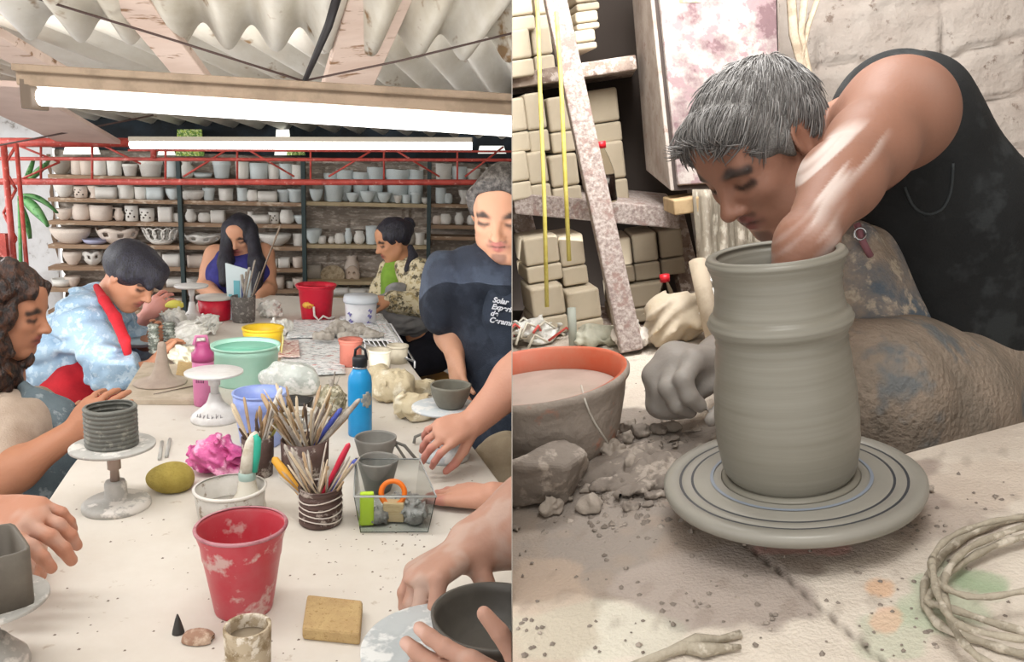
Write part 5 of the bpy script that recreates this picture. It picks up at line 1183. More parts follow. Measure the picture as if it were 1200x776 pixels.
s = SDF(.03); s.cap(J(267, 322, 3.87), J(296, 322, 3.87), .095, .095); s.cap(J(270, 330, 3.92), J(270, 385, 3.95), .11, .12); s.cap(J(292, 330, 3.92), J(292, 385, 3.95), .11, .12); s.cap(J(262, 300, 3.86), J(266, 322, 3.86), .028, .05); s.cap(J(300, 300, 3.86), J(296, 322, 3.86), .028, .05)
legs(s, J(281, 385, 3.95), (0, -1, 0)); s.mesh('top', m_pur, h=.008, parent=p, disp=fold(22, 26, .005))
s = SDF(.03); s.ell(T3(0, -.10, .15), [.070, .080, .074], np.array(B)); s.ell(T3(0, .12, -.08), [.048, .07, .078], np.array(B), op='-', k=.01)
for x, w_ in ((263, 1), (299, 1)): s.cap(J(x+(4 if x < 280 else -5), 268, 3.83), J(x+2, 308, 3.78), .026, .034); s.cap(J(x+2, 308, 3.78), J(x+1, 344 if x > 280 else 330, 3.76), .034, .026)
s.cap(J(281, 262, 3.92), J(281, 330, 3.99), .05, .06)
s.mesh('hair', m_bh, h=.005, parent=p, disp=fold(23, 50, .002, (1, 1, .1))); shoes(p, J(281, 385, 3.95), (0, -1, 0)); fin(p)
c = J(281, 385, 3.95); stool(c, min(c.z, .70)-.10, 'wooden stool under the woman in the purple-blue top', mat('stool_wood'))
# --- woman in green and floral jacket
p = person('woman with a bun in a green top, floral jacket and grey apron', Vector((J(480, 380, 3.6).x, J(480, 380, 3.6).y, 0)))
hc = J(460, 283, 3.55); B = basis((-.80, -.42, -.34), (0, 0, 1))
s = SDF(.02); T4 = head(s, hc, B, .185, neck=J(470, 310, 3.6), neck_r=.045)
Sl, Sr = J(492, 322, 3.5), J(460, 318, 3.72); El, Er = J(502, 358, 3.42), J(448, 352, 3.75); Wl, Wr = J(459, 353, 3.34), J(447, 362, 3.5)
arm(s, Sl, El, Wl, .9); arm(s, Sr, Er, Wr, .9); torso(s, Sl, Sr, J(478, 345, 3.6), J(485, 385, 3.62), .8)
hand(s, Wl, J(443, 352, 3.34)-Wl, (0, .3, -1), .15, 1); hand(s, Wr, (-.6, -.5, -.1), (0, 0, -1), .14, 1)
s.mesh('body', SKIN, h=.005, parent=p, cols=skin_cols('#c08a68', '#ab5f55'))
s = SDF(.03); s.cap(J(464, 306, 3.58), J(464, 325, 3.56), .042, .055); s.cap(J(464, 325, 3.58), J(468, 360, 3.6), .065, .085); s.mesh('green_top', cloth_mat('green_jersey', '#7fa53c', '#6b9130'), h=.006, parent=p)
m_flo = mat('floral_cloth', '#cfc4a6', .9, '#5d5646', 34, .42, .06, '#a8976f', 50, .35)
s = SDF(.03); s.cap(J(484, 318, 3.56), J(492, 325, 3.52), .06, .072); s.cap(J(490, 330, 3.6), J(497, 380, 3.66), .095, .11); s.cap(Sl, El, .062, .055); s.cap(El, J(461, 354, 3.36), .054, .044); s.cap(J(455, 316, 3.66), J(446, 345, 3.66), .04, .05); s.cap(J(470, 312, 3.5), J(478, 345, 3.46), .02, .035)
s.mesh('floral_jacket', m_flo, h=.006, parent=p, disp=fold(33, 30, .006))
s = SDF(.03); s.cap(J(452, 366, 3.45), J(486, 372, 3.5), .07, .08); s.cap(J(466, 345, 3.44), J(466, 372, 3.44), .05, .07); s.mesh('apron', cloth_mat('grey_apron', '#8f8e8e', '#77777a'), h=.006, parent=p, disp=fold(34, 40, .007, (.6, .6, 1.6)))
s = SDF(.03); legs(s, J(490, 392, 3.6), (-.5, -.85, 0)); s.cap(J(482, 385, 3.6), J(498, 385, 3.6), .10, .10); s.mesh('trousers', cloth_mat('black_trousers', '#1c1d2b', '#121320'), h=.008, parent=p)
s = SDF(.03); s.ell(T4(0, -.09, .16), [.067, .080, .072], np.array(B)); s.cap(T4(0, -.3, .1), T4(0, -.5, .15), .03, .02); s.ell(T4(0, .14, -.12), [.052, .062, .070], np.array(B), op='-', k=.01)
s.mesh('hair', m_bh, h=.005, parent=p, disp=fold(35, 60, .002)); s = SDF(.01); s.ell(J(478, 263, 3.6), (.030, .03, .03)); s.mesh('hair_bun', m_bh, h=.005, parent=p, disp=fold(36, 120, .003))
s = SDF(.01); s.chain([J(481, 290, 3.52), J(484, 300, 3.5), J(478, 316, 3.46)], [.014, .02, .018]); s.mesh('hair_lock', m_bh, h=.005, parent=p)
shoes(p, J(490, 392, 3.6), (-.5, -.85, 0)); fin(p)
c = J(490, 392, 3.6); stool(c, min(c.z, .70)-.11, 'yellowish wooden stool under the woman in the floral jacket', mat('yellow_stool', '#b8842f', .5))
# --- standing man in a dark T-shirt
p = person('man with slicked-back dark hair in a dusty navy T-shirt and apron', Vector((J(600, 520, 2.0).x, J(600, 520, 2.0).y, 0)))
hc = J(590, 251, 1.95); B = basis((-.16, -.87, -.30), (0, 0, 1))
s = SDF(.02); T5 = head(s, hc, B, .215, male=True, stubble=True, wide=1.06, neck=J(604, 322, 2.02), neck_r=.062)
Sl, Sr = J(537, 335, 2.0), J(690, 335, 2.05); El, Er = J(530, 388, 2.02), J(720, 460, 2.0); Wl = J(533, 414, 1.98)
El = J(527, 384, 2.06)
arm(s, Sl, El, Wl, .98); arm(s, Sr, Er, J(640, 520, 1.7), 1); torso(s, Sl, Sr, J(624, 400, 2.08), J(625, 530, 2.1), .8)
hand(s, Wl, J(537, 446, 1.94)-Wl, (.75, .4, 0), .175, -1, curl=((10, 12, 8), (8, 12, 8), (8, 14, 8), (10, 16, 10)), spread=6, th=(.8, .5, .3), fr=1.05)
s.mesh('body', SKIN, h=.004, parent=p, cols=skin_cols('#b98a70', '#a5645c', hair='#33241e', stub='#7d5a4b'), cut=[(J(700, 400, 2), (1, 0, 0))])
m_navy = cloth_mat('navy_shirt', '#232a38', '#1b212d', col3='#2c3442', scale3=9, cover3=.4)
s = SDF(.05); torso(s, Sl, Sr, J(622, 395, 2.06), J(626, 480, 2.1), 1.02, (.078, .14, .145)); s.cap(Sl, J(529, 362, 2.03), .070, .064); s.cap(J(575, 313, 2.02), J(632, 313, 2.02), .055, .055)
s.ell(J(602, 292, 1.98), (.062, .07, .055), op='-', k=.012)
s.mesh('t_shirt', m_navy, h=.006, parent=p, disp=fold(41, 18, .010, (1.4, 1.4, .5)), cut=[(J(529, 372, 2.03), Vector((-.05, 0, -1))), (J(700, 400, 2), (1, 0, 0))][1:])
m_nap = cloth_mat('dusty_navy_apron', '#1f2735', '#2d3645', col3='#303949', scale3=8, cover3=.35)
s = SDF(.04); s.cap(J(614, 380, 2.02), J(618, 560, 2.06), .12, .16); s.cap(J(597, 385, 2.04), J(600, 560, 2.06), .09, .12); s.cap(J(574, 306, 1.95), J(576, 372, 1.93), .008, .010)
for sx in (600, 660): s.cap(J(sx-5, 560, 2.1), Vector((J(sx-5, 560, 2.1).x, J(sx-5, 560, 2.1).y, .1)), .10, .07)
s.mesh('apron', m_nap, h=.006, parent=p, disp=fold(42, 16, .008, (1.5, 1.5, .4)), cut=[(J(720, 400, 2), (1, 0, 0)), (J(600, 300, 1.9), (0, 0, 1))][:1])
m_mh = hair_mat('slick_hair', '#2a2625', '#5f5a57', (14, 3, 14))
s = SDF(.03); s.ell(T5(0, -.11, .17), [.073, .084, .080], np.array(B)); s.cap(T5(-.14, .16, .36), T5(.14, .16, .36), .026, .026); s.cap(T5(-.31, .02, .2), T5(-.31, -.02, .02), .018, .012); s.cap(T5(.31, .02, .2), T5(.31, -.02, .02), .018, .012)
s.ell(T5(0, .30, .06), [.068, .06, .068], np.array(B), op='-', k=.012)
s.mesh('hair', m_mh, h=.004, parent=p, disp=fold(43, 60, .0016, (1, .15, .3)))
m_txt = mat('white_print', '#cfd3dc', .7)
def text_mesh(name, body, size, m, M, parent, ext=.0006, spacing=.9):
    cu = bpy.data.curves.new(name, 'FONT'); cu.body = body; cu.size = size; cu.extrude = ext; cu.space_line = spacing; cu.shear = .25; cu.offset = size*.035
    o = bpy.data.objects.new(name, cu); C.objects.link(o); me = bpy.data.meshes.new_from_object(o.evaluated_get(bpy.context.evaluated_depsgraph_get())); bpy.data.objects.remove(o)
    me.transform(M); me.materials.append(m) if not me.materials else me.materials.__setitem__(0, m); return link(name, me, parent)
from mathutils.bvhtree import BVHTree
def surf_hit(objs, px, py):
    best = 1e9; r = ray(px, py).normalized()
    for ob in objs:
        bv = BVHTree.FromPolygons([v.co for v in ob.data.vertices], [tuple(q.vertices) for q in ob.data.polygons]); h_ = bv.ray_cast(EYE[CTX], r)
        if h_[0] is not None and h_[3] < best: best = h_[3]
    return EYE[CTX] + r*best
chs = [ch for ch in p.children if ch.name.startswith(('t_shirt', 'apron'))]
h0, h1, h2 = surf_hit(chs, 577, 352), surf_hit(chs, 598, 355), surf_hit(chs, 577, 376); near = min(depth_of(x) for x in (h0, h1, h2, surf_hit(chs, 588, 364), surf_hit(chs, 596, 376), surf_hit(chs, 588, 376)))
q = J(577, 354, near-.003); d1 = (J(600, 358, near-.003)-q).normalized(); u1 = (J(577, 345, near-.003)-q).normalized(); u1 = (u1-d1*u1.dot(d1)).normalized(); n1 = d1.cross(u1)
text_mesh('shirt_lettering', 'Solar\nExperim\nde\nCeramica', .0175, m_txt, Matrix.Translation(q) @ Matrix((d1, u1, n1)).transposed().to_4x4(), p)
fin(p)
# --- seated person in beige trousers, only arms and knee in view
p = person('person at the right in beige trousers steadying the turntable, one forearm on the table', Vector((J(640, 640, 1.7).x, J(640, 640, 1.7).y, 0)))
s = SDF(.02); W1 = J(556, 494, 1.66); arm(s, J(660, 380, 1.8), J(626, 425, 1.7), W1, 1.05, rs=(.048, .046, .042, .029))
hand(s, W1, J(510, 512, 1.60)-W1, (-.1, .5, -.7), .165, 1, curl=((25, 35, 20), (30, 35, 20), (32, 38, 22), (35, 40, 25)), spread=6, th=(.7, .5, .5), ccol=4)
W2 = on(578, 582, TL+.03); arm(s, J(700, 520, 1.6), J(660, 600, 1.5), W2, 1.0, rs=(.046, .042, .036, .027))
hand(s, W2, on(512, 574, TL+.014)-W2, (0, .05, -1), .165, 1, curl=((6, 12, 8), (6, 14, 8), (8, 14, 8), (10, 16, 10)), spread=5, th=(.8, .45, -.1), ccol=4)
s.mesh('body', SKIN, h=.0035, parent=p, cols=skin_cols('#c4917b', '#b06a62', red='#bd7f72'), cut=[(J(680, 400, 1.8), (1, 0, 0))])
s = SDF(.04); s.chain([J(700, 590, 1.8), J(596, 556, 1.86), J(600, 700, 1.95)], [.11, .082, .07]); s.mesh('trousers', cloth_mat('beige_trousers', '#b3a48c', '#9d8e77'), h=.007, parent=p, disp=fold(50, 22, .008))
fin(p)
# --- front right potter: two hands on the dark bowl
p = person('potter at the front right whose two hands press the dark clay bowl', Vector((J(700, 700, 1.2).x, J(700, 700, 1.2).y, 0)))
s = SDF(.02); W1 = J(556, 640, 1.07); arm(s, J(760, 560, 1.2), J(668, 592, 1.10), W1, 1.15, rs=(.055, .053, .050, .033))
f_ = FR['L'] @ Vector((-.64, -.22, .62))
hand(s, W1, f_, FR['L'] @ Vector((.25, -.95, -.1)), .185, 1, curl=((60, 20, 10), (58, 20, 12), (54, 24, 12), (48, 28, 14)), spread=6, th=(.15, .45, .9), thb=(.1, .1), fr=1.12, nails=4)
db = depth_of(CB); W2 = J(632, 834, db-.11); arm(s, J(900, 812, .98), J(760, 850, .92), W2, 1.1, rs=(.055, .052, .048, .034))
hand(s, W2, J(528, 798, db-.095)-W2, FR['L'] @ Vector((-.1, .2, -.95)), .16, -1, curl=((6, 12, 8), (6, 14, 10), (10, 16, 10), (12, 18, 10)), spread=4, th=(.55, 1.0, -.3), thb=(.1, .1), fr=1.12, nails=4)
def dusty(seed, c, amt=.5, fr=60):
    w1 = wave(seed, fr, 1.0); w2 = wave(seed+3, fr*2.7, .6); lin = np.array(hexc(c)[:3])
    def f(P, CC):
        a = np.clip((w1(P)+w2(P))*.8+.1, 0, 1)[:, None]*amt; return CC*(1-a)+lin*a
    return f
s.mesh('body', SKIN, h=.0026, parent=p, cols=skin_cols('#ab8270', '#a06058', red='#c7a294'), cut=[(J(690, 700, 1.1), (1, 0, 0))], colfn=dusty(3, '#b9a498', .5))
fin(p)
# --- front left potter: hands at the clay box
p = person('person at the left frame edge holding the square clay box', Vector((J(-120, 700, 1.2).x, J(-120, 700, 1.2).y, 0)))
s = SDF(.02); W1 = J(-30, 600, 1.12); arm(s, J(-260, 560, 1.2), J(-140, 640, 1.15), W1, 1.1)
hand(s, W1, J(40, 610, 1.10)-W1, (.0, .3, -1), .185, -1, curl=((15, 25, 15), (20, 30, 20), (25, 30, 20), (30, 35, 20)), spread=7, th=(.75, .6, .35), fr=1.12)
W2 = J(38, 632, 1.24); arm(s, J(-160, 560, 1.3), J(-30, 606, 1.30), W2, .9)
hand(s, W2, J(43, 690, 1.16)-W2, (-.9, .0, .0), .15, -1, curl=((8, 20, 15), (8, 20, 15), (10, 22, 15), (12, 24, 15)), spread=4, fr=1.1, ccol=4)
s.mesh('body', SKIN, h=.003, parent=p, cols=skin_cols('#b98269', '#a06058', red='#c29a88'), colfn=dusty(8, '#c9b2a6', .35))
fin(p)
# --- person hidden behind the denim woman: pinkish forearm
p = person('person mostly hidden behind the denim woman, pinkish forearm and hand raised', Vector((J(120, 430, 3.0).x, J(120, 430, 3.0).y, 0)))
s = SDF(.02); W1 = J(170, 372, 2.95); arm(s, J(112, 372, 3.1), J(140, 396, 3.0), W1, .95); hand(s, W1, J(190, 352, 2.95)-W1, (.3, .8, 0), .16, 1, curl=((30, 40, 20),)*4)
torso(s, J(112, 372, 3.1), J(92, 372, 3.2), J(100, 410, 3.15), J(100, 470, 3.15), .8)
s.mesh('body', SKIN, h=.005, parent=p, cols=skin_cols('#d9968a', '#b06a62'))
s = SDF(.03); s.cap(J(112, 372, 3.08), J(138, 395, 3.0), .058, .05); torso(s, J(112, 372, 3.1), J(92, 372, 3.2), J(100, 410, 3.15), J(100, 470, 3.15), 1); legs(s, J(100, 470, 3.15), (.9, -.1, 0)); s.mesh('shirt', cloth_mat('pale_pink_shirt', '#c98f86', '#b27c74'), h=.008, parent=p)
fin(p)
# ------------------------------------------------------------------ right workshop: wheel, vessel, bench and shelves
ctx('R')
def z_for(p, py):
    lo, hi = -.1, .8
    for _ in range(36):
        m = (lo+hi)/2
        if proj(Vector(p)+Vector((0, 0, m)))[1] > py: lo = m
        else: hi = m
    return lo
def rows_prof(p, rows):
    out = []
    for py, hw in rows:
        z = z_for(p, py); q = Vector(p)+Vector((0, 0, z)); out.append((hw*depth_of(q)/F, z))
    return out
# bench
from mathutils.bvhtree import BVHTree
def surf_hit2(ob, px, py, loc):
    bv = BVHTree.FromPolygons([v.co for v in ob.data.vertices], [tuple(q.vertices) for q in ob.data.polygons]); return bv.ray_cast(EYE[CTX]-Vector(loc), ray(px, py).normalized())[0]
cv = lambda x, y, z: FR['R'] @ Vector((x, y, z))      # direction given in picture terms: right, up, towards the viewer
poly = [on(540, 384, TR), on(905, 384, TR), on(965, 541, TR), on(1010, 547, TR), on(1062, 531, TR), on(1215, 490, TR), on(1330, 470, TR), on(1500, 950, TR), on(430, 950, TR)]
cpt = Vector((.45, .9, TR))
def inside(x, y):
    c = False; n = len(poly)
    for i in range(n):
        a, b = poly[i], poly[(i+1) % n]
        if (a.y > y) != (b.y > y) and x < (b.x-a.x)*(y-a.y)/(b.y-a.y)+a.x: c = not c
    return c
t = thing('work_bench', 'pale clay-smeared wooden work bench under the potter\'s wheel', 'bench', (cpt.x, cpt.y, 0)); o = Vector((cpt.x, cpt.y, 0))
mb = MB(); top = [Vector(p) - o for p in poly]; bot = [p - Vector((0, 0, .05)) for p in top]; top = [p - Vector((0, 0, .006)) for p in top]; n = len(poly)
mb.v = top+bot; mb.f = [tuple(range(n-1, -1, -1)), tuple(range(n, 2*n))] + [(i, (i+1) % n, n+(i+1) % n, n+i) for i in range(n)]; mb.mi = [0]*len(mb.f); mb.sm = [False]*len(mb.f)
mb.build('bench_top', mat('bench_wood', '#b8a595', .9, '#9a887a', 8, .5), t)
step = .0045; x0, x1 = min(p.x for p in poly), max(p.x for p in poly); y0, y1 = min(p.y for p in poly), max(p.y for p in poly)
x0 = max(x0, -.12); x1 = min(x1, 1.3); y0 = max(y0, .35)
xs = np.arange(x0, x1, step); ys = np.arange(y0, y1, step); gx, gy = np.meshgrid(xs, ys)
# pixel positions for stains with a place of their own
Pc = np.stack([gx.ravel(), gy.ravel(), np.full(gx.size, TR)], 1) - np.array(EYE['R']); Mf = np.array(FR['R'].transposed()); V = Pc @ Mf.T
PX = (600 + F*V[:, 0]/-V[:, 2]); PY = (388 - F*V[:, 1]/-V[:, 2])
nz = lambda sd, fr: wave(sd, fr, 1.0)(np.stack([gx.ravel(), gy.ravel(), 0*gx.ravel()], 1))
n1, n2, n3, n4 = nz(1, 12), nz(2, 35), nz(3, 90), nz(4, 230)
lin = lambda h: np.array(hexc(h)[:3])
base_c = np.tile(lin('#d3c9bc'), (len(PX), 1))
def stain(cx, cy, rx, ry, colr, strength=1.0, edge=.16, nk=.42):
    global base_c
    d = np.sqrt(((PX-cx)/rx)**2 + ((PY-cy)/ry)**2) + nk*(n2*.5+n1*.5) + .12*n3
    a = np.clip((1-d)/edge, 0, 1)[:, None]*strength; base_c = base_c*(1-a) + lin(colr)*a
a = np.clip(n1*.5+n2*.4+nz(9, 260)*.2, 0, 1)[:, None]*.4; base_c = base_c*(1-a) + lin('#b3a294')*a
stain(680, 640, 150, 62, '#9d9084'); stain(800, 655, 190, 52, '#9a8d81'); stain(760, 560, 140, 110, '#958b82'); stain(930, 600, 190, 95, '#9d8f83'); stain(1040, 600, 130, 60, '#b0a297', .8)
stain(860, 690, 130, 42, '#a59990'); stain(990, 640, 90, 26, '#b7aaa0', .7, .2); stain(640, 730, 60, 60, '#b09c8a', .7); stain(1000, 560, 120, 60, '#a2948a')
stain(960, 640, 60, 14, '#c58d84', .55); stain(1110, 710, 70, 60, '#a8b69a', .6); stain(1060, 745, 60, 40, '#b3bca4', .5); stain(1030, 690, 26, 16, '#d9ab84', .65); stain(1040, 725, 20, 18, '#d8ad90', .6); stain(1145, 680, 40, 18, '#94a888', .75); stain(690, 740, 90, 36, '#bcc2b0', .3); stain(1160, 560, 70, 34, '#c9bbad', .8)
a = np.clip((n4-.9)*3, 0, 1)[:, None]*.3; base_c = base_c*(1-a) + lin('#84766a')*a
near = np.clip(1-np.sqrt(((PX-760)/150)**2+((PY-560)/70)**2), 0, 1)
hgt = .0006*n2 + .0005*n3 + .0007*np.clip(n4-.3, 0, 2) + near*(.004*np.abs(n3)+.003*np.abs(n4))
# seams between the boards
s1a, s1b = on(846, 612, TR), on(1042, 780, TR)
def seam(a, b, w_=.0035, dp=.012):
    global base_c
    d = (b-a).xy.normalized(); q = np.abs((gx.ravel()-a.x)*d.y - (gy.ravel()-a.y)*d.x); m = np.clip(1-q/w_, 0, 1); hgt[:] -= dp*m*.35; base_c = base_c*(1-.75*m[:, None]) + lin('#4d4038')*.75*m[:, None]
seam(s1a, s1b)
Z = (TR - .0005 + hgt).reshape(gx.shape); ins = np.array([[inside(x, y) for x in xs] for y in ys])
idx = np.arange(gx.size).reshape(gx.shape); q_ = ins[:-1, :-1] & ins[1:, :-1] & ins[:-1, 1:] & ins[1:, 1:]
quads = np.stack([idx[:-1, :-1][q_], idx[:-1, 1:][q_], idx[1:, 1:][q_], idx[1:, :-1][q_]], 1)
me = bpy.data.meshes.new('clay_smears'); vv = np.stack([gx.ravel()-o.x, gy.ravel()-o.y, Z.ravel()], 1)
me.from_pydata(vv.tolist(), [], quads.tolist()); me.polygons.foreach_set('use_smooth', [True]*len(me.polygons))
ca = me.color_attributes.new('Col', 'FLOAT_COLOR', 'POINT'); ca.data.foreach_set('color', np.concatenate([base_c, np.ones((len(base_c), 1))], 1).astype(np.float32).ravel())
bm = bmesh.new(); bm.from_mesh(me); bmesh.ops.delete(bm, geom=[v for v in bm.verts if not v.link_faces], context='VERTS')
for v in bm.verts:
    if v.is_boundary:
        w_ = v.co + o; best = None
        for i in range(len(poly)):
            a, b = Vector(poly[i]).xy, Vector(poly[(i+1) % len(poly)]).xy; u = max(0, min(1, (w_.xy-a).dot(b-a)/(b-a).length_squared)); q = a.lerp(b, u); d_ = (q-w_.xy).length
            if best is None or d_ < best[0]: best = (d_, q)
        if best[0] < step*1.6: v.co.x, v.co.y, v.co.z = best[1].x-o.x, best[1].y-o.y, TR-.0008
bm.to_mesh(me); bm.free()
me.materials.append(mat('bench_surface', vcol=True, rough=.85, bump=.35, bscale=260)); link('board_surface', me, t)
for q in (poly[1]*.9+poly[7]*.1, poly[0]*.9+poly[7]*.1, poly[6]*.7+poly[8]*.3):
    mb = MB(); mb.box((-.035, -.035, 0), (.035, .035, TR-.05), M=Matrix.Translation(Vector((q.x, q.y, 0))-o)); mb.build('leg', mat('bench_leg', '#8d7763', .8), t)

# wheel head and vessel
PW = on(925, 556, TR+.05); zt = TR+.05; kw = depth_of(PW)/F; R_ = 146*kw
t = thing('potters_wheel', 'round grey potter\'s wheel head with dark rings standing on the bench', 'wheel', (PW.x, PW.y, TR))
H = .05; m_wh = mat('wheel_slip', '#908d84', .35, '#85827a', 6, .5, .4)
def ringed(s, pr, n=96, mi=0): return s.lathe(pr, n, mi)
mb = MB(); ringed(mb, [(R_*.93, H-.016), (R_*.985, H-.013), (R_, H-.008), (R_*.998, H-.003), (R_*.975, H-.0005), (R_*.93, H), (R_*.885, H-.0006), (R_*.87, H-.002)]); ringed(mb, [(0, H-.016), (R_*.93, H-.016)])
ringed(mb, [(R_*.85, H-.002), (R_*.83, H-.0004), (R_*.79, H-.0012), (R_*.775, H-.0016)]); ringed(mb, [(R_*.755, H-.0016), (R_*.73, H-.0002), (R_*.60, H-.0008), (R_*.52, H+.0006), (0, H+.0006)])
mb.build('wheel_head', m_wh, t)
mb = MB(); ringed(mb, [(R_*.87, H-.002), (R_*.85, H-.002)]); mb.build('dark_ring', mat('dark_ring', '#3d3f43', .4), t)
mb = MB(); ringed(mb, [(R_*.775, H-.0016), (R_*.755, H-.0016)]); mb.build('dark_ring', mat('dark_ring'), t)
mb = MB(); ringed(mb, [(R_*.62, H+.0002), (R_*.595, H+.0005)]); mb.build('blue_ring', mat('blue_grey_ring', '#7f8792', .4), t)
mb = MB(); mb.lathe([(0, 0), (.06, 0), (.06, H-.016), (0, H-.016)], 32); mb.build('hub', mat('hub_clay', '#8d8378', .8), t)
rows = [(556, 66), (553, 68), (549, 71), (541, 75), (520, 79), (490, 81), (460, 80), (430, 77), (400, 74.5), (390, 74), (383, 77), (378, 81.5), (373, 82), (367, 80), (362, 75), (352, 73), (330, 72), (318, 73.5), (308, 77), (303, 79.5), (299, 79.5), (296, 78)]
pr = rows_prof(PW+Vector((0, 0, .0008)), rows); pr = [(pr[0][0]*1.18, 0), (pr[0][0]*1.04, .004)] + pr[1:]
fine = []
for (r0, z0), (r1, z1) in zip(pr, pr[1:]):
    for j in range(3): u = j/3; fine.append((r0+(r1-r0)*u + .0005*math.sin((z0+(z1-z0)*u)*900), z0+(z1-z0)*u))
fine.append(pr[-1]); th = .009; pr_top = pr[-1][1]
ins_ = [(max(.01, r-th), z) for r, z in reversed(fine) if z > .02]
mb = MB(); mb.lathe([(0, 0)] + fine + [(fine[-1][0]-.003, fine[-1][1]+.0015)] + ins_ + [(0, .02)], 96)
m_ves = mat('thrown_wet_clay', '#93907f' if False else '#7f7c72', .40, '#757166', 5, .5, .4, bump=.03, bscale=9, stretch=(1, 1, 40))
tag(mb.build('clay_vessel', m_ves, loc=PW+Vector((0, 0, .0008))), 'tall wet grey clay vessel with a raised ring, being thrown on the wheel', 'vessel')

# slip basin
PB = on(640, 530, TR); t = thing('slip_basin', 'large clay-crusted orange basin full of slip at the left', 'basin', PB)
pr = rows_prof(PB, [(530, 72), (526, 80), (500, 92), (470, 101), (452, 105), (446, 110), (440, 111), (437, 108)]); pr = [(a, max(0, b)) for a, b in pr]
mb = MB(); mb.lathe([(0, 0)]+pr, 72, wob=.006); mb.build('basin_body', mat('crusted_orange', '#b3a79c', .8, '#958a80', 9, .5, .3, '#b98a78', 16, .16, bump=.4, bscale=60), t)
ri, zi = pr[-1]; mb = MB(); mb.lathe([(ri, zi), (ri-.006, zi-.002), (ri-.011, zi-.03), (ri-.02, zi-.07), (ri-.03, zi-.09)], 72, wob=.006); mb.build('basin_lining', mat('orange_plastic_worn', '#cf6244', .5, '#c97f66', 10, .45, .3), t)
mb = MB(); mb.lathe([(0, zi-.032), (ri*.6, zi-.0318), (ri-.0125, zi-.032)], 64, wob=.004); mb.build('slip', mat('pinkish_slip', '#b7a89e', .3, '#a89a90', 8, .4), t)
g = on(690, 412, TR+zi)
mb = MB(); bo_ = [c_ for c_ in t.children if c_.name.startswith('basin_body')]
loc_ = lambda x, y: t.location + surf_hit2(bo_[0], x, y, t.location) + cv(0, 0, .002)
mb.tube([on(681, 452, TR+zi), loc_(685, 468), loc_(690, 482), loc_(697, 496), on(713, 520, TR+.04)], .0014, 6)
o_ = mb.build('wire', mat('pale_wire', '#c9c2b8', .5)); tag(o_, 'thin pale wire hanging over the rim of the orange basin', 'wire')

# clay block, lumps and scraps
m_gc = mat('grey_clay_dry', '#857b72', .85, '#7d736a', 12, .5, .3, '#a79c91', 30, .35, bump=.5, bscale=50)
m_gc2 = mat('pale_grey_clay', '#a89d92', .85, '#8f857a', 16, .5, .3, bump=.5, bscale=60)
def rock(name, px, py, rx, rz, seed, m, lab, cat, grp=None, flat=1.0, boxy=False, rot=0, h=None, tilt=0, ry=None):
    p, k, hz = place(px, py); s = SDF(.008); R2 = np.array(Matrix.Rotation(rot, 3, 'Z') @ Matrix.Rotation(tilt, 3, 'Y')); a, b, c = rx*k, (ry or rx*.8)*k, rz*hz*.5
    if boxy: s.box((0, 0, c), (a, b, c), R2, rd=min(a, b, c)*.3)
    else: s.ell((0, 0, c*.9), (a, b, c), R2)
    rr = random.Random(seed)
    for i in range(10):
        n_ = Vector((rr.uniform(-1, 1), rr.uniform(-1, 1), rr.uniform(-.1, 1))).normalized(); dd = rr.uniform(.52, .85); q = Vector((n_.x*a*dd, n_.y*b*dd, c + n_.z*c*dd))
        if not boxy: s.box(np.array(q + Vector((n_.x*a, n_.y*b, n_.z*c))), (a, a, a), np.array(n_.to_track_quat('X', 'Z').to_matrix()), rd=.001, op='-', k=.001)
    w1, w2 = wave(seed, 2.4/a, a*.10), wave(seed+5, 7/a, a*.07)
    ob = s.mesh(name, m, h=h or max(.0018, a/18), disp=lambda P: w1(P)+w2(P), cut=[((0, 0, 0), (0, 0, -1))]); ob.location = p + Vector((0, 0, .001))
    return tag(ob, lab, cat, grp)
# large block as a leaning hexahedron
t_ = SDF(.01); A_ = on(598, 606, TR); 
P0 = [on(588, 600, TR), on(664, 592, TR), on(694, 548, TR), on(600, 560, TR)]; zt_ = .075
T0 = [on(586, 548, TR+.065), on(650, 540, TR+.055), on(683, 522, TR+.065), on(676, 511, TR+.08)]
mb = MB(); c = P0[0]; tb = [on(588, 542, TR+.075), on(662, 548, TR+.06), on(690, 531, TR+.06), on(664, 508, TR+.075)]
mb.hexa([p-c for p in P0], [p-c for p in tb]); ob = mb.build('clay_block', m_gc, loc=c, bevel=.008, seg=3); sd = ob.modifiers.new('sd', 'SUBSURF'); sd.subdivision_type = 'SIMPLE'; sd.levels = sd.render_levels = 4
tx = bpy.data.textures.new('n', 'CLOUDS'); tx.noise_scale = .03; dm = ob.modifiers.new('d', 'DISPLACE'); dm.texture = tx; dm.strength = .008; dm.mid_level = .5
for p_ in ob.data.polygons: p_.use_smooth = False
tag(ob, 'large rough block of grey clay lying before the orange basin', 'clay')
rock('clay_lump', 648, 603, 17, 26, 3, m_gc2, 'round clay lump in front of the large grey block', 'clay')
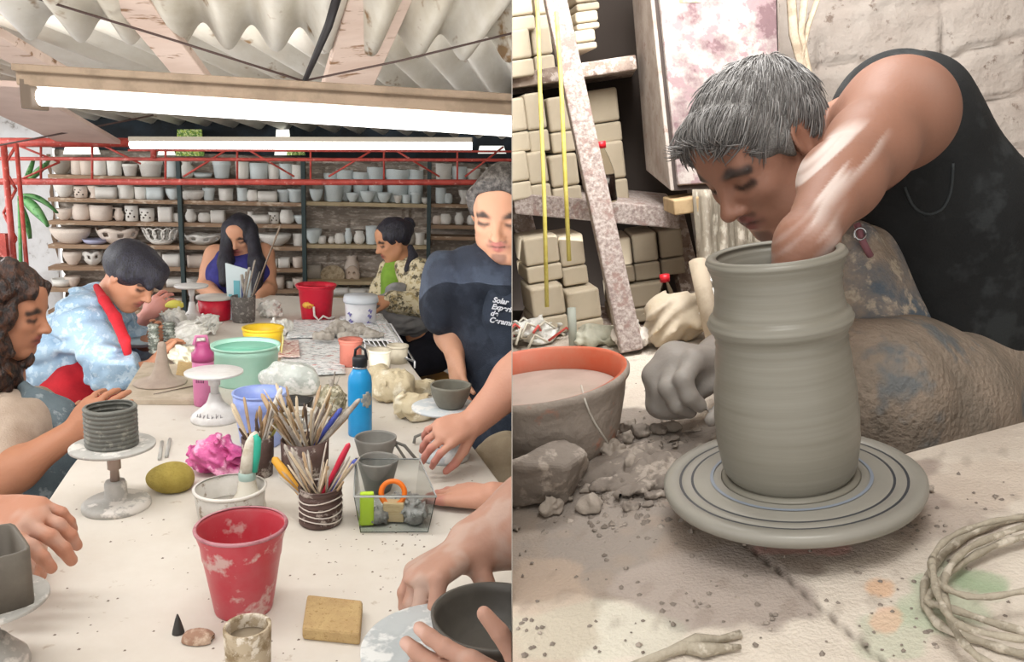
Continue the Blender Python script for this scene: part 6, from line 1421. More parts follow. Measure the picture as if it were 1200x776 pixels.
LUMPS = [(718, 545, 21, 34, 'squarish grey clay lump at the top of the scrap heap'), (703, 572, 25, 16, 'flat slab of clay leaning below the heap'), (692, 598, 26, 24, 'pale clay scrap left of the dark slab'), (757, 596, 34, 22, 'rough dark-edged clay scrap nearest the wheel'), (680, 566, 18, 16, 'small clay lump between the block and the heap'), (735, 572, 26, 18, 'long clay scrap in the middle of the heap'), (744, 548, 20, 22, 'crumbly clay lump right of the squarish lump'), (770, 540, 18, 20, 'crumbly grey lump below the clay-covered hand'), (728, 520, 18, 20, 'dark lump at the back of the scrap heap'), (752, 512, 16, 22, 'brownish lump between basin and hand'), (700, 535, 14, 12, 'little lump right of the clay block'), (790, 520, 18, 14, 'clay lump close behind the wheel rim'), (768, 566, 16, 14, 'small clay lump touching the wheel rim'), (718, 596, 16, 12, 'small pale scrap at the heap\'s front'), (812, 506, 14, 10, 'little lump at the foot of the hand'), (605, 622, 14, 14, 'small lump at the partition in front of the block'), (666, 585, 12, 10, 'tiny lump beside the round lump'),
 (730, 535, 17, 24, 'upright crumbly piece behind the squarish lump'), (756, 562, 17, 20, 'jagged piece in the right half of the heap'), (740, 598, 16, 16, 'jagged little piece left of the nearest scrap'), (716, 558, 17, 20, 'jagged piece just below the squarish lump'), (775, 508, 15, 16, 'rough piece under the clay-covered fist'), (690, 578, 15, 16, 'rough piece touching the flat slab'), (768, 582, 17, 16, 'rough piece beside the wheel edge'), (733, 506, 15, 20, 'rough dark piece against the basin'), (706, 520, 13, 18, 'small rough piece at the basin wall'), (790, 506, 14, 18, 'small rough piece right below the fist')]
for i, (x, y, r_, hz_, lab) in enumerate(LUMPS): rock('clay_scrap', x, y, r_, hz_, 20+i, m_gc if i % 2 else m_gc2, lab, 'clay', rot=i*.7)
p, k, hz = place(738, 556); mud = blob('clay_mud', m_gc, p+Vector((0, 0, -.002)), (84*k, 62*k, 9*hz), 91, amp=1.1, freq=5, parts=9, sharp=1.6, h=.0036, label='low crumbly mound of clay scrapings heaped between basin and wheel', cat='clay'); mud['kind'] = 'stuff'
rr = random.Random(55); mb = MB()
for i in range(900):
    u = rr.random()
    if u < .55: x, y = rr.gauss(735, 45), rr.gauss(560, 32)
    elif u < .75: x, y = rr.gauss(1040, 26), rr.gauss(600, 16)
    else: x, y = rr.uniform(605, 1190), rr.uniform(540, 770)
    q = on(x, y, TR)
    if not inside(q.x, q.y) or (Vector((q.x-PW.x, q.y-PW.y)).length < .03): continue
    s = rr.uniform(.0012, .0045)*(1.3 if u < .55 else .8); vs = [q+Vector((s*math.cos(a_)*rr.uniform(.6, 1.2), s*math.sin(a_)*rr.uniform(.6, 1.2), 0)) for a_ in (0, 1.3, 2.5, 3.8, 5)]
    mb.add(vs+[q+Vector((rr.uniform(-.3, .3)*s, rr.uniform(-.3, .3)*s, s*rr.uniform(.5, 1.1)))], [(j, (j+1) % 5, 5) for j in range(5)], smooth=False)
tag(mb.build('clay_crumbs', m_gc), 'countless clay crumbs strewn over the bench around the wheel', 'crumbs', kind='stuff')
for i, (x, y, r_, lab) in enumerate(((1044, 604, 14, 'pale crumb of clay at the right of the wheel, nearest'), (1068, 590, 9, 'small pale clay crumb right of the wheel'), (1085, 575, 12, 'pale clay crumb farther right of the wheel rim'), (1023, 612, 9, 'small clay crumb under the right wheel rim'))):
    rock('clay_crumb', x, y, r_, r_, 70+i, m_gc2, lab, 'clay')
# coil of clay-caked cord, bottom right
m_coil = mat('clay_caked_cord', '#aca392', .8, '#8f8676', 20, .5, .3, '#c6bdae', 40, .35, bump=.5, bscale=120)
mb = MB(); rr = random.Random(3); zt2 = TR+.006
loops = [([(1290, 640), (1215, 606), (1150, 620), (1105, 650), (1083, 690), (1098, 730), (1150, 752), (1215, 768), (1280, 750), (1310, 700), (1290, 640)], .0052), ([(1215, 625), (1165, 640), (1120, 665), (1096, 690), (1088, 705), (1110, 712), (1215, 742), (1270, 720), (1280, 670), (1215, 625)], .0048), ([(1215, 612), (1140, 640), (1108, 675), (1112, 720), (1135, 760), (1185, 790), (1260, 800), (1300, 740), (1290, 660), (1215, 612)], .0045), ([(1215, 690), (1150, 700), (1110, 690), (1090, 665), (1110, 632), (1160, 612), (1215, 604)], .004), ([(1092, 655), (1100, 700), (1130, 735), (1215, 752)], .0042)]
for li, (pts, r_) in enumerate(loops):
    c3 = [on(x, y, TR+.005+.007*li) for x, y in pts]; sm = []
    for i in range(len(c3)-1):
        p0, p1, p2, p3 = c3[max(i-1, 0)], c3[i], c3[i+1], c3[min(i+2, len(c3)-1)]
        for j in range(6): u = j/6; sm.append(.5*((2*p1)+(-p0+p2)*u+(2*p0-5*p1+4*p2-p3)*u*u+(-p0+3*p1-3*p2+p3)*u**3))
    sm.append(c3[-1]); mb.tube(sm, [r_*.68*(1+.18*math.sin(i*1.7)) for i in range(len(sm))], 10)
tag(mb.build('cord_coil', m_coil), 'loose coil of clay-caked cord at the bottom right of the bench', 'cord')
mb = MB(); mb.tube([on(740, 782, TR+.004), on(785, 764, TR+.006), on(818, 752, TR+.006), on(845, 749, TR+.004), on(868, 743, TR+.003)], [.004, .004, .007, .003, .0035], 8); mb.tube([on(800, 758, TR+.004), on(825, 762, TR+.007), on(868, 758, TR+.003)], [.006, .006, .002], 8)
tag(mb.build('twisted_wire', m_coil), 'twisted clay-caked wire end lying at the bench\'s front edge', 'wire')

# shelving with plaster moulds
m_sp1 = mat('speckled_white_wood', '#b5aaa3', .9, '#857570', 150, .5, .25, '#8f7871', 34, .3, bump=.3, bscale=90)
m_sp2 = mat('stained_board', '#a59589', .9, '#7d6a61', 30, .45, .2, '#c9beb5', 50, .35)
m_mould = mat('plaster_mould', '#c9bea9', .85, '#b8ab95', 6, .5, .4, '#b3a58e', 22, .2)
m_mould2 = mat('plaster_mould_grey', '#a59986', .85, '#948873', 6, .5, .4)
t = thing('shelving_rack', 'old speckled wooden rack loaded with plaster moulds behind the basin', 'shelf', at(700, 400, 1.75)); t.location.z = 0; o = t.location.copy()
def bar_px(nm, a, b, da, db, wpx, dpt, m):
    A_, B_ = at(*a, da), at(*b, db); mb = MB(); mb.bar(A_-o, B_-o, wpx*da/F, dpt, up=(0, -1, 0)); return mb.build(nm, m, t, bevel=.003)
e1 = depth_of(on(740, 412, TR+.004)); bar_px('post', (646, -20), (740, 412), 1.62, e1, 25, .04, m_sp1); bar_px('post', (606, 232), (641, 372), 1.95, 1.93, 24, .05, m_sp2); bar_px('post', (783, 240), (830, 420), 1.95, 1.92, 26, .05, m_sp2)
def shelf_slab(nm, pts, d, th, m, depth=.34, back=(10, -14)):
    A_, B_ = at(*pts[0], d), at(*pts[1], d); bk = Vector((.05, depth, 0)); dn = Vector((0, 0, -th))
    mb = MB(); mb.hexa([A_+dn-o, B_+dn-o, B_+bk+dn-o, A_+bk+dn-o], [A_-o, B_-o, B_+bk-o, A_+bk-o]); mb.build(nm, m, t, bevel=.003); return A_, B_
S1 = shelf_slab('shelf', ((560, 92), (745, 64)), 1.72, .03, m_sp2); S2 = shelf_slab('shelf', ((600, 226), (795, 244)), 1.72, .045, m_sp1); S3 = shelf_slab('shelf', ((600, 395), (860, 402)), 1.75, .02, m_sp2)
mb = MB(); a_, b_, c_, d_ = at(560, -40, 2.06), at(765, -40, 2.06), at(835, 420, 2.06), at(560, 420, 2.06); mb.hexa([d_-o, c_-o, c_+Vector((0, .02, 0))-o, d_+Vector((0, .02, 0))-o], [a_-o, b_-o, b_+Vector((0, .02, 0))-o, a_+Vector((0, .02, 0))-o]); mb.build('shade_panel', mat('interior_shade', '#3b332e', .9), t)  # dark sheet, shade of the rack interior put into its colour
def mould(px, py, w_, hh, d, lab, m=m_mould, split=.62, rot=0, grp=None, dp=.14):
    p = at(px, py, d); k = d/F; t_ = thing('plaster_mould', lab, 'mould', p, rot, grp); W_, H_ = w_*k/2, hh*k*1.02
    mb = MB(); mb.box((-W_, 0, 0), (W_, dp, H_*(1-split)-.0015)); mb.build('mould_half', m, t_, bevel=.005, seg=3)
    mb = MB(); mb.box((-W_*.97, .003, H_*(1-split)+.0005), (W_*.98, dp-.003, H_)); mb.build('mould_half', m, t_, bevel=.006, seg=3); return t_
rw = lambda r: ['upper', 'middle', 'bottom'][r]
for i, (x, y, w_, hh, d, m, lab) in enumerate((
    (612, 90, 32, 52, 1.70, m_mould, 'white plaster mould at the partition on the upper shelf, lower tier'), (640, 84, 24, 50, 1.74, m_mould, 'white plaster mould on the upper shelf just left of the leaning post'),
    (612, 36, 34, 44, 1.70, m_mould, 'white plaster mould at the partition on the upper shelf, upper tier'), (642, 32, 24, 40, 1.74, m_mould, 'white plaster mould near the yellow cords, upper tier of the upper shelf'),
    (688, 58, 26, 22, 1.74, m_mould, 'thin plaster mould right of the post, lowest of its stack'), (690, 34, 28, 20, 1.74, m_mould, 'thin plaster mould right of the post, second of its stack'), (690, 12, 28, 24, 1.74, m_mould2, 'thin plaster mould right of the post, top of its stack'),
    (612, 234, 26, 54, 1.72, m_mould, 'cream mould on the middle shelf at the partition, lower tier'), (636, 238, 24, 58, 1.73, m_mould, 'cream mould on the middle shelf between the yellow cords, lower tier'), (667, 241, 34, 58, 1.74, m_mould, 'cream mould on the middle shelf left of the cola bottle, lower tier'), (714, 238, 48, 68, 1.84, m_mould2, 'greyish mould on the middle shelf behind the cola bottle'),
    (610, 178, 26, 60, 1.72, m_mould, 'cream mould on the middle shelf at the partition, upper tier'), (634, 178, 24, 66, 1.73, m_mould, 'cream mould on the middle shelf between the cords, upper tier'), (664, 178, 32, 62, 1.74, m_mould, 'cream mould on the middle shelf beside the post, upper tier'), (707, 168, 46, 60, 1.84, m_mould2, 'greyish mould on the middle shelf, upper tier right of the post'),
    (640, 330, 42, 52, 1.74, m_mould, 'large cream mould under the middle shelf at the left, upper tier'), (676, 334, 30, 58, 1.76, m_mould, 'cream mould under the middle shelf beside the post, upper tier'), (731, 332, 28, 52, 1.86, m_mould2, 'brownish mould right of the post under the middle shelf'), (760, 328, 30, 54, 1.87, m_mould2, 'brownish mould second from the post under the middle shelf'), (790, 322, 28, 52, 1.88, m_mould2, 'brownish mould third from the post under the middle shelf'),
    (648, 392, 40, 56, 1.72, m_mould, 'cream mould on the bottom shelf at the left'), (690, 396, 40, 56, 1.74, m_mould, 'cream mould on the bottom shelf beside the post'), (750, 378, 66, 44, 1.87, m_mould2, 'wide brownish mould on the bottom shelf right of the post'))):
    mould(x, y, w_, hh, d, lab, m, rot=.12 if x < 700 else -.04)
# bottles
def cola(px, py, hh, lab, fill):
    d = 1.66; p = at(px, py, d); k = d/F; t_ = thing('soda_bottle', lab, 'bottle', p); r_ = 12*k; u = hh*k
    mb = MB(); mb.lathe([(0, 0), (r_*.9, 0), (r_, u*.04), (r_*.96, u*.2), (r_, u*.42), (r_*.98, u*.5), (r_*.62, u*.74), (r_*.33, u*.86), (r_*.33, u*.9), (0, u*.9)], 28); mb.build('bottle_body', mat('clear_bottle', '#d8d2c8', .05, trans=1, ior=1.06), t_)
    mb = MB(); mb.lathe([(0, .002), (r_*.93, .003), (r_*.92, u*fill), (0, u*fill)], 24); mb.build('drink', mat('cola', '#1f1512', .2), t_)
    mb = MB(); mb.lathe([(0, u*.89), (r_*.48, u*.89), (r_*.48, u*1.0), (0, u*1.0)], 20); mb.build('cap', mat('red_cap', '#c9202c', .4), t_)
    return t_, r_, u
cola(712, 237, 70, 'plastic soda bottle with red cap on the middle shelf', .45)
t_, r_, u = cola(786, 396, 76, 'soda bottle with red cap and red label behind the crumpled paper', .05)
mb = MB(); mb.lathe([(r_*1.01, u*.42), (r_*1.02, u*.62)], 28); mb.build('bottle_label', mat('red_label', '#b82a30', .5), t_)
# yellow cords
for pts, lab in (([(629, -20), (633, 110), (638, 240), (641, 360)], 'left pale yellow cord hanging before the plaster moulds'), ([(652, 14), (657, 90), (662, 200), (667, 306)], 'right pale yellow cord hanging before the plaster moulds')):
    mb = MB(); mb.tube([at(x, y, 1.52) for x, y in pts], .0042, 8); tag(mb.build('yellow_cord', mat('yellow_cord', '#cfc36a', .6, '#bdae4e', 30, .4)), lab, 'cord')
# cupboard with chipped plum paint
m_chip = mat('chipped_paint', '#aaa19b', .85, '#6d5659', 7, .5, .12, '#8b7577', 34, .35, bump=.3, bscale=50)
m_side = mat('cupboard_side', '#aaa098', .85, '#8b7e75', 14, .45, .3, '#8f7d74', 40, .25)
dC = 1.62; a = at(786, 224, dC); k = dC/F; t = thing('wall_cupboard', 'hanging cupboard with chipped white and plum paint behind the potter\'s head', 'cupboard', a, 0)
bR_, tR_ = at(918, 216, dC*1.02)-a, at(912, -60, dC*1.02)-a; bL_, tL_ = Vector((0, 0, 0)), at(756, -60, dC)-a; sL, sT = at(757, 200, dC+.22)-a, at(736, -60, dC+.22)-a; off_ = Vector((0, .22, 0))
mb = MB(); mb.hexa([bL_, bR_, bR_+off_, sL], [tL_, tR_, tR_+off_, sT]); mb.build('carcass', m_side, t, bevel=.003)
nf = (bR_-bL_).cross(tL_-bL_).normalized(); nf = nf if nf.y < 0 else -nf
lp = lambda u, v, o_=0: (bL_.lerp(bR_, u)).lerp(tL_.lerp(tR_, u), v) + nf*o_
mb = MB(); q = [(.055, .02), (.955, .02), (.955, 1), (.055, 1)]; mb.hexa([lp(u, v, .001) for u, v in q], [lp(u, v, .012) for u, v in q]); mb.build('cupboard_door', m_chip, t, bevel=.002)
mb = MB(); mb.hexa([lp(u, v, .0005) for u, v in ((.03, 0), (.98, 0), (.98, 1), (.03, 1))], [lp(u, v, .002) for u, v in ((.03, 0), (.98, 0), (.98, 1), (.03, 1))]); mb.build('door_gap', mat('dark_gap', '#3d3430', .9), t)
mb = MB(); mb.hexa([lp(u, v, .012) for u, v in ((.2, .765), (.36, .765), (.36, .8), (.2, .8))], [lp(u, v, .0135) for u, v in ((.2, .765), (.36, .765), (.36, .8), (.2, .8))]); mb.build('sticker', mat('old_sticker', '#b9ad86', .7, '#8d8260', 60, .45), t)
# laths and hose beside the cupboard
for pts, r_, lab in (([(926, -20), (930, 40), (945, 95), (962, 150)], .010, 'thin bare wooden lath beside the cupboard, leaning left one'), ([(945, -20), (938, 40), (948, 90), (958, 150)], .009, 'pale curved lath beside the cupboard, middle one'), ([(965, -20), (947, 30), (938, 70), (940, 110)], .008, 'pale hose curving down beside the cupboard')):
    mb = MB(); mb.tube([at(x, y, 1.7) for x, y in pts], r_, 8, flat=.5); tag(mb.build('wooden_lath' if 'lath' in lab else 'hose', mat('bare_lath', '#b7a792', .8, '#94836f', 20, .45)), lab, 'lath' if 'lath' in lab else 'hose')
# papers, bags and odds behind the basin
m_paper = mat('cream_paper', '#bfb29f', .8, '#ab9c84', 8, .45, .3, '#b39a74', 14, .22, bump=.3, bscale=30)
def rag(name, px, py, rx, rz, seed, m, lab, cat, ry=None, amp=.5, z=0, tilt=0):
    p, k, hz = place(px, py, TR+z); return blob(name, m, p+Vector((0, 0, .001)), (rx*k, (ry or rx*.7)*k, rz*hz), seed, amp=amp, freq=3.2, sharp=.6, h=max(.004, rx*k/18), label=lab, cat=cat)
rag('paper_sack', 795, 400, 56, 50, 1, m_paper, 'crumpled cream paper sack behind the clay-covered hand', 'sack', ry=30)
rag('paper_sack', 752, 408, 34, 26, 2, mat('white_paper', '#d6cfc6', .8, '#bfb5aa', 12, .4, bump=.4, bscale=40), 'crumpled whitish paper sack right of the leaning post', 'sack')
rag('plastic_bag', 846, 395, 20, 54, 3, mat('white_plastic_bag'), 'white plastic bag standing close behind the vessel', 'bag')
rag('plastic_bag', 634, 402, 34, 26, 4, mat('white_plastic_bag'), 'white plastic bag lying behind the basin at the partition', 'bag')
rag('cloth_rag', 700, 404, 40, 18, 5, mat('pale_green_rag', '#b9b8a8', .9, '#a1a08f', 14, .4, bump=.4, bscale=40), 'pale greenish rag behind the basin rim', 'rag')
rr = random.Random(12); 
for i in range(16):
    x, y = rr.uniform(604, 668), rr.uniform(398, 412); p, k, h = place(x, y); z0 = rr.uniform(.005, .05)
    mb = MB(); a = rr.uniform(0, 6.28); L_ = rr.uniform(.02, .05); mb.tube([Vector((-L_*math.cos(a), -L_*math.sin(a)*.6, z0)), Vector((0, 0, z0+rr.uniform(.0, .03))), Vector((L_*math.cos(a+.5), L_*math.sin(a+.5)*.6, z0-.003))], .0028, 6)
    tag(mb.build('plastic_strip', mat('pale_strip', '#cfcabb', .6) if i % 4 else mat('red_strip', '#cf5a52', .6), loc=p), ('red' if not i % 4 else 'pale') + ' plastic strip in the tangle behind the basin', 'strip', 'plastic strips behind the basin')
p, k, h = place(672, 410); mb = MB(); mb.tube([Vector((0, 0, .0)), Vector((4*k, 0, 48*h))], 5*k, 12); tag(mb.build('rod', mat('grey_green_rod', '#9da197', .6), loc=p), 'short grey-green rod standing behind the basin rim', 'rod')
p = at(838, 400, 1.45); mb = MB(); mb.tube([Vector((0, 0, 0)), at(817, 306, 1.5)-p], .016, 20); tag(mb.build('cardboard_tube', mat('card_tube', '#b0a28e', .8, '#9b8d79', 12, .4), loc=p), 'cream cardboard tube leaning left of the vessel', 'tube')
# hanging cloths behind the face
rows = []; 
for j in range(12):
    v = j/11; rows.append([at(812+80*(i/19)+8*v, 222+v*112, 1.58+.03*math.sin(i*1.3+v*2)) for i in range(20)])
mb = MB(); mb.sheet(rows); tag(mb.build('hanging_cloth', mat('dusty_drab_cloth', '#9f9687', .9, '#7d7467', 9, .5, .3, '#b8b0a2', 20, .35), solid=.004), 'drab dusty cloth hanging below the cupboard', 'cloth')
p = at(790, 244, 1.6); mb = MB(); mb.box((-.0, 0, -.015), (.075, .1, .015)); tag(mb.build('wood_offcut', mat('tan_wood', '#b39a76', .8, '#9c8361', 14, .4), loc=p, bevel=.003), 'tan wood offcut under the cupboard corner', 'wood')
# stones along the wall at the right
for i, (x, y, r_, m, lab) in enumerate(((1150, 194, 23, m_gc2, 'round beige stone set against the whitewashed wall'), (1166, 232, 17, mat('dark_stone', '#77706a', .9, '#5f5853', 14, .4), 'dark grey stone under the round beige one'), (1192, 226, 16, mat('yellow_stone', '#b8a47e', .9, '#9c8863', 14, .4), 'yellowish stone at the right frame edge'), (1180, 252, 20, m_gc2, 'flat pale stone below the yellowish stone'), (1196, 286, 18, mat('dark_stone'), 'small dark stone low at the right frame edge'))):
    q = onr(x, y, .02); k = depth_of(q)/F; s = SDF(.005); s.ell((0, 0, 0), (r_*k, r_*k*.8, r_*k*(1 if i == 0 else .6))); w1 = wave(i+60, 60, .003); ob = s.mesh('wall_stone', m, h=.004, disp=lambda P: w1(P)); ob.location = q; tag(ob, lab, 'stone')
a = at(1188, 318, 1.9); mb = MB(); mb.box((0, -.06, -.62), (.35, .07, 0), M=Matrix.Translation((0, 0, 0))); tag(mb.build('crate', mat('green_grey_crate', '#8f937f', .8, '#7a7e6b', 10, .4), loc=a, bevel=.004), 'greenish grey crate at the right frame edge behind the potter', 'crate')
# ------------------------------------------------------------------ the potter at the wheel
ctx('R')
cv = lambda x, y, z: FR['R'] @ Vector((x, y, z))      # direction given in picture terms: right, up, towards the viewer
p = person('grey-haired potter in a black vest reaching down into the tall vessel', Vector((at(1110, 470, 1.5).x, at(1110, 470, 1.5).y, 0)))
hc = J(893, 180, 1.14); B = basis(cv(-.66, -.70, .20), cv(-.60, .66, .28)); hh = .230
s = SDF(.02); TM = head(s, hc, B, hh, male=True, stubble=True, neck=J(1000, 175, 1.27), neck_r=.062, wide=1.04)
dc = depth_of(PW+Vector((0, 0, pr_top))); S1 = J(1052, 134, dc+.27); E1 = J(985, 212, dc+.12); W1 = J(944, 284, dc+.012)
s.cap(S1, S1.lerp(E1, .5), 46*(dc+.27)/F, 46*(dc+.2)/F, 0, .03); s.cap(S1.lerp(E1, .5), E1, 46*(dc+.2)/F, 42*(dc+.12)/F, 0, .03); s.cap(E1, W1, 42*(dc+.12)/F, 29*dc/F, 0, .03)
W2 = Vector((PW.x-.005, PW.y, W1.z-.10)); s.cap(W1, W2, 29*dc/F, 25*dc/F, 0, .03); hand(s, W2, Vector((0, .0, -1)), Vector((1, 0, 0)), .15, 1, curl=((5, 15, 10),)*4, col=0, th=(.95, .25, .1))
S2 = J(985, 200, 1.50); E2 = J(935, 440, 1.42); W3_ = J(850, 424, 1.16)
arm(s, S2, E2, W3_, 1.05, rs=(.05, .045, .044, .034)); 
hand(s, W3_, J(780, 430, 1.10)-W3_, cv(-.15, -.85, .35), .20, 1, curl=((42, 62, 35), (48, 66, 38), (52, 68, 40), (56, 70, 40)), spread=3, th=(.45, .5, .75), thb=(.35, .3), col=5, fr=1.35)
for q_ in ((770, 440), (790, 415), (800, 470), (822, 450), (775, 475), (812, 425)): s.ell(J(*q_, 1.12), (.022, .022, .018), None, 5, .02)
s.cap(W3_, W3_.lerp(E2, .25), .036, .042, 5, .03)
s.cap(S1, S2, .07, .07, 0, .05); s.cap(S1.lerp(S2, .5)+cv(.03, 0, 0), J(1115, 420, 1.42), .05, .08, 0, .03)
axis = (W1-S1).normalized(); sidev = axis.cross(cv(0, 0, 1)).normalized()
wn = wave(71, 1.0, 1.0); linw = lambda h: np.array(hexc(h)[:3])
def potter_cols(P, CC):
    a0 = np.array(S1); ax = np.array(axis); sd = np.array(sidev); q = P - a0; t_ = q @ ax/((W1-S1).length); u = q @ sd; d = np.linalg.norm(q - (q @ ax)[:, None]*ax, axis=1)
    on_arm = (d < .075) & (t_ > .30) & (t_ < 1.15)
    st = 1.5*wave(72, 1.0, 1.0)(np.stack([u*170, t_*5, d*50], 1)) + .7*wave(75, 1.0, 1.0)(np.stack([u*420, t_*9, d*80], 1)); m = np.clip((st+.2)*1.2, 0, 1)*np.clip((t_-.40)/.10, 0, 1)*np.clip((SGN*u-.002)/.014, 0, 1)*.85
    m = np.maximum(m, np.clip((t_-.80)/.2, 0, 1)*np.clip(st*.5+.4, 0, 1)*.6)
    m = np.where(on_arm, m, 0)[:, None]; CC = CC*(1-m)+linw('#cdbfb8')*m
    shoulder_shine = np.exp(-np.sum((P - np.array(S1+cv(-.0, .012, .045)))**2, axis=1)/.0006)[:, None]*.45; CC = CC*(1-shoulder_shine)+linw('#d8c8c0')*shoulder_shine  # painted highlight on the shoulder, put into the skin colour
    return CC
SGN = 1 if sidev.dot(cv(-1, 0, 0)) > 0 else -1
s.mesh('body', SKIN, h=.0032, parent=p, cols=skin_cols('#8f6654', '#7a4843', hair='#3a312e', clay='#96908a', stub='#5f4238'), colfn=potter_cols)
s = SDF(.004)
# clothes
m_vest = cloth_mat('black_vest', '#1b1d1e', '#141516', col3='#2a2d2e', scale3=10, cover3=.3)
s = SDF(.05); s.cap(J(1052, 138, 1.28), J(1112, 250, 1.34), .085, .115); s.cap(J(1112, 250, 1.34), J(1128, 395, 1.38), .115, .098); s.cap(J(1065, 250, 1.34), J(1112, 370, 1.38), .075, .09); s.cap(J(1040, 235, 1.30), J(1085, 380, 1.34), .060, .055); s.cap(J(1050, 150, 1.28), J(975, 190, 1.52), .07, .06)
s.cap(J(1060, 130, 1.25), J(1068, 160, 1.26), .078, .080)
s.ell(J(1062, 168, 1.12), (.058, .075, .075), op='-', k=.02)
s.mesh('vest', m_vest, h=.0055, parent=p, disp=fold(72, 14, .007), cut=[(J(1130, 437, 1.38), cv(.05, -1, .0)), (J(1001, 262, 1.3), cv(-.92, -.5, .1))][:2])
mb = MB(); 
def on_surf(px, py, d): return J(px, py, d)
seam_pts = [(1058, 212, 1.235), (1064, 234, 1.228), (1076, 252, 1.225), (1098, 252, 1.228), (1112, 238, 1.238), (1118, 205, 1.25), (1113, 165, 1.26)]
vo = [c_ for c_ in p.children if c_.name.startswith('vest')]; sp_ = [((a[0]*(1-u)+b[0]*u), (a[1]*(1-u)+b[1]*u)) for a, b in zip(seam_pts, seam_pts[1:]) for u in (0, .33, .66)]; sp_ = [(sum(x[0] for x in sp_[max(0, i-2):i+3])/len(sp_[max(0, i-2):i+3]), sum(x[1] for x in sp_[max(0, i-2):i+3])/len(sp_[max(0, i-2):i+3])) for i in range(len(sp_))]; mb.tube([surf_hit(vo, *q)+cv(0, 0, .001) for q in sp_], .0022, 6); mb.build('armhole_binding', mat('binding', '#33383a', .8), p)
m_clden = mat('clay_smeared_denim', '#5d6873', .9, '#9d8f80', 9, .52, .2, '#b5a998', 30, .35, bump=.5, bscale=120)
m_clay_j = mat('clay_caked_trousers', '#9b8c7d', .9, '#7e7468', 12, .45, .3, '#6e7172', 7, .25, bump=.7, bscale=110)
s = SDF(.04); s.cap(J(1004, 284, 1.24), J(1030, 372, 1.24), .022, .045); s.cap(J(1000, 290, 1.24), J(1016, 376, 1.22), .022, .04); s.cap(J(1022, 290, 1.28), J(1052, 380, 1.27), .035, .045)
s.mesh('apron', m_clden, h=.005, parent=p, disp=fold(74, 20, .006)); 
s = SDF(.05); s.cap(J(1130, 460, 1.42), J(1012, 452, 1.14), .115, .085); s.cap(J(1150, 470, 1.45), J(1080, 490, 1.2), .10, .085); s.cap(J(1030, 455, 1.15), J(1030, 620, 1.2), .085, .07); s.cap(J(1100, 470, 1.25), J(1120, 640, 1.3), .085, .07); s.cap(J(1130, 420, 1.42), J(1130, 470, 1.42), .10, .11)
s.mesh('trousers', m_clay_j, h=.006, parent=p, disp=fold(75, 16, .008), cut=[(J(1080, 500, 1.2), (0, 0, -1))][:0])
s = SDF(.01); s.chain([J(958, 128, 1.22), J(970, 138, 1.20), J(985, 142, 1.18)], [.012, .014, .010]); s.mesh('red_collar', mat('faded_red_collar', '#b5736c', .8), h=.004, parent=p)
mb = MB(); mb.tube([J(1004, 262, 1.195), J(1012, 285, 1.19), J(1020, 300, 1.2)], .005, 8); mb.build('strap', mat('pinkish_strap', '#8f6068', .8), p)
mb = MB(); mb.tube([J(1008+7*math.cos(a), 274+7*math.sin(a), 1.185) for a in [i*PI/6 for i in range(13)]], .0016, 6); mb.build('ring', mat('steel_ring', metal=.9), p)
# hair
m_gh = hair_mat('grey_hair', '#625f5c', '#7f7d7a', (60, 60, 60))
s = SDF(.025); Bn = np.array(B); s.ell(TM(0, -.075, .16), [hh*.345, hh*.43, hh*.375], Bn); s.cap(TM(-.16, .20, .33), TM(.16, .20, .33), hh*.09, hh*.09); s.cap(TM(-.12, .30, .24), TM(.12, .30, .24), hh*.05, hh*.05)
for sx in (-1, 1): s.cap(TM(sx*.30, .07, .10), TM(sx*.32, .035, -.01), hh*.035, hh*.02)
s.ell(TM(0, .45, .11), [hh*.37, hh*.27, hh*.27], Bn, op='-', k=.012); s.ell(TM(0, .2, -.20), [hh*.5, hh*.30, hh*.30], Bn, op='-', k=.01)
for sx in (-1, 1): s.ell(TM(sx*.36, -.06, -.02), [hh*.14, hh*.115, hh*.16], Bn, op='-', k=.006)
ho = s.mesh('hair', m_gh, h=.0032, parent=p, disp=fold(76, 70, .002))
vs = [v.co.copy() for v in ho.data.vertices]; ns = [v.normal.copy() for v in ho.data.vertices]; Bi = B.transposed(); rr = random.Random(4)
crown = Vector((0, -.22, .50)); sets = ([], [], [])
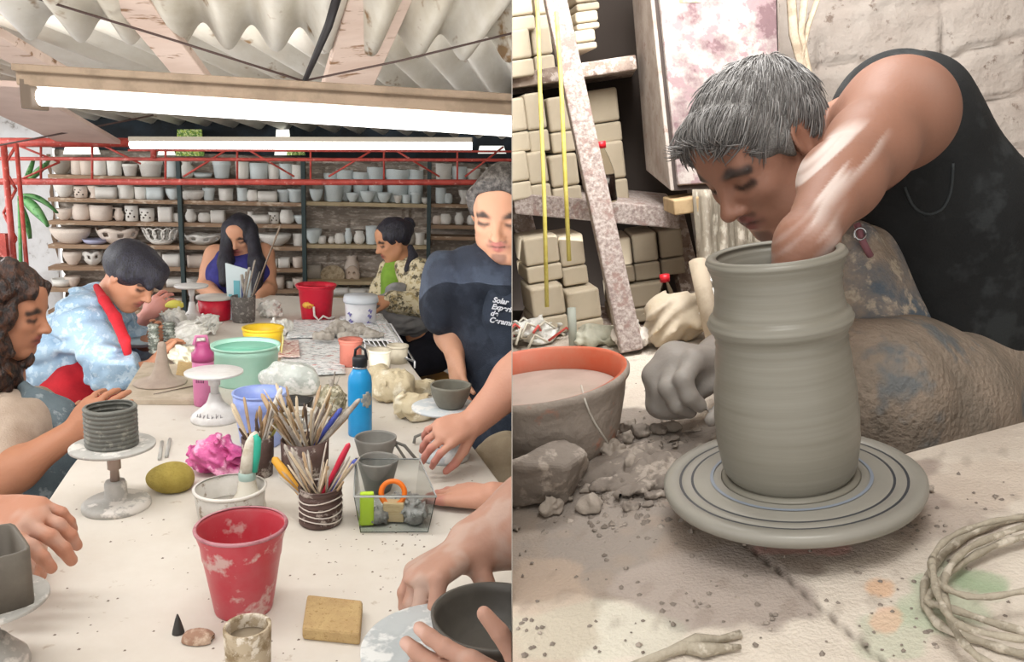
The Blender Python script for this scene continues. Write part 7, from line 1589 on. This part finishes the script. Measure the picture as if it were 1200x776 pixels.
for _ in range(6500):
    i = rr.randrange(len(vs)); v, nn = vs[i], ns[i]; lp_ = Bi @ (v-hc)/hh; ln_ = Bi @ nn
    if ln_.dot(lp_ - Vector((0, -.06, .12))) < 0: continue
    if (lp_.y > .02 and lp_.z < .17) or (lp_.y > .24 and lp_.z < .27) or (abs(lp_.x) > .22 and abs(lp_.y+.05) < .13 and lp_.z < .13): continue
    fl = (lp_-crown) + Vector((0, .28, 0)); fl -= ln_*fl.dot(ln_)
    if fl.length < .02: continue
    fl.normalize(); fl = (fl + Vector((rr.gauss(0, .1), rr.gauss(0, .1), rr.gauss(0, .1)))).normalized(); L_ = rr.uniform(.09, .17); pts = []; q = lp_ - ln_*.006
    for j in range(5):
        pts.append(hc + B @ (q*hh)); fl = (fl - ln_*.05*j/2 + Vector((0, .0, -.03))).normalized(); q = q + fl*(L_/4) + ln_*(.010 if j == 0 else -.003*j)
    sets[rr.choices((0, 1, 2), (6, 5, 2))[0]].append((pts, rr.uniform(.0005, .0010)))
for nm, st, c_ in (('hair_strands', sets[0], '#5a5755'), ('hair_strands', sets[1], '#757270'), ('hair_strands', sets[2], '#8b8987')): strands(nm, st, mat('strand'+c_, c_, .45), p)
fin(p)
# ------------------------------------------------------------------ finish: the partition cuts both workshops, each goes to its place
def finish():
    dg = bpy.context.evaluated_depsgraph_get()
    bpy.context.view_layer.update()
    camL = cam.matrix_world.copy()
    for o in [o for o in ALL if o.type == 'EMPTY' and not o.children]:
        ALL.remove(o); bpy.data.objects.remove(o)
    # cut at the partition
    for o in list(ALL):
        if o.type not in ('MESH',) or o.name.startswith('wall_middle'): continue
        w = o['_w']
        T = camL if w == 'L' else (Matrix.Translation(EYE['R']) @ FR['R'].to_4x4())
        Mi = T.inverted() @ o.matrix_world
        lim = .0005; sg = -1 if w == 'L' else 1
        xs = [(Mi @ Vector(c)).x*sg for c in o.bound_box]
        if min(xs) > lim: continue
        bm = bmesh.new()
        if o.modifiers:
            ev = o.evaluated_get(dg); me = bpy.data.meshes.new_from_object(ev); bm.from_mesh(me)
            bpy.data.meshes.remove(me)
        else: bm.from_mesh(o.data)
        inv = Mi.inverted(); co = inv @ Vector((sg*lim, 0, 0)); no = (Mi.to_3x3().transposed() @ Vector((1, 0, 0))).normalized()
        bmesh.ops.bisect_plane(bm, geom=bm.verts[:] + bm.edges[:] + bm.faces[:], plane_co=co, plane_no=no*(-sg), clear_outer=True)
        if len(bm.faces) == 0:
            bm.free(); 
            if not o.children: ALL.remove(o); bpy.data.objects.remove(o)
            continue
        me = o.data.copy(); bm.to_mesh(me); bm.free(); o.modifiers.clear(); o.data = me
    for o in [o for o in ALL if o.type == 'EMPTY' and not o.children]:
        ALL.remove(o); bpy.data.objects.remove(o)
    # the right-hand workshop goes to its place
    for o in ALL:
        if o['_w'] == 'R' and o.parent is None: o.matrix_world = M_R2W @ o.matrix_basis
    for o in ALL: del o['_w']
    bpy.context.view_layer.update()
finish()
